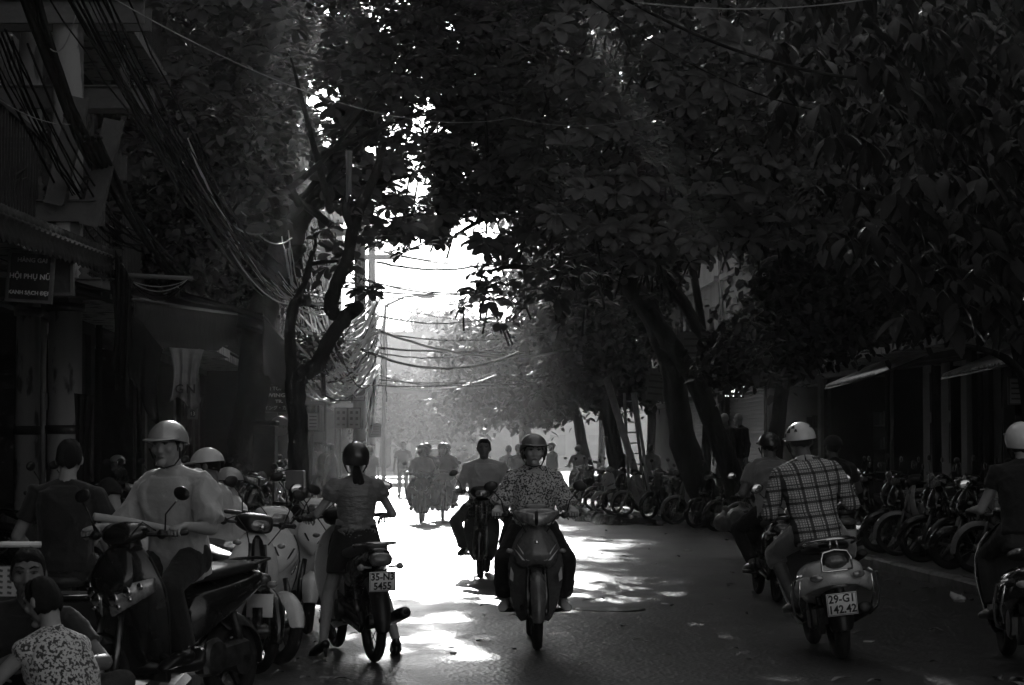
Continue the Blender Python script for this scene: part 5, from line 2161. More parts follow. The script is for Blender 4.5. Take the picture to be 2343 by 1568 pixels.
def limbs(root, chains, name='trunk', knots=True, seed=0):
    """chains: (points world, radii); coordinates relative to the root's location"""
    r = random.Random(seed)
    for i, (pts, rad) in enumerate(chains):
        pts = [Vector(p) - root.location for p in pts]
        P, R = [], []
        n = len(pts)
        for j in range(n - 1):
            p0, p1, p2, p3 = pts[max(j - 1, 0)], pts[j], pts[j + 1], pts[min(j + 2, n - 1)]
            for q in range(4):
                t = q / 4
                c = .5 * ((2 * p1) + (p2 - p0) * t + (2 * p0 - 5 * p1 + 4 * p2 - p3) * t * t + (-p0 + 3 * p1 - 3 * p2 + p3) * t ** 3)
                w = rad[j] + (rad[j + 1] - rad[j]) * t
                P.append(c + Vector((r.uniform(-1, 1), r.uniform(-1, 1), r.uniform(-1, 1))) * w * .10)
                R.append(w * r.uniform(.93, 1.09))
        P.append(pts[-1])
        R.append(rad[-1])
        g = G()
        g.tube(P, R, 14 if rad[0] > .08 else 7, round_ends=True)
        if knots and rad[0] > .09:
            for q in range(3):
                j = r.randrange(2, len(P) - 2)
                d = Vector((r.uniform(-1, 1), r.uniform(-1, 1), r.uniform(-.4, .4))).normalized()
                g.ell(P[j] + d * R[j] * .75, R[j] * .42, None, 8, 6)
        g.build('trunk' if i == 0 and name == 'trunk' else 'branch', BARK, root)


def leaf_parts(root, tv, tf, mats_, m, keep=300, leaf_name='leaf', rest='foliage', cam=Vector((0, 0, 1.5))):
    """the leaves that show largest from the street as single leaf parts, the rest as one part"""
    A = let_sun_in(mats_)
    p = A[:, :, 3]
    d = np.linalg.norm(p - np.array(cam), axis=1)
    px = 1171 + FPX * p[:, 0] / np.maximum(p[:, 1], .1)
    inview = (px > 0) & (px < 2342) & (p[:, 2] < 1.5 + p[:, 1] * .21)
    score = np.where(inview, d, 1e6)
    idx = np.argsort(score)
    one, many = idx[:keep], idx[keep:]
    g = G()
    g.add(tv, tf)
    me = g.mesh(leaf_name)
    loc = np.array(root.location)
    for i in one:
        o = bpy.data.objects.new(leaf_name, me)
        COL.objects.link(o)
        o.parent = root
        M = Matrix([[*A[i, k, :3], A[i, k, 3] - loc[k]] for k in range(3)] + [[0, 0, 0, 1]])
        o.matrix_basis = M
    me.materials.append(m)
    B = A[many].copy()
    B[:, :, 3] -= loc
    scatter(rest, tv, tf, B, m, root)


for q in ((.02, 16.8, 1.52, .16), (-1.18, 16.0, 1.58, .16), (2.16, 16.3, 1.80, .40), (-1.95, 12.6, 1.66, .32),
          (-2.25, 16.6, 1.48, .30), (-.35, 25.4, 1.5, .22), (-.62, 17.6, 0, .22), (-.55, 19.4, 0, .24), (-.35, 16.6, 0, .2), (-.3, 15.8, 0, .14),
          (.9, 14.6, 0, .10), (1.7, 16.4, 0, .10),
          (-2.2, 18.5, .9, .36), (-2.6, 21.5, .9, .3), (-2.9, 25, .9, .18), (-1.9, 15.2, .9, .14)):
    shaft(*q)
# --- gaps through the big canopy: rods of open air running along the street
GAPS = []


def gap(px, py, rx, ry, d=34.0):
    p = at(px, py, d)
    k = FPX / d
    GAPS.append((p.x / d, (p.z - 1.5) / d, rx / FPX, ry / FPX))


def open_air(p, extra=1.0):
    a, b = p.x / p.y, (p.z - 1.5) / p.y
    for gx_, gz_, ra, rb in GAPS:
        if ((a - gx_) / (ra * extra)) ** 2 + ((b - gz_) / (rb * extra)) ** 2 < 1:
            return True
    return False


gap(888, 285, 24, 30)
gap(850, 352, 14, 11)
gap(1025, 200, 14, 16)
gap(932, 105, 20, 10)
gap(1085, 330, 34, 16)
gap(925, 425, 34, 20)
gap(985, 265, 12, 10)
gap(1130, 380, 14, 12)
gap(1060, 410, 22, 12)
gap(1135, 440, 26, 12)
gap(865, 440, 14, 20)
gap(880, 500, 46, 24)
gap(1120, 520, 80, 26)
gap(1185, 490, 20, 24)
gap(960, 360, 14, 10)
gap(1010, 470, 34, 10)
gap(1210, 400, 10, 10)
GAPN = len(GAPS)
# the street's open mouth under the arch
gap(960, 800, 118, 262)
gap(1000, 700, 150, 150)
gap(760, 560, 62, 76)
gap(735, 700, 95, 120)
gap(800, 880, 90, 90)


def thin(p):
    """over the middle of the street the two crowns meet in one thin layer"""
    a = abs(p.x + .052 * p.y - .25)
    if a < 1.7 and p.z < 8.6:
        p.y = 33 + (p.y - 29) / 9 * 2.0
    return p


def canopy_points(r, n, x0, x1, z0, z1, d0, d1, under=None, sheets=None):
    out = []
    tries = 0
    while len(out) < n and tries < n * 30:
        tries += 1
        p = Vector((r.uniform(x0, x1), r.uniform(d0, d1), r.uniform(z0, z1)))
        if under and not under(p):
            continue
        p = thin(p)
        if open_air(p):
            continue
        out.append(p)
    return out


TV, TF = broad_leaf(.27, .135)
LV, LF = lance_leaf(.23, .10)

# big-leaved tree leaning over from the right kerb (forked trunk)
r = random.Random(5)
root = thing('broadleaf_tree', 'huge forked dark tree leaning over the street from the right pavement', 'tree', (gx(1625, 42), 42, .1))
t1 = [(1628, 1178, 42), (1600, 1110, 42), (1562, 1010, 42), (1545, 900, 41.5), (1520, 790, 41), (1470, 690, 40), (1400, 590, 38.5), (1310, 480, 37), (1230, 400, 36), (1150, 330, 35)]
t2 = [(1688, 1140, 39.5), (1655, 1040, 39.6), (1615, 930, 39.8), (1570, 840, 40), (1520, 765, 40.2), (1470, 700, 40), (1380, 560, 39), (1360, 420, 38), (1370, 260, 37)]
ch = [([at(*p) for p in t1], [.36, .28, .25, .22, .21, .20, .18, .15, .11, .06]),
      ([at(*p) for p in t2], [.23, .19, .175, .17, .17, .16, .14, .11, .06])]
ch.append(([at(1650, 800, 43), at(1600, 760, 42.3), at(1560, 690, 41), at(1520, 640, 40), at(1500, 560, 39), at(1560, 400, 37), at(1640, 250, 36)], [.11, .12, .13, .13, .11, .08, .04]))
ch.append(([at(1400, 590, 38.5), at(1340, 610, 36), at(1260, 620, 34), at(1180, 610, 33), at(1120, 620, 32.5)], [.12, .08, .06, .04, .02]))
ch.append(([at(1500, 640, 39), at(1600, 560, 36), at(1700, 480, 34), at(1820, 380, 33)], [.14, .10, .07, .03]))
ch.append(([at(1310, 480, 37), at(1200, 470, 35), at(1110, 500, 34), at(1040, 540, 33.5)], [.10, .07, .04, .02]))
for k in range(9):
    a = at(r.uniform(1150, 1600), r.uniform(330, 620), 37)
    b = at(r.uniform(1000, 1800), r.uniform(60, 400), r.uniform(31, 38))
    ch.append(([a, lerp(a, b, .5) + Vector((r.uniform(-.3, .3), 0, r.uniform(-.3, .2))), b], [.06, .04, .015]))
limbs(root, ch, seed=3)


def right_lower(p):
    px = 1171 + FPX * p.x / p.y
    py = 1028 - FPX * (p.z - 1.5) / p.y
    lim = np.interp(px, [1000, 1060, 1150, 1250, 1400, 1500, 1560, 1650, 1750, 2000], [560, 590, 560, 600, 770, 700, 610, 560, 560, 540])
    return py < lim


pts = canopy_points(r, 2300, -1.6, 7.5, 4.0, 10.6, 30.5, 38, right_lower)
pts += canopy_points(r, 900, 1.0, 8.5, 4.0, 9.6, 29.5, 32, right_lower)
# drooping sprays at the arch's right shoulder
for (px, py, d) in ((1100, 625, 33), (1115, 650, 33), (1085, 665, 33.3), (1060, 700, 33.5), (1130, 690, 33), (1150, 735, 32.6), (1175, 670, 33), (1210, 700, 32.8), (1245, 660, 33), (1270, 690, 32.6), (1300, 640, 33), (1330, 690, 33), (1200, 640, 33.4), (1160, 610, 33.2), (1290, 730, 33), (1240, 620, 33)):
    for q in range(2):
        pts.append(at(px + r.uniform(-14, 14), py + r.uniform(-10, 10), d))
ms = rosette(pts, r, 9, 1.0)
ms += rosette(front_layer(r, 28.4, -2.2, 6.6, 4.2, 8.2, .50, right_lower), r, 10, 1.06, .22, (0, -.62, 1))
leaf_parts(root, TV, TF, ms, LEAF)
g = G()
for p in pts:
    if r.random() < .7:
        g.tube([p - root.location, p - root.location + Vector((r.uniform(-.2, .2), r.uniform(0, .4), r.uniform(-.5, -.1)))], [.012, .018], 4)
tw = g.build('twigs', BARK, root)
tw['kind'] = 'stuff'

# left tree: twin trunk rising into the canopy
r = random.Random(6)
root = thing('broadleaf_tree', 'thick dark tree curving up from the left pavement into the canopy', 'tree', (gx(560, 31), 31, .1))
ch = [([at(548, 1190, 31), at(556, 1050, 31), at(575, 900, 31.2), at(592, 760, 31.5), at(622, 650, 32), at(655, 560, 32.5), at(690, 490, 33), (at(740, 420, 33.5)), at(800, 340, 34), at(850, 250, 34.5)], [.29, .25, .24, .23, .22, .23, .20, .17, .12, .06])]
ch.append(([at(655, 560, 32.5), at(640, 470, 32), at(600, 380, 31), at(560, 280, 30)], [.15, .12, .09, .04]))
ch.append(([at(690, 490, 33), at(760, 450, 33), at(850, 420, 33), at(950, 400, 33.5)], [.10, .08, .05, .02]))
ch.append(([at(672, 575, 32), at(690, 570, 31.6)], [.10, .07]))
for k in range(8):
    a = at(r.uniform(580, 800), r.uniform(300, 520), 32)
    b = at(r.uniform(350, 1000), r.uniform(40, 400), r.uniform(29, 35))
    ch.append(([a, lerp(a, b, .5) + Vector((0, 0, r.uniform(-.3, .2))), b], [.06, .04, .015]))
limbs(root, ch, seed=4)


def left_lower(p):
    px = 1171 + FPX * p.x / p.y
    py = 1028 - FPX * (p.z - 1.5) / p.y
    lim = np.interp(px, [200, 300, 400, 500, 600, 680, 760, 850, 950, 1050, 1150], [330, 420, 520, 600, 560, 470, 470, 520, 575, 560, 520])
    return py < lim


pts = canopy_points(r, 2300, -6.6, .6, 4.0, 10.6, 29.5, 37, left_lower)
pts += canopy_points(r, 170, -2.4, .2, 4.8, 7.0, 30, 35)
pts += canopy_points(r, 520, -2.7, 1.4, 6.5, 9.6, 30, 36)
pts += canopy_points(r, 560, -5.0, .2, 6.9, 12.5, 26, 31, left_lower)
for (px, py, d) in ((765, 560, 30), (775, 590, 30), (750, 610, 30), (790, 610, 30), (845, 675, 30), (835, 665, 30), (915, 575, 32), (925, 580, 32), (870, 545, 32), (890, 540, 32), (975, 560, 32.5), (780, 770, 30), (730, 680, 31), (700, 540, 31)):
    pts.append(at(px, py, d))
ms = rosette(pts, r, 9, .95)
ms += rosette(front_layer(r, 28.0, -5.2, -1.6, 4.2, 8.2, .50, left_lower), r, 10, 1.0, .22, (0, -.62, 1))
leaf_parts(root, TV, TF, ms, LEAF)

# pruned, crooked tree beside it
root = thing('pruned_tree', 'crooked pruned tree with elbow branches against the bright sky', 'tree', (gx(680, 28), 28, .1))
ch = [([at(690, 1260, 28), at(683, 1100, 28), at(682, 980, 28), at(676, 890, 28), at(690, 858, 28), at(722, 838, 28), at(748, 790, 28), at(775, 745, 28), at(806, 712, 28), at(820, 704, 27.8)], [.16, .13, .125, .13, .125, .10, .095, .095, .095, .075]),
      ([at(676, 880, 28), at(668, 840, 28), at(663, 760, 28), at(672, 700, 28), at(688, 690, 28)], [.12, .08, .075, .075, .07]),
      ([at(672, 700, 28), at(700, 640, 28.2), at(708, 600, 28.3), at(722, 560, 28.4), at(712, 520, 28.5)], [.05, .045, .035, .02, .012]),
      ([at(762, 720, 28), at(758, 690, 28), at(775, 640, 28), at(795, 590, 28.1), at(806, 530, 28.3), at(826, 470, 28.6), at(858, 400, 29), at(880, 330, 29.5)], [.09, .095, .09, .08, .075, .075, .06, .03]),
      ([at(806, 530, 28.3), at(790, 480, 28.4), at(800, 420, 28.6)], [.06, .05, .03]),
      ([at(708, 605, 28.3), at(740, 600, 28.3), at(770, 598, 28.2)], [.03, .025, .02]),
      ([at(790, 700, 28), at(820, 690, 28.3), at(846, 668, 28.6)], [.02, .015, .01])]
limbs(root, ch, seed=9, knots=True)
r = random.Random(10)
pts = [at(px + r.uniform(-8, 8), py + r.uniform(-8, 8), 28.4) for px, py in ((845, 670), (848, 680), (780, 768), (800, 600), (812, 610), (765, 575), (700, 680), (690, 660), (818, 655), (830, 500), (745, 520), (735, 545), (760, 545))]
ms = rosette(pts, r, 7, .8, tilt_sd=.8)
leaf_parts(root, TV, TF, ms, LEAF, keep=70)

# near tree at the right with drooping pointed leaves
r = random.Random(12)
root = thing('drooping_tree', 'near dark tree with drooping pointed leaves filling the upper right', 'tree', (gx(2420, 23.5), 23.5, .1))
ch = [([at(2440, 1400, 23.5) * 1, at(2400, 1150, 23.5), at(2370, 900, 23.5), at(2330, 700, 23), at(2290, 560, 22.5), at(2230, 380, 21.5), at(2150, 200, 20.5), at(2100, 60, 20)], [.24, .20, .18, .17, .15, .11, .08, .05]),
      ([at(2330, 700, 23), at(2250, 640, 21.5), at(2120, 620, 20.5), at(1980, 640, 20)], [.09, .06, .04, .02]),
      ([at(2290, 560, 22.5), at(2180, 520, 20), at(2060, 470, 19), at(1940, 430, 18.5)], [.08, .05, .035, .015]),
      ([at(2370, 900, 23.5), at(2300, 820, 22), at(2200, 790, 21)], [.06, .04, .02])]
limbs(root, ch, seed=13)
pts = []
n = 0
while n < 620:
    d = r.uniform(17.5, 25)
    px, py = r.uniform(1780, 2500), r.uniform(-140, 900)
    lo = np.interp(px, [1780, 1900, 2050, 2200, 2500], [300, 560, 700, 740, 760])
    if py > lo + r.gauss(0, 18):
        continue
    if px < 1950 and r.random() < .5:
        continue
    if ((px - 1935) / 46) ** 2 + ((py - 385) / 36) ** 2 < 1 or ((px - 1600) / 60) ** 2 + ((py - 190) / 50) ** 2 < 1 or ((px - 2275) / 40) ** 2 + ((py - 10) / 34) ** 2 < 1 or ((px - 2075) / 16) ** 2 + ((py - 140) / 40) ** 2 < 1:
        continue
    pts.append(at(px, py, d))
    n += 1
for (px, py, d) in ((2105, 400, 16.5), (2150, 395, 16.6), (2185, 400, 16.4), (2230, 385, 16.5), (2260, 400, 16.2), (2300, 430, 16.5), (2060, 440, 16.8)):
    pts.append(at(px, py, d))
# unseen sprays added overhead, towards the lens, to hold back sky light
for q in range(260):
    pts.append(Vector((r.uniform(4.5, 9.5), r.uniform(9, 18), r.uniform(5.6, 9.0))))
ms = sprays(pts[::2], r, 6, .8, 1.2, .10) + sprays(pts[1::2], r, 8, .55, .8, .16)
ROOT_D = root
MS_D = ms
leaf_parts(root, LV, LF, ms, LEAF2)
g = G()
for q in range(26):
    c = at(r.uniform(1620, 2000), r.uniform(250, 480), r.uniform(18, 20)) - root.location
    for w in range(6):
        g.ell(c + Vector((r.uniform(-.05, .05), r.uniform(-.05, .05), r.uniform(-.05, .03))), .016, None, 8, 6)
o = g.build('berries', LEAF3, root)
o['kind'] = 'stuff'

# middle distance trees of small leaves
QV = [(-.03, 0, 0), (.03, 0, 0), (.036, .07, -.01), (-.036, .07, -.01), (-.012, .12, -.035), (.012, .12, -.035)]
QF = [(0, 1, 2, 3), (3, 2, 5, 4)]


def small_tree(label, base, trunk, blobs, n, seed, size=1.0, name='leafy_tree', keep=0, m=LEAF3):
    r = random.Random(seed)
    root = thing(name, label, 'tree', base)
    limbs(root, trunk, seed=seed)
    R = np.random.default_rng(seed)
    A = []
    # branches carry clumps; clumps carry leaves
    tot = sum(b[1][0] * b[1][1] * b[1][2] for b in blobs)
    for c, rad in blobs:
        m_ = int(n * rad[0] * rad[1] * rad[2] / tot)
        ncl = max(6, m_ // 36)
        v = R.normal(size=(ncl, 3))
        v /= np.linalg.norm(v, axis=1)[:, None]
        rr_ = R.uniform(.35, 1, size=ncl) ** .6
        cc = np.array(c) + v * rr_[:, None] * np.array(rad) * (1 + .22 * np.sin(v[:, :1] * 5 + v[:, 2:] * 4))
        for q in cc:
            k = 36
            off = R.normal(size=(k, 3)) * np.array([.24, .24, .13]) * size
            for o_ in off:
                rot = Matrix.Rotation(r.uniform(0, 6.28), 3, 'Z') @ Matrix.Rotation(r.uniform(-1.0, .35), 3, 'X') @ Matrix.Rotation(r.uniform(-.6, .6), 3, 'Y')
                A.append(mat34(rot, size * r.uniform(.8, 1.5), q + o_))
    A = let_sun_in(A)
    A[:, :, 3] -= np.array(root.location)
    scatter('foliage', QV, QF, A, m, root)
    return root


def blob(px, py, d, rx, ry, rd=None):
    k = d / FPX
    return (tuple(at(px, py, d)), (rx * k, rd or rx * k, ry * k))


small_tree('feathery tree with light catching its top, left of the corrugated awning', (gx(1760, 33), 33, .1),
           [([at(1765, 1200, 33), at(1775, 1000, 33), at(1800, 850, 33), at(1850, 760, 33), at(1900, 650, 33)], [.14, .12, .10, .07, .03]), ([at(1800, 850, 33), at(1760, 780, 33), at(1700, 760, 33)], [.06, .04, .02])],
           [blob(1760, 790, 33, 90, 70), blob(1850, 700, 33, 110, 90), blob(1930, 620, 33, 100, 80), blob(1890, 760, 33, 80, 50), blob(2060, 690, 33, 110, 70), blob(1690, 840, 33, 50, 40)], 15000, 21, 1.05)
small_tree('leafy tree behind the forked trunk on the right', (gx(1400, 52), 52, .1),
           [([at(1420, 1130, 52), at(1400, 1000, 52), at(1385, 900, 52), at(1350, 800, 52)], [.22, .18, .14, .06])],
           [blob(1350, 820, 52, 90, 80), blob(1280, 880, 52, 70, 55), blob(1420, 760, 52, 90, 80), blob(1300, 740, 50, 90, 60), blob(1400, 880, 53, 80, 50)], 12000, 22, 1.3)
small_tree('slender leaning tree with light foliage over the far right bikes', (gx(1330, 62), 62, .1),
           [([at(1345, 1080, 62), at(1330, 1010, 62), at(1312, 920, 62), at(1290, 850, 62)], [.2, .16, .12, .05]), ([at(1318, 945, 62), at(1260, 920, 62), at(1210, 905, 62)], [.08, .06, .03])],
           [blob(1190, 860, 62, 80, 55), blob(1140, 790, 64, 80, 60), blob(1230, 920, 62, 80, 50), blob(1250, 800, 62, 90, 70), blob(1130, 900, 66, 70, 50), blob(1300, 650, 62, 105, 80, 3.2), blob(1420, 600, 60, 120, 110, 3.2), blob(1400, 460, 58, 130, 90, 3.2)], 34000, 23, 1.5)  # the last, higher blobs are added to keep sun off the road
small_tree('hazy tree over the road beyond the mid street riders', (gx(1200, 82), 82, .1),
           [([at(1210, 1040, 82), at(1195, 960, 82), at(1170, 880, 82)], [.3, .2, .1])],
           [blob(1100, 900, 84, 70, 70), blob(1160, 840, 84, 80, 80), blob(1080, 800, 88, 60, 60), blob(1190, 930, 80, 60, 40)], 9000, 24, 1.8)
small_tree('pale hazy tree mass closing the far end of the street', (gx(1010, 120), 120, .1),
           [([at(1010, 1060, 120), at(1005, 960, 120), at(1000, 880, 120)], [.4, .3, .2])],
           [blob(1000, 900, 120, 80, 60), blob(1050, 850, 118, 80, 70), blob(930, 930, 122, 60, 50), blob(980, 960, 118, 90, 30)], 9000, 25, 2.4)
small_tree('palest rounded tree showing above the far cables', (gx(1000, 150), 150, .1),
           [([at(1005, 1060, 150), at(1005, 900, 150)], [.4, .3])],
           [blob(1000, 765, 150, 56, 50), blob(1060, 800, 150, 50, 50), blob(940, 820, 150, 40, 40), blob(1000, 850, 150, 90, 50)], 9000, 26, 2.8)
small_tree('hazy tree growing among the far left houses', (gx(880, 100), 100, .1),
           [([at(880, 1060, 100), at(885, 960, 100)], [.3, .2])],
           [blob(890, 920, 100, 50, 50), blob(860, 960, 100, 40, 40), blob(920, 965, 102, 40, 30)], 6000, 27, 2.0)
small_tree('glinting small bush of leaves behind the pruned tree elbow', (gx(735, 36), 36, 2.5),
           [([at(740, 900, 36), at(738, 850, 36), at(735, 810, 36)], [.05, .04, .02])],
           [blob(715, 805, 36, 36, 20), blob(680, 815, 36, 24, 20)], 1500, 28, .9)
for i, (px, d, py) in enumerate(((560, 33, 640), (400, 27, 560), (500, 26, 380))):
    small_tree(('dark leafy growth between the left trunk and the balconies', 'dark climbing foliage behind the slanting cables', 'dense dark foliage high above the long awning')[i], (gx(px, d), d, 2.0),
               [([at(px, py + 130, d), at(px + 5, py + 60, d), at(px, py, d)], [.06, .05, .02])],
               [blob(px, py, d, 70, 80), blob(px - 60, py - 60, d, 60, 60), blob(px + 40, py - 60, d, 50, 60)], 3500, 40 + i, .95, 'climbing_shrub')

for lb, u, d, bl, n, sd in (  # sun-blocking trees added behind the canopy, their crowns mostly out of sight
    ('tall tree added behind the forked trunk to shade the road', 7.0, 50, [((3.4, 50, 9.6), (3.2, 3.5, 3.4)), ((6.4, 52, 10.0), (3.0, 4, 3.6)), ((1.9, 51, 12.0), (2.0, 3, 2.2))], 24000, 61),
    ('tall tree added over the far right parked motorbikes to shade the road', 7.0, 61, [((3.4, 60, 12.0), (3.2, 4, 3.2)), ((1.2, 62, 14.0), (2.2, 3, 2.4)), ((1.75, 60, 9.0), (1.35, 3, 2.7)), ((5.8, 60, 12), (2.6, 4, 3))], 22000, 62),
    ('tall hazy tree added beyond the far parked motorbikes to shade the right kerb', 7.2, 78, [((2.6, 80, 10.5), (3.0, 5, 4.2)), ((-.2, 82, 14.5), (2.2, 4, 2.4)), ((5.2, 78, 10), (2.6, 4, 4))], 9000, 64),
    ('tall tree added behind the left trunk to shade the left pavement', -2.0, 46, [((-6.2, 46, 10.5), (2.0, 4, 2.6)), ((-5.2, 50, 12.2), (1.6, 3, 2.4))], 9000, 63)):
    b0 = st(u, d, .1)
    small_tree(lb, tuple(b0), [([b0, b0 + Vector((.1, 0, 3)), b0 + Vector((-.3, 0, 6)), Vector(bl[0][0])], [.13, .11, .09, .05]), ([b0 + Vector((-.3, 0, 6)), Vector(bl[1][0])], [.14, .05])], bl, n, sd, 1.9)

# unseen leaf masses added high over the two big street trees to shade the air
BIGL = [o for o in bpy.data.objects if o.parent is None and o.name.startswith('broadleaf_tree')]
for root in BIGL:
    left = root.location.x < 0
    r = random.Random(90 + left)
    A = []
    for q in range(5200):
        x = r.uniform(-9.0, .6) if left else r.uniform(-.6, 9.5)
        z = r.uniform(9.6, 17.5)
        d = r.uniform(29, 37) + (z - 10) * .3
        rot = Matrix.Rotation(r.uniform(0, 6.28), 3, 'Z') @ Matrix.Rotation(r.uniform(-1.3, .6), 3, 'X')
        A.append(mat34(rot, r.uniform(2.6, 4.4), Vector((x, d, z))))
    A = let_sun_in(A)
    A[:, :, 3] -= np.array(root.location)
    scatter('shading_crown', QV, QF, A, LEAF, root)
# ------------------------------------------------------------------ riders and their machines
RZ = lambda a, v: Matrix.Rotation(a, 3, 'Z') @ Vector(v)


def put(bike, px, d, rz, wheel_y=-.61, lean=0.0, z=0.0, X=None):
    """place a vehicle so that the wheel at local y stands at photo column px, depth d"""
    c = Vector(((X if X is not None else gx(px, d)), d, z)) - RZ(rz, (0, wheel_y, 0))
    bike.location = c
    bike.rotation_euler = (0, lean, rz)
    return c


SKIP = ('side_stand',)


def drop_stand(b):
    for ch in [o for o in bpy.data.objects if o.parent == b and o.name.startswith('side_stand')]:
        bpy.data.objects.remove(ch)


# 1. woman in the floral blouse
b = build_underbone('motorbike', 'dark grey step-through motorbike ridden by the woman in the floral blouse', ('', ''), paint='grey_paint', front='sport', shield='grey_paint')
drop_stand(b)
RZ1 = .03
c1 = put(b, 1228, 16.3, RZ1)
J = ride_joints(1.62, True, seat=(.12, .79), grip=(.295, -.29, 1.01), peg=(.225, -.03, .27))
J['face'] = (.10, .04, .03)
J['belly'] = .02
person('woman riding towards us in a short-sleeved floral blouse and grey helmet', J, c1, RZ1, 'skin_fair', .007,
       [('blouse', shirt(J, .008, 'floral', inf=.026, sl_inf=.026, bust=.03, belly=.03, bulk=1.12, sleeve=.9, hem=-.09, flare=.012, seed=3, name='blouse')),
        ('trousers', trousers(J, .009, 'black', inf=.022, end=.86, bulk=1.1, seed=4))], hair='back', hel=('helmet_grey', 'open', 'shell'), bulk=1.12, shoe=None)
W1 = bpy.data.objects[-1]
for o in list(bpy.data.objects):
    pass
# necklace and brooch
# 2. woman in a skirt, seen from behind
b = build_underbone('motorbike', 'dark older motorbike with plate 35-N3 5455 straddled by the woman in the skirt', ('35-N3', '5455'), paint='black_paint', front='classic', shield='silver_paint')
drop_stand(b)
RZ2 = math.pi + .30
c2 = put(b, 858, 15.4, RZ2, .61, lean=.03)
J = stand_joints(1.50, True)
for k in ('pelvis', 'chest', 'neck', 'head', 'shL', 'shR', 'hipL', 'hipR'):
    J[k] = J[k] + V(0, .03, .035)
for k, sg in (('R', -1), ('L', 1)):
    J['an' + k] = V(sg * .27, .16, .115)
    J['kn' + k] = ik(J['hip' + k], J['an' + k], .39, .37, V(sg * .3, -1, 0))
    J['ft' + k] = J['an' + k] + V(sg * .03, -.13, -.085)
    J['wr' + k] = V(sg * .29, -.235, 1.005)
    J['el' + k] = ik(J['sh' + k], J['wr' + k], .25, .225, V(sg * .65, .5, -.9))
J['grip'] = True
J['face'] = (-.15, 0)
sk = G()
pr = [(-.005, .96, .150, .10), (.0, .90, .165, .12), (.01, .80, .19, .14), (.02, .70, .215, .155), (.03, .62, .225, .16), (.03, .60, .222, .157)]
sk.loft([[Vector((hw * math.cos(2 * math.pi * j / 28) * (1 + .02 * math.sin(j * 5)), y + .02 + hd * math.sin(2 * math.pi * j / 28) * (1 + .03 * math.cos(j * 7)), z)) for j in range(28)] for y, z, hw, hd in pr])
skm = sk.mesh('skirt')
skm.materials.append(PM['black'])
bl = G()
bl.loft([[Vector((hw * math.cos(2 * math.pi * j / 28), .022 + hd * math.sin(2 * math.pi * j / 28), z)) for j in range(28)] for z, hw, hd in ((.945, .149, .107), (.955, .152, .11), (.985, .146, .106), (.99, .143, .103))])
blm = bl.mesh('belt')
blm.materials.append(PM['grey'])
person('woman seen from behind in a dark skirt, satin blouse and dark shiny helmet', J, c2, RZ2, 'skin', .007,
       [('blouse', shirt(J, .008, 'satin', inf=.010, sl_inf=.02, sleeve=.42, puff=.014, waist=.92, hem=.08, seed=5, name='blouse', bust=.01)), ('skirt', skm), ('belt', blm)],
       hair='pony', hel=('helmet_dark', 'open', 'shell'), heel=True)
# 3. man in the checked shirt
b = build_scooter('scooter', 'pale wide-bodied scooter with plate 29-G1 142.42 and chrome bars', ('29-G1', '142.42'), paint='white_paint', rear='wide', front='round', crash_bars=True, backrest=True)
drop_stand(b)
c3 = put(b, 1920, 15.6, math.pi + .02, .60, lean=.115)
J = ride_joints(1.72, False, seat=(.16, .83), grip=(.30, -.29, 1.04), peg=(.19, -.12, .31), lean=.12, legs_out=.3)
J['face'] = (.05, .12)
P3 = person('man seen from behind in a checked shirt and white helmet on the pale scooter', J, c3, math.pi + .02, 'skin_dark', .008,
            [('shirt', shirt(J, .008, 'plaid', inf=.026, sl_inf=.024, long=.15, bulk=1.05, hem=-.10, seed=6, amp=.006)), ('shorts', trousers(J, .009, 'grey', inf=.02, end=.25, name='shorts', seed=7))],
            hair='short', hel=('helmet_white', 'half', 'shell'), ry=.115)
collar(P3, J, 'light', 0)
# painted flakes on his helmet
hc = [o for o in P3.children if o.name.startswith('helmet')][0]
s_ = J['s']
R_ = head_matrix(J)
c_ = J['head'] + R_ @ V(0, .004, .018) * s_
for a, ph, sz in ((28, 62, .02), (48, 50, .016), (8, 75, .016), (-8, 60, .02), (62, 66, .012), (150, 40, .014), (135, 55, .010), (20, 42, .012)):
    aa, pp = math.radians(a), math.radians(ph)
    n_ = Vector((math.sin(pp) * math.cos(aa) * .112, math.sin(pp) * math.sin(aa) * .132, math.cos(pp) * .122)) * 1.012 * s_
    q = n_.normalized().to_track_quat('Z', 'Y').to_matrix()
    G().prism([(-sz, -sz * .6), (sz, -sz), (sz * .6, sz * .8), (0, sz * 1.3), (-sz * .7, sz * .5)], c_ + R_ @ n_, R_ @ q.col[0], R_ @ q.col[1], .0012).build('painted_flake', PM['dark'], hc, smooth=False)
# 4. rider in grey ahead of him and 5. rider with a cap
b = build_underbone('motorbike', 'dark motorbike just ahead of the pale scooter, ridden by the man in grey', ('', ''), paint='black_paint', front='classic', shield='black_paint')
drop_stand(b)
c4 = put(b, 1775, 21.4, math.pi + .04, .61, lean=-.02)
J = ride_joints(1.70, False, seat=(.12, .80), lean=.16, legs_out=.5)
J['face'] = (.2, .1)
person('man in a grey tee shirt riding ahead of the checked shirt, mostly hidden by it', J, c4 + Vector((.05, 0, 0)), math.pi + .04, 'skin_dark', .010,
       [('tee_shirt', shirt(J, .010, 'grey', inf=.028, sl_inf=.024, bulk=1.12, hem=-.08, name='tee_shirt')), ('trousers', trousers(J, .010, 'black'))], hel=('helmet_dark', 'half', 'shell'), bulk=1.1)
b = build_scooter('scooter', 'black scooter hidden behind the checked shirt rider', ('', ''), paint='black_paint', rear='slim', front='sharp')
drop_stand(b)
c5 = put(b, 1925, 24.0, math.pi + .02, .60)
J = ride_joints(1.68, False, seat=(.14, .80), lean=.05)
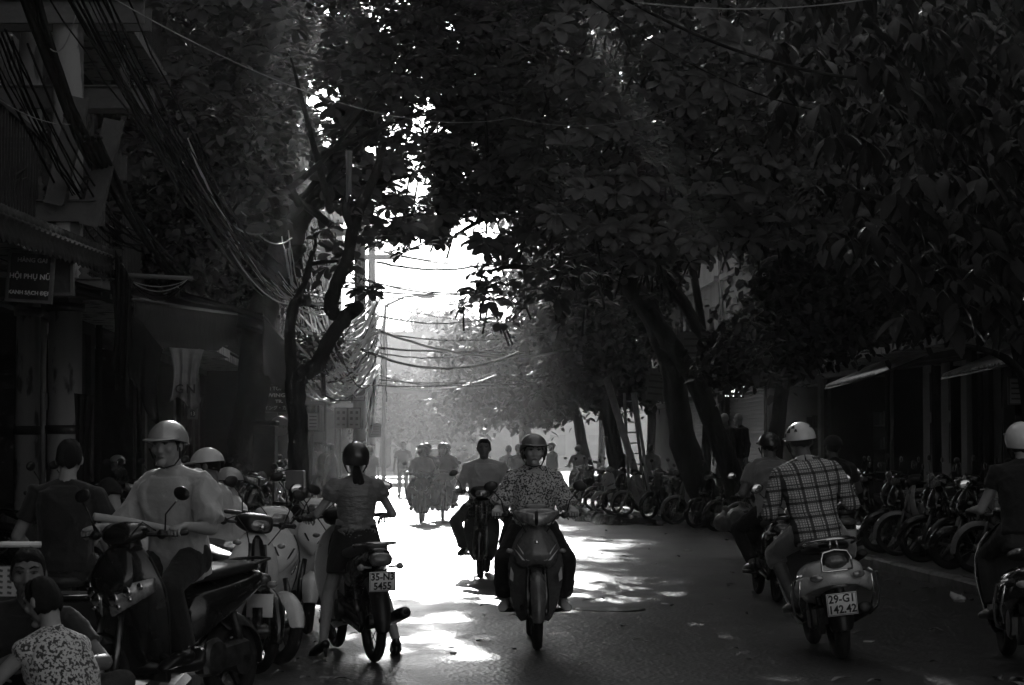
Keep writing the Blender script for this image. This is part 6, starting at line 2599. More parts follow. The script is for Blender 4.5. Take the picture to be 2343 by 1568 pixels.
person('rider in a soft cap seen just right of the checked shirt', J, c5, math.pi + .02, 'skin_dark', .011,
       [('tee_shirt', shirt(J, .011, 'charcoal', inf=.02, name='tee_shirt')), ('trousers', trousers(J, .011, 'black'))], hel=('charcoal', 'cap', 'shell', False))
# 6. rider cut by the right edge
b = build_scooter('scooter', 'black scooter with plate 29 cut off by the right edge of the view', ('29-H1', '466.82'), paint='black_paint', rear='wide', front='round', crash_bars=True)
drop_stand(b)
for ch in list(b.children):
    if ch.name.startswith('licence_plate') or ch.name.startswith('plate_bracket'):
        ch.location.z -= .10
c6 = put(b, 2370, 14.6, math.pi - .05, .60)
J = ride_joints(1.68, True, seat=(.16, .83), grip=(.30, -.29, 1.04), peg=(.19, -.12, .31), lean=.04)
P6 = person('rider in a dark top and white open helmet at the right edge', J, c6, math.pi - .05, 'skin', .008,
            [('top', shirt(J, .009, 'black', inf=.016, sleeve=.35, name='top')), ('trousers', trousers(J, .010, 'denim'))], hair='back', hel=('helmet_white', 'open', 'shell'))
# 7. man sweeping past on the left
b = build_scooter('scooter', 'big dark scooter with glittering twin headlights at lower left', ('', ''), paint='black_paint', rear='slim', front='twin')
drop_stand(b)
RZ7 = -.48
c7 = put(b, 392, 12.3, RZ7, 0, lean=-.03)
J = ride_joints(1.68, False, seat=(.14, .80), grip=(.30, -.29, 1.04), peg=(.18, -.12, .30), lean=.02)
J['face'] = (.12, .05)
P7 = person('man in a pale short-sleeved shirt and bright brimmed helmet on the big dark scooter', J, c7, RZ7, 'skin', .008,
            [('shirt', shirt(J, .008, 'light', inf=.028, sl_inf=.032, sleeve=.85, hem=-.12, flare=.016, seed=8, amp=.013)), ('trousers', trousers(J, .009, 'black', inf=.02))],
            hel=('helmet_silver', 'half', 'shell'), ry=-.03)
collar(P7, J, 'white', 1.2)
g = G()
p0, p1 = at(215, 1182, 12.0), at(400, 1214, 12.25)
g.tube([p0, lerp(p0, p1, .5) + Vector((0, 0, .006)), p1], [.022, .021, .020], 14, round_ends=False)
tag(g.build('cardboard_tube', PM['light'], None), 'pale cardboard tube held out from the hand of the man on the big dark scooter', 'tube')
# open collars
# 14. man riding down the middle
b = build_underbone('motorbike', 'black motorbike with square headlight and wire basket in mid street', ('', ''), paint='black_paint', front='classic', shield='black_paint', rack=True)
drop_stand(b)
c14 = put(b, 1099, 25.3, -.05)
J = ride_joints(1.70, False, seat=(.10, .78), lean=-.02, legs_out=.35, peg=(.23, -.02, .26))
J['face'] = (0, -.02)
P14 = person('bareheaded man in an open pale shirt riding towards us in mid street', J, c14, -.05, 'skin_dark', .008,
       [('shirt', shirt(J, .009, 'light', inf=.03, sl_inf=.024, long=.35, seed=9, amp=.008, hem=-.06)), ('trousers', trousers(J, .010, 'black', inf=.018))], hair='short')
collar(P14, J, 'light', 1.4)
# 15-16 and 17-18: two machines with pillion riders in the glare
for (lb, px, d, pt, ft, rd, pl, rz) in (
    ('hazy motorbike loaded with bags carrying two people in the glare', 963, 43.8, 'black_paint', 'sport',
     ('helmeted rider in a pale grey top in the glare', 'light', 'helmet_grey'), ('passenger with a dark helmet behind the pale grey top', 'charcoal', 'helmet_dark'), .0),
    ('hazy motorbike with a wide tray on its front in the glare', 1013, 45.6, 'black_paint', 'classic',
     ('stocky rider in a dark shirt and dark helmet in the glare', 'black', 'helmet_dark'), ('passenger peering over the dark-shirted rider', 'charcoal', 'helmet_dark'), .04)):
    b = build_underbone('motorbike', lb, ('', ''), paint=pt, front=ft, shield=pt)
    drop_stand(b)
    c = put(b, px, d, rz)
    J = ride_joints(1.62 if ft == 'sport' else 1.68, ft == 'sport', seat=(.05, .78), legs_out=.2)
    J['face'] = (-.5 if ft == 'sport' else .1, .1)
    person(rd[0], J, c, rz, 'skin', .012, [('top', shirt(J, .012, rd[1], inf=.022, sleeve=.7, name='top', bulk=1.1)), ('trousers', trousers(J, .012, 'black', inf=.025))], hel=(rd[2], 'half', 'shell'))
    J = ride_joints(1.62, False, seat=(.48, .80), pillion=True, peg=(.2, .25, .3))
    J['face'] = (.25, 0)
    person(pl[0], J, c + Vector((.08, 0, 0)), rz, 'skin', .013, [('top', shirt(J, .013, pl[1], inf=.02, name='top')), ('trousers', trousers(J, .013, 'black'))], hel=(pl[2], 'half', 'shell'))
    if ft == 'sport':
        for s in (-1, 1):
            g = G()
            g.ell((s * .21, -.20, .62), (.12, .16, .19), None, 14, 9)
            g.tube([(s * .21, -.2, .78), (s * .18, -.25, .93)], [.05, .015], 8)
            o = g.build('shopping_bag', PM['black'], None)
            o.location = c
            tag(o, ('full dark bag hanging on the left of the hazy loaded motorbike', 'full dark bag hanging on the right of the hazy loaded motorbike')[s > 0], 'bag')
    else:
        o = G().box((0, -.52, .93), (.52, .34, .14), bev=.02).build('crate', PM['grey'], None, smooth=False)
        o.location = c
        tag(o, 'flat wide tray strapped over the front of the hazy motorbike', 'tray')
# far rider from behind, right
b = build_scooter('scooter', 'far dark scooter with a white plate seen from behind near the right kerb', ('29-F2', '518'), paint='black_paint', rear='slim', front='sharp')
drop_stand(b)
c = put(b, 1326, 60, math.pi + .04, .6)
J = ride_joints(1.6, True, seat=(.14, .80), lean=.04)
person('far rider in a pale patterned shirt seen from behind near the right kerb', J, c, math.pi, 'skin', .013, [('shirt', shirt(J, .013, 'light', name='shirt')), ('trousers', trousers(J, .013, 'grey'))], hel=('helmet_grey', 'half', 'shell'))
for i, (px, d, m, hm_, lb) in enumerate(((1062, 74, 'white', 'helmet_white', 'far rider in white with a pointed pale helmet'), (1095, 70, 'white', 'helmet_white', 'far rider in a white top beside the bareheaded man'), (1046, 82, 'light', 'helmet_white', 'farthest small rider beside the pale car'))):
    b = build_scooter('scooter', ('far scooter under the rider with the pointed helmet', 'far scooter partly hidden by the bareheaded man', 'farthest scooter next to the pale car')[i], ('', ''), paint='black_paint', rear='slim', front='sharp')
    drop_stand(b)
    c = put(b, px, d, math.pi, .6)
    J = ride_joints(1.62, i == 1, seat=(.14, .80))
    person(lb, J, c, math.pi, 'skin', .016, [('top', shirt(J, .016, m, name='top')), ('trousers', trousers(J, .016, 'grey'))], hel=(hm_, 'half', 'shell'), face=False)

# ------------------------------------------------------------------ people on foot
def walker(lb, px, d, h, fem, top, bottom, rz, z=.115, stride=0.0, arms='down', hair='short', hel=None, vox=.013, face=True, lean=(0, 0), sleeve=.6, tname='tee_shirt', skin='skin', fc=(0, 0)):
    J = stand_joints(h, fem, arms=arms, stride=stride, lean=lean)
    J['face'] = fc
    return person(lb, J, Vector((gx(px, d), d, z)), rz, skin, vox, [(tname, shirt(J, vox, top, inf=.018, sleeve=sleeve, name=tname, hem=-.06, seed=int(px))), ('trousers', trousers(J, vox, bottom, seed=int(px) + 1))], hair=hair, hel=hel, face=face)


def sitter(lb, px, d, top_z, fem, top, bottom, rz, vox=.011, hair='short', hel=None, arms=None, lean=0.0, skin='skin', knee_out=.3, fc=(0, 0), sleeve=.6, z=.115, h=1.62, peg=None, seat_obj=True, bulk=1.0, tname='tee_shirt', group=None):
    s = h / 1.66
    seat = top_z - z - .84 * s
    J = ride_joints(h, fem, seat=(0, seat), peg=peg or (.16, -.42, .0), pillion=True, lean=lean, legs_out=knee_out)
    for k, sg in (('R', -1), ('L', 1)):
        if arms:
            J['wr' + k] = V(arms[0 if k == 'R' else 1])
        else:
            J['wr' + k] = J['kn' + k] + V(-sg * .02, .05, .08)
        J['el' + k] = ik(J['sh' + k], J['wr' + k], .275 * s, .245 * s, V(sg * .8, .6, -.4))
    J['face'] = fc
    loc = Vector((gx(px, d), d, z))
    o = person(lb, J, loc, rz, skin, vox, [(tname, shirt(J, vox, top, inf=.018, sleeve=sleeve, name=tname, hem=-.06, seed=int(px), bulk=bulk)), ('trousers', trousers(J, vox, bottom, seed=int(px) + 1))], hair=hair, hel=hel, bulk=bulk, group=group)
    if seat_obj and seat > .12:
        g = G()
        g.lathe([(.13, seat - .06), (.15, seat - .03), (.14, seat + .0), (.02, seat + .004)], (0, .02, 0), 'Z', 16)
        for a in (45, 135, 225, 315):
            q = math.radians(a)
            g.tube([(.10 * math.cos(q), .02 + .10 * math.sin(q), seat - .04), (.15 * math.cos(q), .02 + .15 * math.sin(q), 0)], .012, 6)
        st_ = g.build('stool', BM['iron'], None)
        st_.location = loc
        st_.rotation_euler[2] = rz
        tag(st_, 'small stool under the ' + ' '.join(lb.split()[:9]), 'stool')
    return o, J


walker('hazy man in a dark tee shirt walking towards us left of the pale car', 922, 69, 1.76, False, 'charcoal', 'grey', 0, z=0, stride=.3)
walker('person in a pale shirt standing with their back to us beside the cable pole', 846, 56, 1.58, False, 'white', 'charcoal', math.pi + .5, z=0)
walker('hazy woman in a white sleeveless top standing at the right, far off', 1262, 62, 1.68, True, 'white', 'light', -.9, z=0, sleeve=.15, hel=('helmet_white', 'cap', 'shell', False))
walker('person in a white top seen from behind between the bareheaded man and the floral blouse', 1163, 50, 1.6, True, 'white', 'charcoal', math.pi, z=0)
walker('dark-shirted person seen from behind next to the floral blouse', 1186, 47, 1.62, False, 'black', 'black', math.pi, z=0)
walker('man in a white tee shirt with his back to us behind the right parked motorbikes', 1487, 53, 1.62, False, 'white', 'grey', math.pi - .2, z=.0)
for i, (px, d, h, t, rz, lb) in enumerate(((706, 48, 1.60, 'grey', .6, 'leftmost of the standing group behind the parked motorbikes at left'), (727, 51, 1.58, 'white', -.4, 'person in white in the middle of the hazy standing group'), (741, 47, 1.55, 'charcoal', -1.2, 'dark-shirted person within the hazy standing group'), (757, 46, 1.5, 'grey', -1.8, 'rightmost person of the hazy group, turned to the left'))):
    walker(lb, px, d, h, i == 1, t, 'denim', rz, vox=.014)
# man in the dark polo, on a parked motorbike, seen from behind
sitter('man in a dark polo shirt seen from behind beside the concrete poles', 150, 13.9, 1.57, False, 'charcoal', 'denim', math.pi - .12, vox=.008, h=1.74, arms=((-.26, -.18, .62), (.24, -.22, .66)), fc=(.25, .0), bulk=1.06, tname='polo_shirt', peg=(.17, -.25, .0))
# men and women crouching at lower left
sitter('young man with dark hair sitting low at the left edge, facing us', 66, 10.3, 1.05, False, 'charcoal', 'denim', .25, skin='skin_dark', vox=.008, h=1.66, arms=((-.12, -.45, .42), (.22, -.50, .42)), fc=(-.1, .05), lean=.12, knee_out=1.2)
o, J = sitter('woman with bare shoulders and a patterned strap dress crouching with her back to us', 190, 9.75, .93, True, 'floral', 'floral', math.pi + .9, vox=.008, h=1.56, hair='back', arms=((-.10, -.50, .35), (.12, -.52, .33)), fc=(.1, .35), lean=.16, sleeve=.02, seat_obj=True, tname='strap_dress', knee_out=1.0)
# cap man, his neighbour and others on the left pavement
sitter('man in a pale peaked cap and light shirt in profile, facing left', 497, 16.6, 1.50, False, 'light', 'charcoal', -1.95, vox=.009, h=1.68, hel=('helmet_white', 'cap', 'shell', False), skin='skin_dark', arms=((-.2, -.35, .85), (.2, -.35, .85)), fc=(.25, .1))
sitter('person in a pale patterned shirt half hidden right of the man in the pale cap', 546, 18.2, 1.34, False, 'white', 'grey', -1.6, vox=.011, hel=('helmet_silver', 'cap', 'shell', False))
sitter('dark-haired person in a pale tee shirt stooping left of the pale-capped man', 325, 15.4, 1.30, False, 'light', 'denim', -2.3, vox=.010, lean=.25, fc=(0, .5))
sitter('small figure in a white helmet and dark jacket deep in the left shop front', 281, 31, 1.41, False, 'black', 'black', -.9, vox=.012, hel=('helmet_white', 'half', 'shell'), h=1.5)

# mannequins
MQ = mat('mannequin_white', .75, rough=.35)
for i, (px, lb) in enumerate(((1658, 'left mannequin, half hidden by the tree, in a shop doorway'), (1690, 'right bald mannequin in a dark jacket in a shop doorway'))):
    J = stand_joints(1.66, True)
    d = 41.5
    root = thing('mannequin', lb, 'mannequin', Vector((gx(px, d), d, .115 + .42)), -.9)
    me = make_body(J, .012, MQ)
    link('figure', me, None, root)
    link('jacket', shirt(J, .012, 'charcoal', inf=.02, long=.9, name='jacket', hem=-.1), None, root)
    link('skirt', trousers(J, .012, 'grey', inf=.02, end=.5, name='skirt'), None, root)
    G().lathe([(.22, -.42), (.22, -.06), (.2, -.04), (.02, -.04)], (0, 0, 0), 'Z', 18).build('plinth', BM['wall_c'], root)

# ------------------------------------------------------------------ parked machines
protoA = build_underbone('motorbike', 'x', ('29-K5', '3187'), paint='black_paint', front='sport', shield='black_paint', decals=False)
protoB = build_underbone('motorbike', 'x', ('29-M2', '7406'), paint='mid_paint', front='classic', shield='silver_paint', decals=False)
protoC = build_scooter('scooter', 'x', ('30-F9', '6620'), paint='white_paint', rear='slim', front='sharp')
protoD = build_scooter('scooter', 'x', ('29-X3', '1159'), paint='black_paint', rear='wide', front='round')
PR = [protoA, protoB, protoC, protoD]
NMS = ['black step-through motorbike', 'grey motorbike with silver shield', 'white scooter', 'black wide scooter']
used = [False] * 4
ORD = ['first', 'second', 'third', 'fourth', 'fifth', 'sixth', 'seventh', 'eighth', 'ninth', 'tenth', 'eleventh', 'twelfth', 'thirteenth', 'fourteenth', 'fifteenth']


def park(k, loc, rz, lean, label, group):
    if not used[k]:
        used[k] = True
        o = PR[k]
        o.location = loc
        o.rotation_euler = (0, lean, rz)
        o['label'] = label
        if group:
            o['group'] = group
        return o
    o = copy_tree(PR[k], loc, rz, label, group, ry=lean)
    return o


r = random.Random(77)
# right, near row (dark, facing the road)
for i in range(11):
    d = 23.6 + i * .78
    k = [0, 1, 3, 0, 0, 3, 1, 0, 3, 0, 0][i]
    rz = -1.2 + r.uniform(-.5, .5)
    p = st(KERB_R + .95 + r.uniform(-.1, .1), d, .115)
    park(k, p, rz, .13, f'{NMS[k]}, {ORD[i]} from our end of the right-hand dark row', 'motorbikes parked in the dark row on the right pavement')
# right, far row beyond the forked tree
for i in range(14):
    d = 36.5 + i * 1.75
    k = [0, 1, 0, 0, 1, 3, 0, 1, 0, 2, 0, 3, 0, 1][i]
    rz = -1.0 + r.uniform(-.35, .35)
    p = Vector((float(np.interp(d, [36, 42, 50, 57, 64], [5.0, 3.95, 2.9, 2.15, 1.6])) + r.uniform(-.1, .1), d, 0))
    u_ = p.x + SLOPE * d
    p.z = .115 if u_ > 6.7 else .0
    park(k, p, rz, .13, f'{NMS[k]}, {ORD[i]} from our end of the far right row', 'motorbikes parked along the far right kerb')
# left row
for i in range(15):
    d = 20.0 + i * 1.35 + (i > 8) * 2
    k = [1, 0, 2, 1, 0, 1, 0, 3, 1, 0, 2, 1, 0, 1, 0][i]
    rz = .75 + r.uniform(-.2, .2)
    p = st(KERB_L - .95 + r.uniform(-.15, .1), d, .115)
    park(k, p, rz, .13, f'{NMS[k]}, {ORD[i]} from our end of the left pavement row', 'motorbikes parked along the left kerb')
# second left rank
for i in range(6):
    d = 17.6 + i * 1.5
    k = [0, 1, 0, 0, 1, 0][i]
    p = st(KERB_L - 1.75 + r.uniform(-.1, .1), d, .115)
    park(k, p, 1.0 + r.uniform(-.2, .2), .12, f'{NMS[k]}, {ORD[i]} of the inner rank beside the metal cabinet', 'motorbikes parked in the inner left rank')
# the two pale scooters beside the woman in the skirt
protoE = build_scooter('scooter', 'white scooter parked facing us just left of the woman in the skirt', ('', ''), paint='white_paint', rear='slim', front='sharp')
put(protoE, 703, 17.7, .12, -.62, lean=.08)
o = copy_tree(protoC, None, None, 'pale scooter with a chrome side bar parked nearest the road at left', None)
put(o, 640, 15.2, .62, -.62, lean=.10)
# handlebar and black square mirror of a machine in front
protoF = build_underbone('motorbike', 'black motorbike with a square mirror parked between the pale scooters and the big dark scooter', ('', ''), paint='black_paint', front='classic', shield='white_paint')
put(protoF, 590, 14.6, .55, -.62, lean=.10)

# ------------------------------------------------------------------ pale car with a roof sign, far down the road
root = thing('taxi', 'sunlit pale car with a roof sign far down the street', 'car', (gx(992, 78), 78, 0), .02)
CP = VM['white_paint']
g = G()
g.sloft([(-2.05, .62, .70, .22, 3.2), (-1.95, .66, .80, .30, 3.6), (-1.2, .72, .85, .34, 3.8), (0, .74, .87, .36, 4), (1.4, .74, .86, .36, 4), (2.0, .72, .80, .32, 3.6), (2.1, .66, .7, .24, 3.2)], 24)
g.build('body', CP, root, sub=1)
g = G()
g.sloft([(-1.05, 1.02, .74, .08, 4), (-.45, 1.28, .68, .28, 3.6, -.10), (.1, 1.33, .67, .34, 3.6, -.12), (1.2, 1.32, .66, .34, 3.6, -.12), (1.8, 1.10, .68, .16, 3.6, -.1)], 24)
g.build('cabin', CP, root, sub=1)
g = G()
g.panel([[(-.62, -1.12, 1.04), (0, -1.18, 1.04), (.62, -1.12, 1.04)], [(-.54, -.60, 1.50), (0, -.66, 1.52), (.54, -.60, 1.50)]], (0, .02, .01))
g.build('windscreen', BM['glass'], root)
for s in (-1, 1):
    G().ell((s * .6, -2.02, .72), (.15, .06, .09), None, 12, 8).build('headlight', VM['lens'], root)
    G().ell((s * .92, -.75, 1.05), (.09, .06, .07), None, 12, 8).build('door_mirror', CP, root)
    for y in (-1.3, 1.3):
        t_ = G().torus((s * .75, y, .32), (1, 0, 0), .24, .08, 24, 8, rz=.1).build('wheel', VM['tyre'], root)
        G().lathe([(.03, -.1), (.17, -.08), (.17, .08), (.03, .1)], (s * .75, y, .32), 'X', 16).build('rim', VM['steel'], t_)
G().box((0, -2.07, .45), (1.3, .08, .16), bev=.02).build('bumper', VM['black_plastic'], root)
G().box((0, .2, 1.74), (.7, .22, .16), bev=.03).build('roof_sign', VM['white_paint'], root)

# ------------------------------------------------------------------ street clutter
BAGM = mat('plastic_bag', .32, rough=.35, noise=.3, nscale=9, bump=.8, bscale=14, bdist=.03)
for i, (px, d, rr_, lb) in enumerate(((1655, 37.5, .19, 'pale knotted rubbish bag at the foot of the forked tree'), (1690, 37.2, .25, 'tall crumpled rubbish bag, the bigger one by the forked tree'), (1714, 37.6, .18, 'sagging rubbish bag nearest the road by the forked tree'))):
    g = G()
    g.ell((0, 0, rr_ * .8), (rr_, rr_ * .9, rr_ * .9), None, 22, 14)
    g.tube([(0, 0, rr_ * 1.5), (.02, 0, rr_ * 1.75), (.05, 0, rr_ * 2.0)], [rr_ * .35, rr_ * .12, rr_ * .3], 10)
    me = voxelize(g, .02, 2, 'bag')
    wrinkle(me, .022, 14, i)
    me.materials.append(BAGM)
    o = link('rubbish_bag', me)
    o.location = (gx(px, d), d, .10)
    tag(o, lb, 'rubbish bag')
g = G()
g.ell((0, 0, .03), (.07, .05, .035), None, 14, 8)
me = voxelize(g, .007, 1, 'bag')
wrinkle(me, .02, 60, 4)
me.materials.append(mat('white_plastic', .6, rough=.4))
o = link('plastic_bag', me)
o.location = (gx(2190, 21.5), 21.5, 0)
tag(o, 'small white plastic bag lying on the road near the right parked wheels', 'bag')
# leaning poles and ladder by the shutter
for i, (a, b_, lb, rr_) in enumerate((((1388, 868, 50.5), (1452, 1078, 49), 'thick white pole leaning left behind the parked motorbikes', .085), ((1452, 900, 51), (1476, 1065, 49.5), 'thin pale pole leaning beside the thick white one', .04))):
    p0, p1 = at(*a), at(*b_)
    dd = (p1 - p0).normalized()
    p1 = p1 + dd * ((p1.z - .115) / -dd.z)
    o = G().tube([p0, p1], rr_, 12).build('leaning_pole', mat('white_pipe', .5, rough=.5, noise=.15), None)
    tag(o, lb, 'pole')
root = thing('ladder', 'pale ladder leaning beside the white pole in front of the roller shutter', 'ladder', at(1440, 1080, 50))
pa_, pb_ = at(1428, 900, 50.6) - root.location, at(1437, 1085, 50) - root.location
pc_, pd_ = at(1446, 900, 50.8) - root.location, at(1470, 1085, 50) - root.location
for a, b_ in ((pa_, pb_), (pc_, pd_)):
    G().tube([a, b_ + (b_ - a) * .30], .035, 8).build('rail', mat('white_pipe', .5), root)
for i in range(7):
    t = .1 + i * .13
    G().tube([lerp(pa_, pb_, t), lerp(pc_, pd_, t)], .02, 6).build('rung', mat('white_pipe', .5), root)
root = thing('glass_case', 'small white-framed glass display case by the leaning pole', 'display case', at(1415, 1052, 57))
g = G()
w, h = .24, .17
for sx in (-1, 1):
    for sy in (-1, 1):
        g.box((sx * w, sy * .2, 0), (.03, .03, 2 * h))
    for sz in (-1, 1):
        g.box((sx * w, 0, sz * h), (.03, .37, .03))
for sz in (-1, 1):
    for sy in (-1, 1):
        g.box((0, sy * .2, sz * h), (2 * w - .03, .03, .03))
g.build('frame', WB, root, smooth=False)
for sx in (-1, 1):
    G().box((sx * w, 0, -h - .45), (.03, .36, .86)).build('leg', WB, root, smooth=False)
G().box((0, -.19, 0), (2 * w - .04, .008, 2 * h - .04)).build('pane', BM['glass'], root, smooth=False)
# vendor's trolley at lower left
root = thing('vendor_trolley', 'dark vendor trolley with a shiny metal edge behind the crouching pair', 'trolley', Vector((gx(165, 13.0), 13.0, .0)))
g = G()
g.box((0, 0, .36), (.55, .42, .5), bev=.01)
g.build('cabinet', BM['iron'], root, smooth=False)
g = G()
g.tube([(-.34, -.24, .645), (.17, -.24, .645), (.26, -.16, .70)], .008, 8)
g.build('metal_edge', VM['chrome'], root)
G().box((0, 0, .632), (.62, .46, .02), bev=.004).build('top', BM['iron'], root, smooth=False)
for s in (-1, 1):
    t_ = G().torus((s * .26, 0, .1), (1, 0, 0), .08, .018, 18, 6).build('wheel', VM['tyre'], root)
root = thing('goods_stand', 'small stand with a pale tube rail and a printed white notice at the left edge', 'stand', Vector((gx(15, 11.0), 11.0, .115)))
for x in (-.18, .16):
    G().tube([(x, 0, 0), (x, 0, .90)], .012, 8).build('post', BM['iron'], root)
G().tube([(-.25, -.01, .905), (.185, -.01, .905)], .016, 10).build('rail', VM['silver_paint'], root)
G().box((0, 0, .55), (.36, .02, .5)).build('back_panel', BM['iron'], root, smooth=False)
nt_ = G().box((.03, -.016, .72), (.15, .006, .15)).build('notice', WB, root, smooth=False)
for i in range(3):
    for j in range(5):
        G().box((-.015 + i * .045, -.021, .775 - j * .028), (.022, .003, .012), rot=(0, .2, 0)).build('printed_line', PD, nt_, smooth=False)
# cloths hanging from the awnings
def cloth(label, p0, p1, drop, m, seed, folds=9, narrow=.35, txt=None, name='hanging_cloth'):
    rr = random.Random(seed)
    p0, p1 = Vector(p0), Vector(p1)
    o_ = lerp(p0, p1, .5)
    rows = []
    for i in range(13):
        t = i / 12
        row = []
        for j in range(25):
            q = j / 24
            w = 1 - narrow * math.sin(math.pi * min(1, t * .9)) * .6
            x = lerp(p0, p1, .5 + (q - .5) * w) - o_
            depth = .035 * math.sin(q * folds * 2.1 + seed + t * 1.5) * (.3 + t)
            row.append(x + Vector((.0, depth, -drop * t * (1 + .10 * math.sin(q * 7 + seed) * t))))
        rows.append(row)
    g = G().panel(rows, (0, .004, 0))
    o = g.build(name, m, None)
    o.location = o_
    tag(o, label, 'cloth')
    return o


cloth('long dark folded cloth hanging at the end of the ribbed awning', at(262, 570, 17.2), at(300, 640, 17.0), 1.0, BM['tarp'], 1, narrow=.2)
cloth('wide dark cloth drooping below the ribbed awning', at(250, 640, 17.3), at(372, 800, 17.6), .62, BM['tarp'], 2)
o = cloth('pale torn banner with dark letters hanging under the awning', at(386, 795, 19.0), at(466, 800, 19.0), .48, mat('torn_banner', .24, rough=.8, noise=.4, nscale=6, bump=.4, bscale=20), 3, narrow=.5, name='torn_banner')
lettering(o, 'G', .11, BM['sign_dark'], (-.05, -.05, -.36), RX, bold=.002)
lettering(o, 'N', .11, BM['sign_dark'], (.05, -.05, -.36), RX, bold=.002)
cloth('narrow dark cloth hanging between the banner and the cabinet', at(170, 900, 17.0), at(215, 905, 17.0), .7, BM['tarp'], 5)
cloth('strip of rag hanging from a branch in the gap of the canopy', at(790, 345, 28), at(806, 345, 28), .62, mat('grey_rag', .3, rough=.8), 6, folds=4, narrow=.3)

# litter: fallen leaves and scraps on the road and in the gutters
rr = random.Random(88)
DRY = mat('dry_leaf', .16, rough=.6, noise=.3)
A = []
for q in range(420):
    d = 12.5 + 34 * rr.random() ** 1.4
    u = rr.choice([rr.gauss(KERB_R - .35, .3), rr.gauss(KERB_L + .35, .3), rr.uniform(KERB_L, KERB_R)])
    p = st(u, d, .012)
    A.append(mat34(Matrix.Rotation(rr.uniform(0, 6.28), 3, 'Z') @ Matrix.Rotation(rr.uniform(-.35, .35), 3, 'X'), rr.uniform(.25, .55), p))
scatter('fallen_leaves', TV, TF, A, DRY)
root = thing('manhole_cover', 'round iron manhole cover set in the road right of the floral blouse rider', 'manhole cover', (gx(1395, 20.5), 20.5, .0))
G().lathe([(.02, -.01), (.33, -.01), (.33, .004), (.30, .006), (.02, .006)], (0, 0, 0), 'Z', 28).build('cover', VM['dark_metal'], root)
for i in range(5):
    g = G()
    x, d = rr.uniform(2.0, 4.6), rr.uniform(16, 34)
    o = G().box((0, 0, .006), (rr.uniform(.05, .12), rr.uniform(.04, .1), .008), rot=(0, 0, rr.uniform(0, 3))).build('paper_scrap', mat('paper_scrap', .6, rough=.7), None, smooth=False)
    o.location = (x, d, .004)
    tag(o, ('scrap of pale paper on the road, nearest one to the lens', 'second pale paper scrap on the right half of the road', 'pale paper scrap in the middle of the right lane', 'small paper scrap towards the right kerb', 'farthest pale paper scrap on the road')[i], 'litter')
# ------------------------------------------------------------------ cables
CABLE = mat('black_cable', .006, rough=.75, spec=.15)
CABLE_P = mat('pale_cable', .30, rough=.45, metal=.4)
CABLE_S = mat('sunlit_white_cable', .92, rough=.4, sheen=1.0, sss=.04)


def cable_pts(p0, p1, sag, n=18, wob=0.0, seed=0):
    rr = random.Random(seed)
    out = []
    for i in range(n + 1):
        t = i / n
        p = lerp(Vector(p0), Vector(p1), t) + Vector((0, 0, -sag * 4 * t * (1 - t)))
        if wob and 0 < i < n:
            p += Vector((rr.uniform(-1, 1), 0, rr.uniform(-1, 1))) * wob
        out.append(p)
    return out


def cable(label, p0, p1, sag=.3, r=.008, m=CABLE, wob=0.0, seed=0, group=None, n=18):
    o = G().tube(cable_pts(p0, p1, sag, n, wob, seed), r, 6).build('cable', m, None)
    return tag(o, label, 'cable', group)


def bundle(label, p0, p1, sag, n, spread, r=.009, m=CABLE, seed=0, name='cable_bundle', pale=0):
    rr = random.Random(seed)
    p0, p1 = Vector(p0), Vector(p1)
    root = thing(name, label, 'cables', lerp(p0, p1, .5))
    for i in range(n):
        a = Vector((rr.gauss(0, 1), rr.gauss(0, 1), rr.gauss(0, 1))) * spread
        b = Vector((rr.gauss(0, 1), rr.gauss(0, 1), rr.gauss(0, 1))) * spread
        pts = [p - root.location for p in cable_pts(p0 + a, p1 + b, sag * rr.uniform(.75, 1.25), 16, spread * .12, rr.random())]
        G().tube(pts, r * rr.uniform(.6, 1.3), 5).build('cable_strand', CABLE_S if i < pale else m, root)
    return root


bundle('thickest black cable bundle slanting down from the top left corner', at(60, -30, 15.5), at(255, 420, 20), .18, 22, .034, .017, seed=1)
bundle('lower run of the thick cable bundle ending by the leaf shadow', at(205, 320, 18), at(420, 640, 26), .15, 12, .034, .016, seed=2)
bundle('fan of thin cables running from top left towards the leaning trunk', at(215, -30, 15), at(640, 660, 30), .30, 11, .13, .009, seed=3)
bundle('second fan of thin cables left of the leaf canopy', at(150, -30, 14), at(560, 560, 29), .22, 9, .08, .008, seed=4)
bundle('tangle of black cables along the left house fronts', at(0, 90, 15), at(330, 560, 24), .35, 10, .10, .008, seed=5)
bundle('cables dipping across the dark trunk to the bright opening', at(430, 330, 24), at(690, 700, 32), .35, 9, .10, .009, seed=6, pale=2)
cable('single pale wire crossing the canopy from top left', at(255, -5, 15), at(1170, 270, 27), .35, .0045, CABLE_P, n=30)
cable('continuation of the pale wire across the canopy to the right', at(1170, 270, 27), at(1560, 240, 28), .18, .004, CABLE_P)
cable('thin grey wire at the left edge below the beams', at(-10, 222, 15), at(160, 285, 17), .05, .004, CABLE_P)
cable('pale curl of wire on the grey wall at top left', at(115, 112, 16), at(175, 30, 16), .12, .005, CABLE_P)
cable('thick black cable sweeping through the upper right leaves', at(1400, -20, 17), at(1960, 180, 17), .12, .014)
cable('pale grey cable along the very top right', at(1450, 5, 16), at(2090, -20, 16), .09, .005, CABLE_P)
cable('thin dark wire falling through the upper right leaves', at(1350, 0, 18), at(1900, 260, 19), .15, .007)
cable('curved bright cable hanging between trunk and balcony', at(440, 390, 24), at(600, 535, 26), .22, .010, CABLE_P)
cable('second curved bright cable reaching the trunk', at(590, 535, 26), at(668, 545, 28), .10, .009, CABLE_P)
cable('long drooping pale wire under the canopy at left', at(520, 560, 24), at(690, 690, 30), .25, .008, CABLE_P)
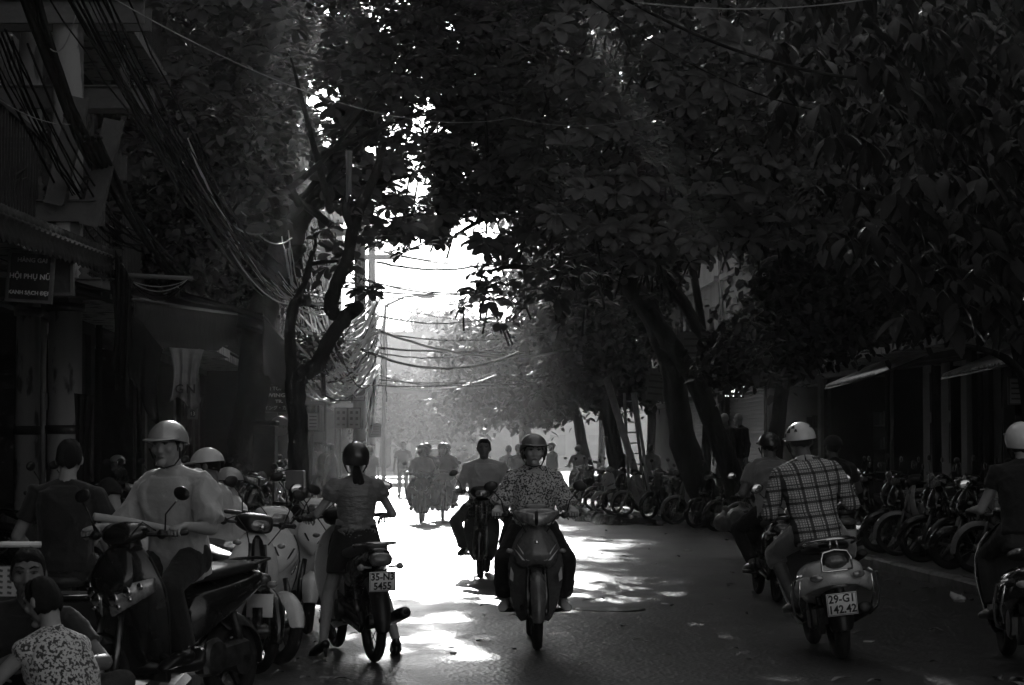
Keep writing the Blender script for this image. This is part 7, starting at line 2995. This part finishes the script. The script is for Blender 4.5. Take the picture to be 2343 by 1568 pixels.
for i in range(4):
    cable(('upper', 'second', 'third', 'lowest')[i] + ' short loop of wire under the awning pipe', at(305, 645 + i * 2, 18), at(430, 640, 18), .05 + .035 * i, .004, CABLE_P if i < 2 else CABLE)
# cables spanning the street in the haze
rr = random.Random(20)
ys = [(560, 575), (572, 592), (600, 598), (618, 640), (640, 655), (655, 668), (668, 700), (690, 735), (700, 720), (742, 760), (752, 800), (790, 792), (796, 798), (800, 806), (848, 852), (853, 858), (858, 860), (880, 876)]
for i, (ya, yb) in enumerate(ys):
    d = 42 + rr.uniform(-4, 12)
    cable(f'{ORD[i] if i < 15 else ("sixteenth", "seventeenth", "eighteenth")[i - 15]} cable from the top of those crossing the bright opening', at(rr.uniform(760, 862), ya, d), at(rr.uniform(1120, 1330), yb, d + 8), rr.uniform(.05, .45), rr.uniform(.012, .026), CABLE if i % 5 else CABLE_P, wob=.01, seed=i, group='cables crossing the bright opening')
for i in range(5):
    cable(('thin vertical wire hanging from the first crossing cable', 'thin hanging wire beside the hazy street lamp', 'hanging wire end left of the poster boards', 'wire dangling below the hazy crossing cables', 'loose wire end beside the cable pole')[i], at(830 + i * 14, 600 + i * 20, 44), at(836 + i * 12, 760 + i * 40, 44), 0, .010, CABLE, wob=.02, seed=i + 50)
# the bright swag of looped cables
root = thing('cable_swag', 'bright swag of many sunlit looped cables beside the cable pole', 'cables', at(860, 800, 40))
rr = random.Random(31)
for i in range(60):
    x0, y0 = rr.uniform(852, 870), rr.uniform(660, 860)
    x1, y1 = rr.uniform(640, 770), rr.uniform(700, 880)
    p0, p1 = at(x0, y0, 40 + rr.uniform(-.5, .5)), at(x1, y1, 36 + rr.uniform(-1, 1))
    pts = [p - root.location for p in cable_pts(p0, p1, rr.uniform(.35, .85) if i % 4 else .2, 20, .012, i)]
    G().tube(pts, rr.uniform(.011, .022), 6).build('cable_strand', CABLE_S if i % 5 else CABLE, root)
bundle('bundle of cables rising from the swag up the left house fronts', at(770, 860, 38), at(690, 560, 36), .1, 10, .12, .011, seed=33, pale=5)
bundle('frayed cluster of cable ends hanging below the swag', at(862, 850, 41), at(846, 985, 41), .0, 9, .05, .012, seed=34, pale=6)
bundle('cables wound round the pruned tree branches', at(640, 640, 29), at(760, 700, 30), .18, 12, .07, .010, seed=35, pale=6)
bundle('knot of glittering cables at the left of the pruned tree', at(655, 560, 30), at(690, 720, 30), .05, 8, .06, .010, seed=36, pale=5)
# a hazy street lamp
root = thing('street_lamp', 'faint curved street lamp in the bright haze', 'street lamp', Vector((gx(878, 84), 84, .1)))
g = G()
top = at(890, 700, 84) - root.location
g.tube([(0, 0, 0), (0, 0, top.z - .8), (top.x * .3, 0, top.z), (top.x + .6, 0, top.z + .35), (top.x + 1.2, 0, top.z + .4)], [.09, .07, .05, .04, .04], 8)
g.build('lamp_post', BM['iron'], root)
G().ell((top.x + 1.45, 0, top.z + .36), (.35, .14, .08), None, 12, 8).build('lamp_head', BM['wall_c'], root)
# pipe under the awning, lantern at the top right corner
o = G().tube([at(285, 630, 18.0), at(440, 638, 18.2)], .02, 10).build('awning_pipe', BM['wall_c'], None)
tag(o, 'horizontal grey pipe beneath the cables above the dark awning', 'pipe')
root = thing('balcony_lantern', 'pale ornate lantern hanging at the top right corner', 'lantern', at(2275, 20, 24))
g = G()
g.loft([[Vector((w * math.cos(math.pi * j / 3), w * math.sin(math.pi * j / 3), z)) for j in range(6)] for z, w in ((-.12, .07), (0, .13), (.02, .15), (.10, .15))])
g.build('shade', BM['wall_c'], root, smooth=False)
g = G()
for j in range(6):
    a = math.pi * j / 3
    g.tube([(.15 * math.cos(a), .15 * math.sin(a), .1), (.12 * math.cos(a), .12 * math.sin(a), .35)], .01, 6)
g.lathe([(.02, .34), (.15, .34), (.02, .5)], (0, 0, 0), 'Z', 12)
g.tube([(0, 0, .5), (0, 0, 1.4)], .008, 6)
g.build('cage', BM['iron'], root)
# ------------------------------------------------------------------ air
g = G()
g.box((0, 186, 9), (310, 500, 21))
hz = g.mesh('haze', False)
hm = bpy.data.materials.new('hazy_air')
hm.use_nodes = True
nt = hm.node_tree
nt.nodes.clear()
mo = nt.nodes.new('ShaderNodeOutputMaterial')
pv = nt.nodes.new('ShaderNodeVolumePrincipled')
pv.inputs['Color'].default_value = (.95, .95, .95, 1)
pv.inputs['Density'].default_value = 0.0012
pv.inputs['Anisotropy'].default_value = 0.75
nt.links.new(pv.outputs[0], mo.inputs['Volume'])
ho = link('haze', hz, hm)
ho['kind'] = 'stuff'
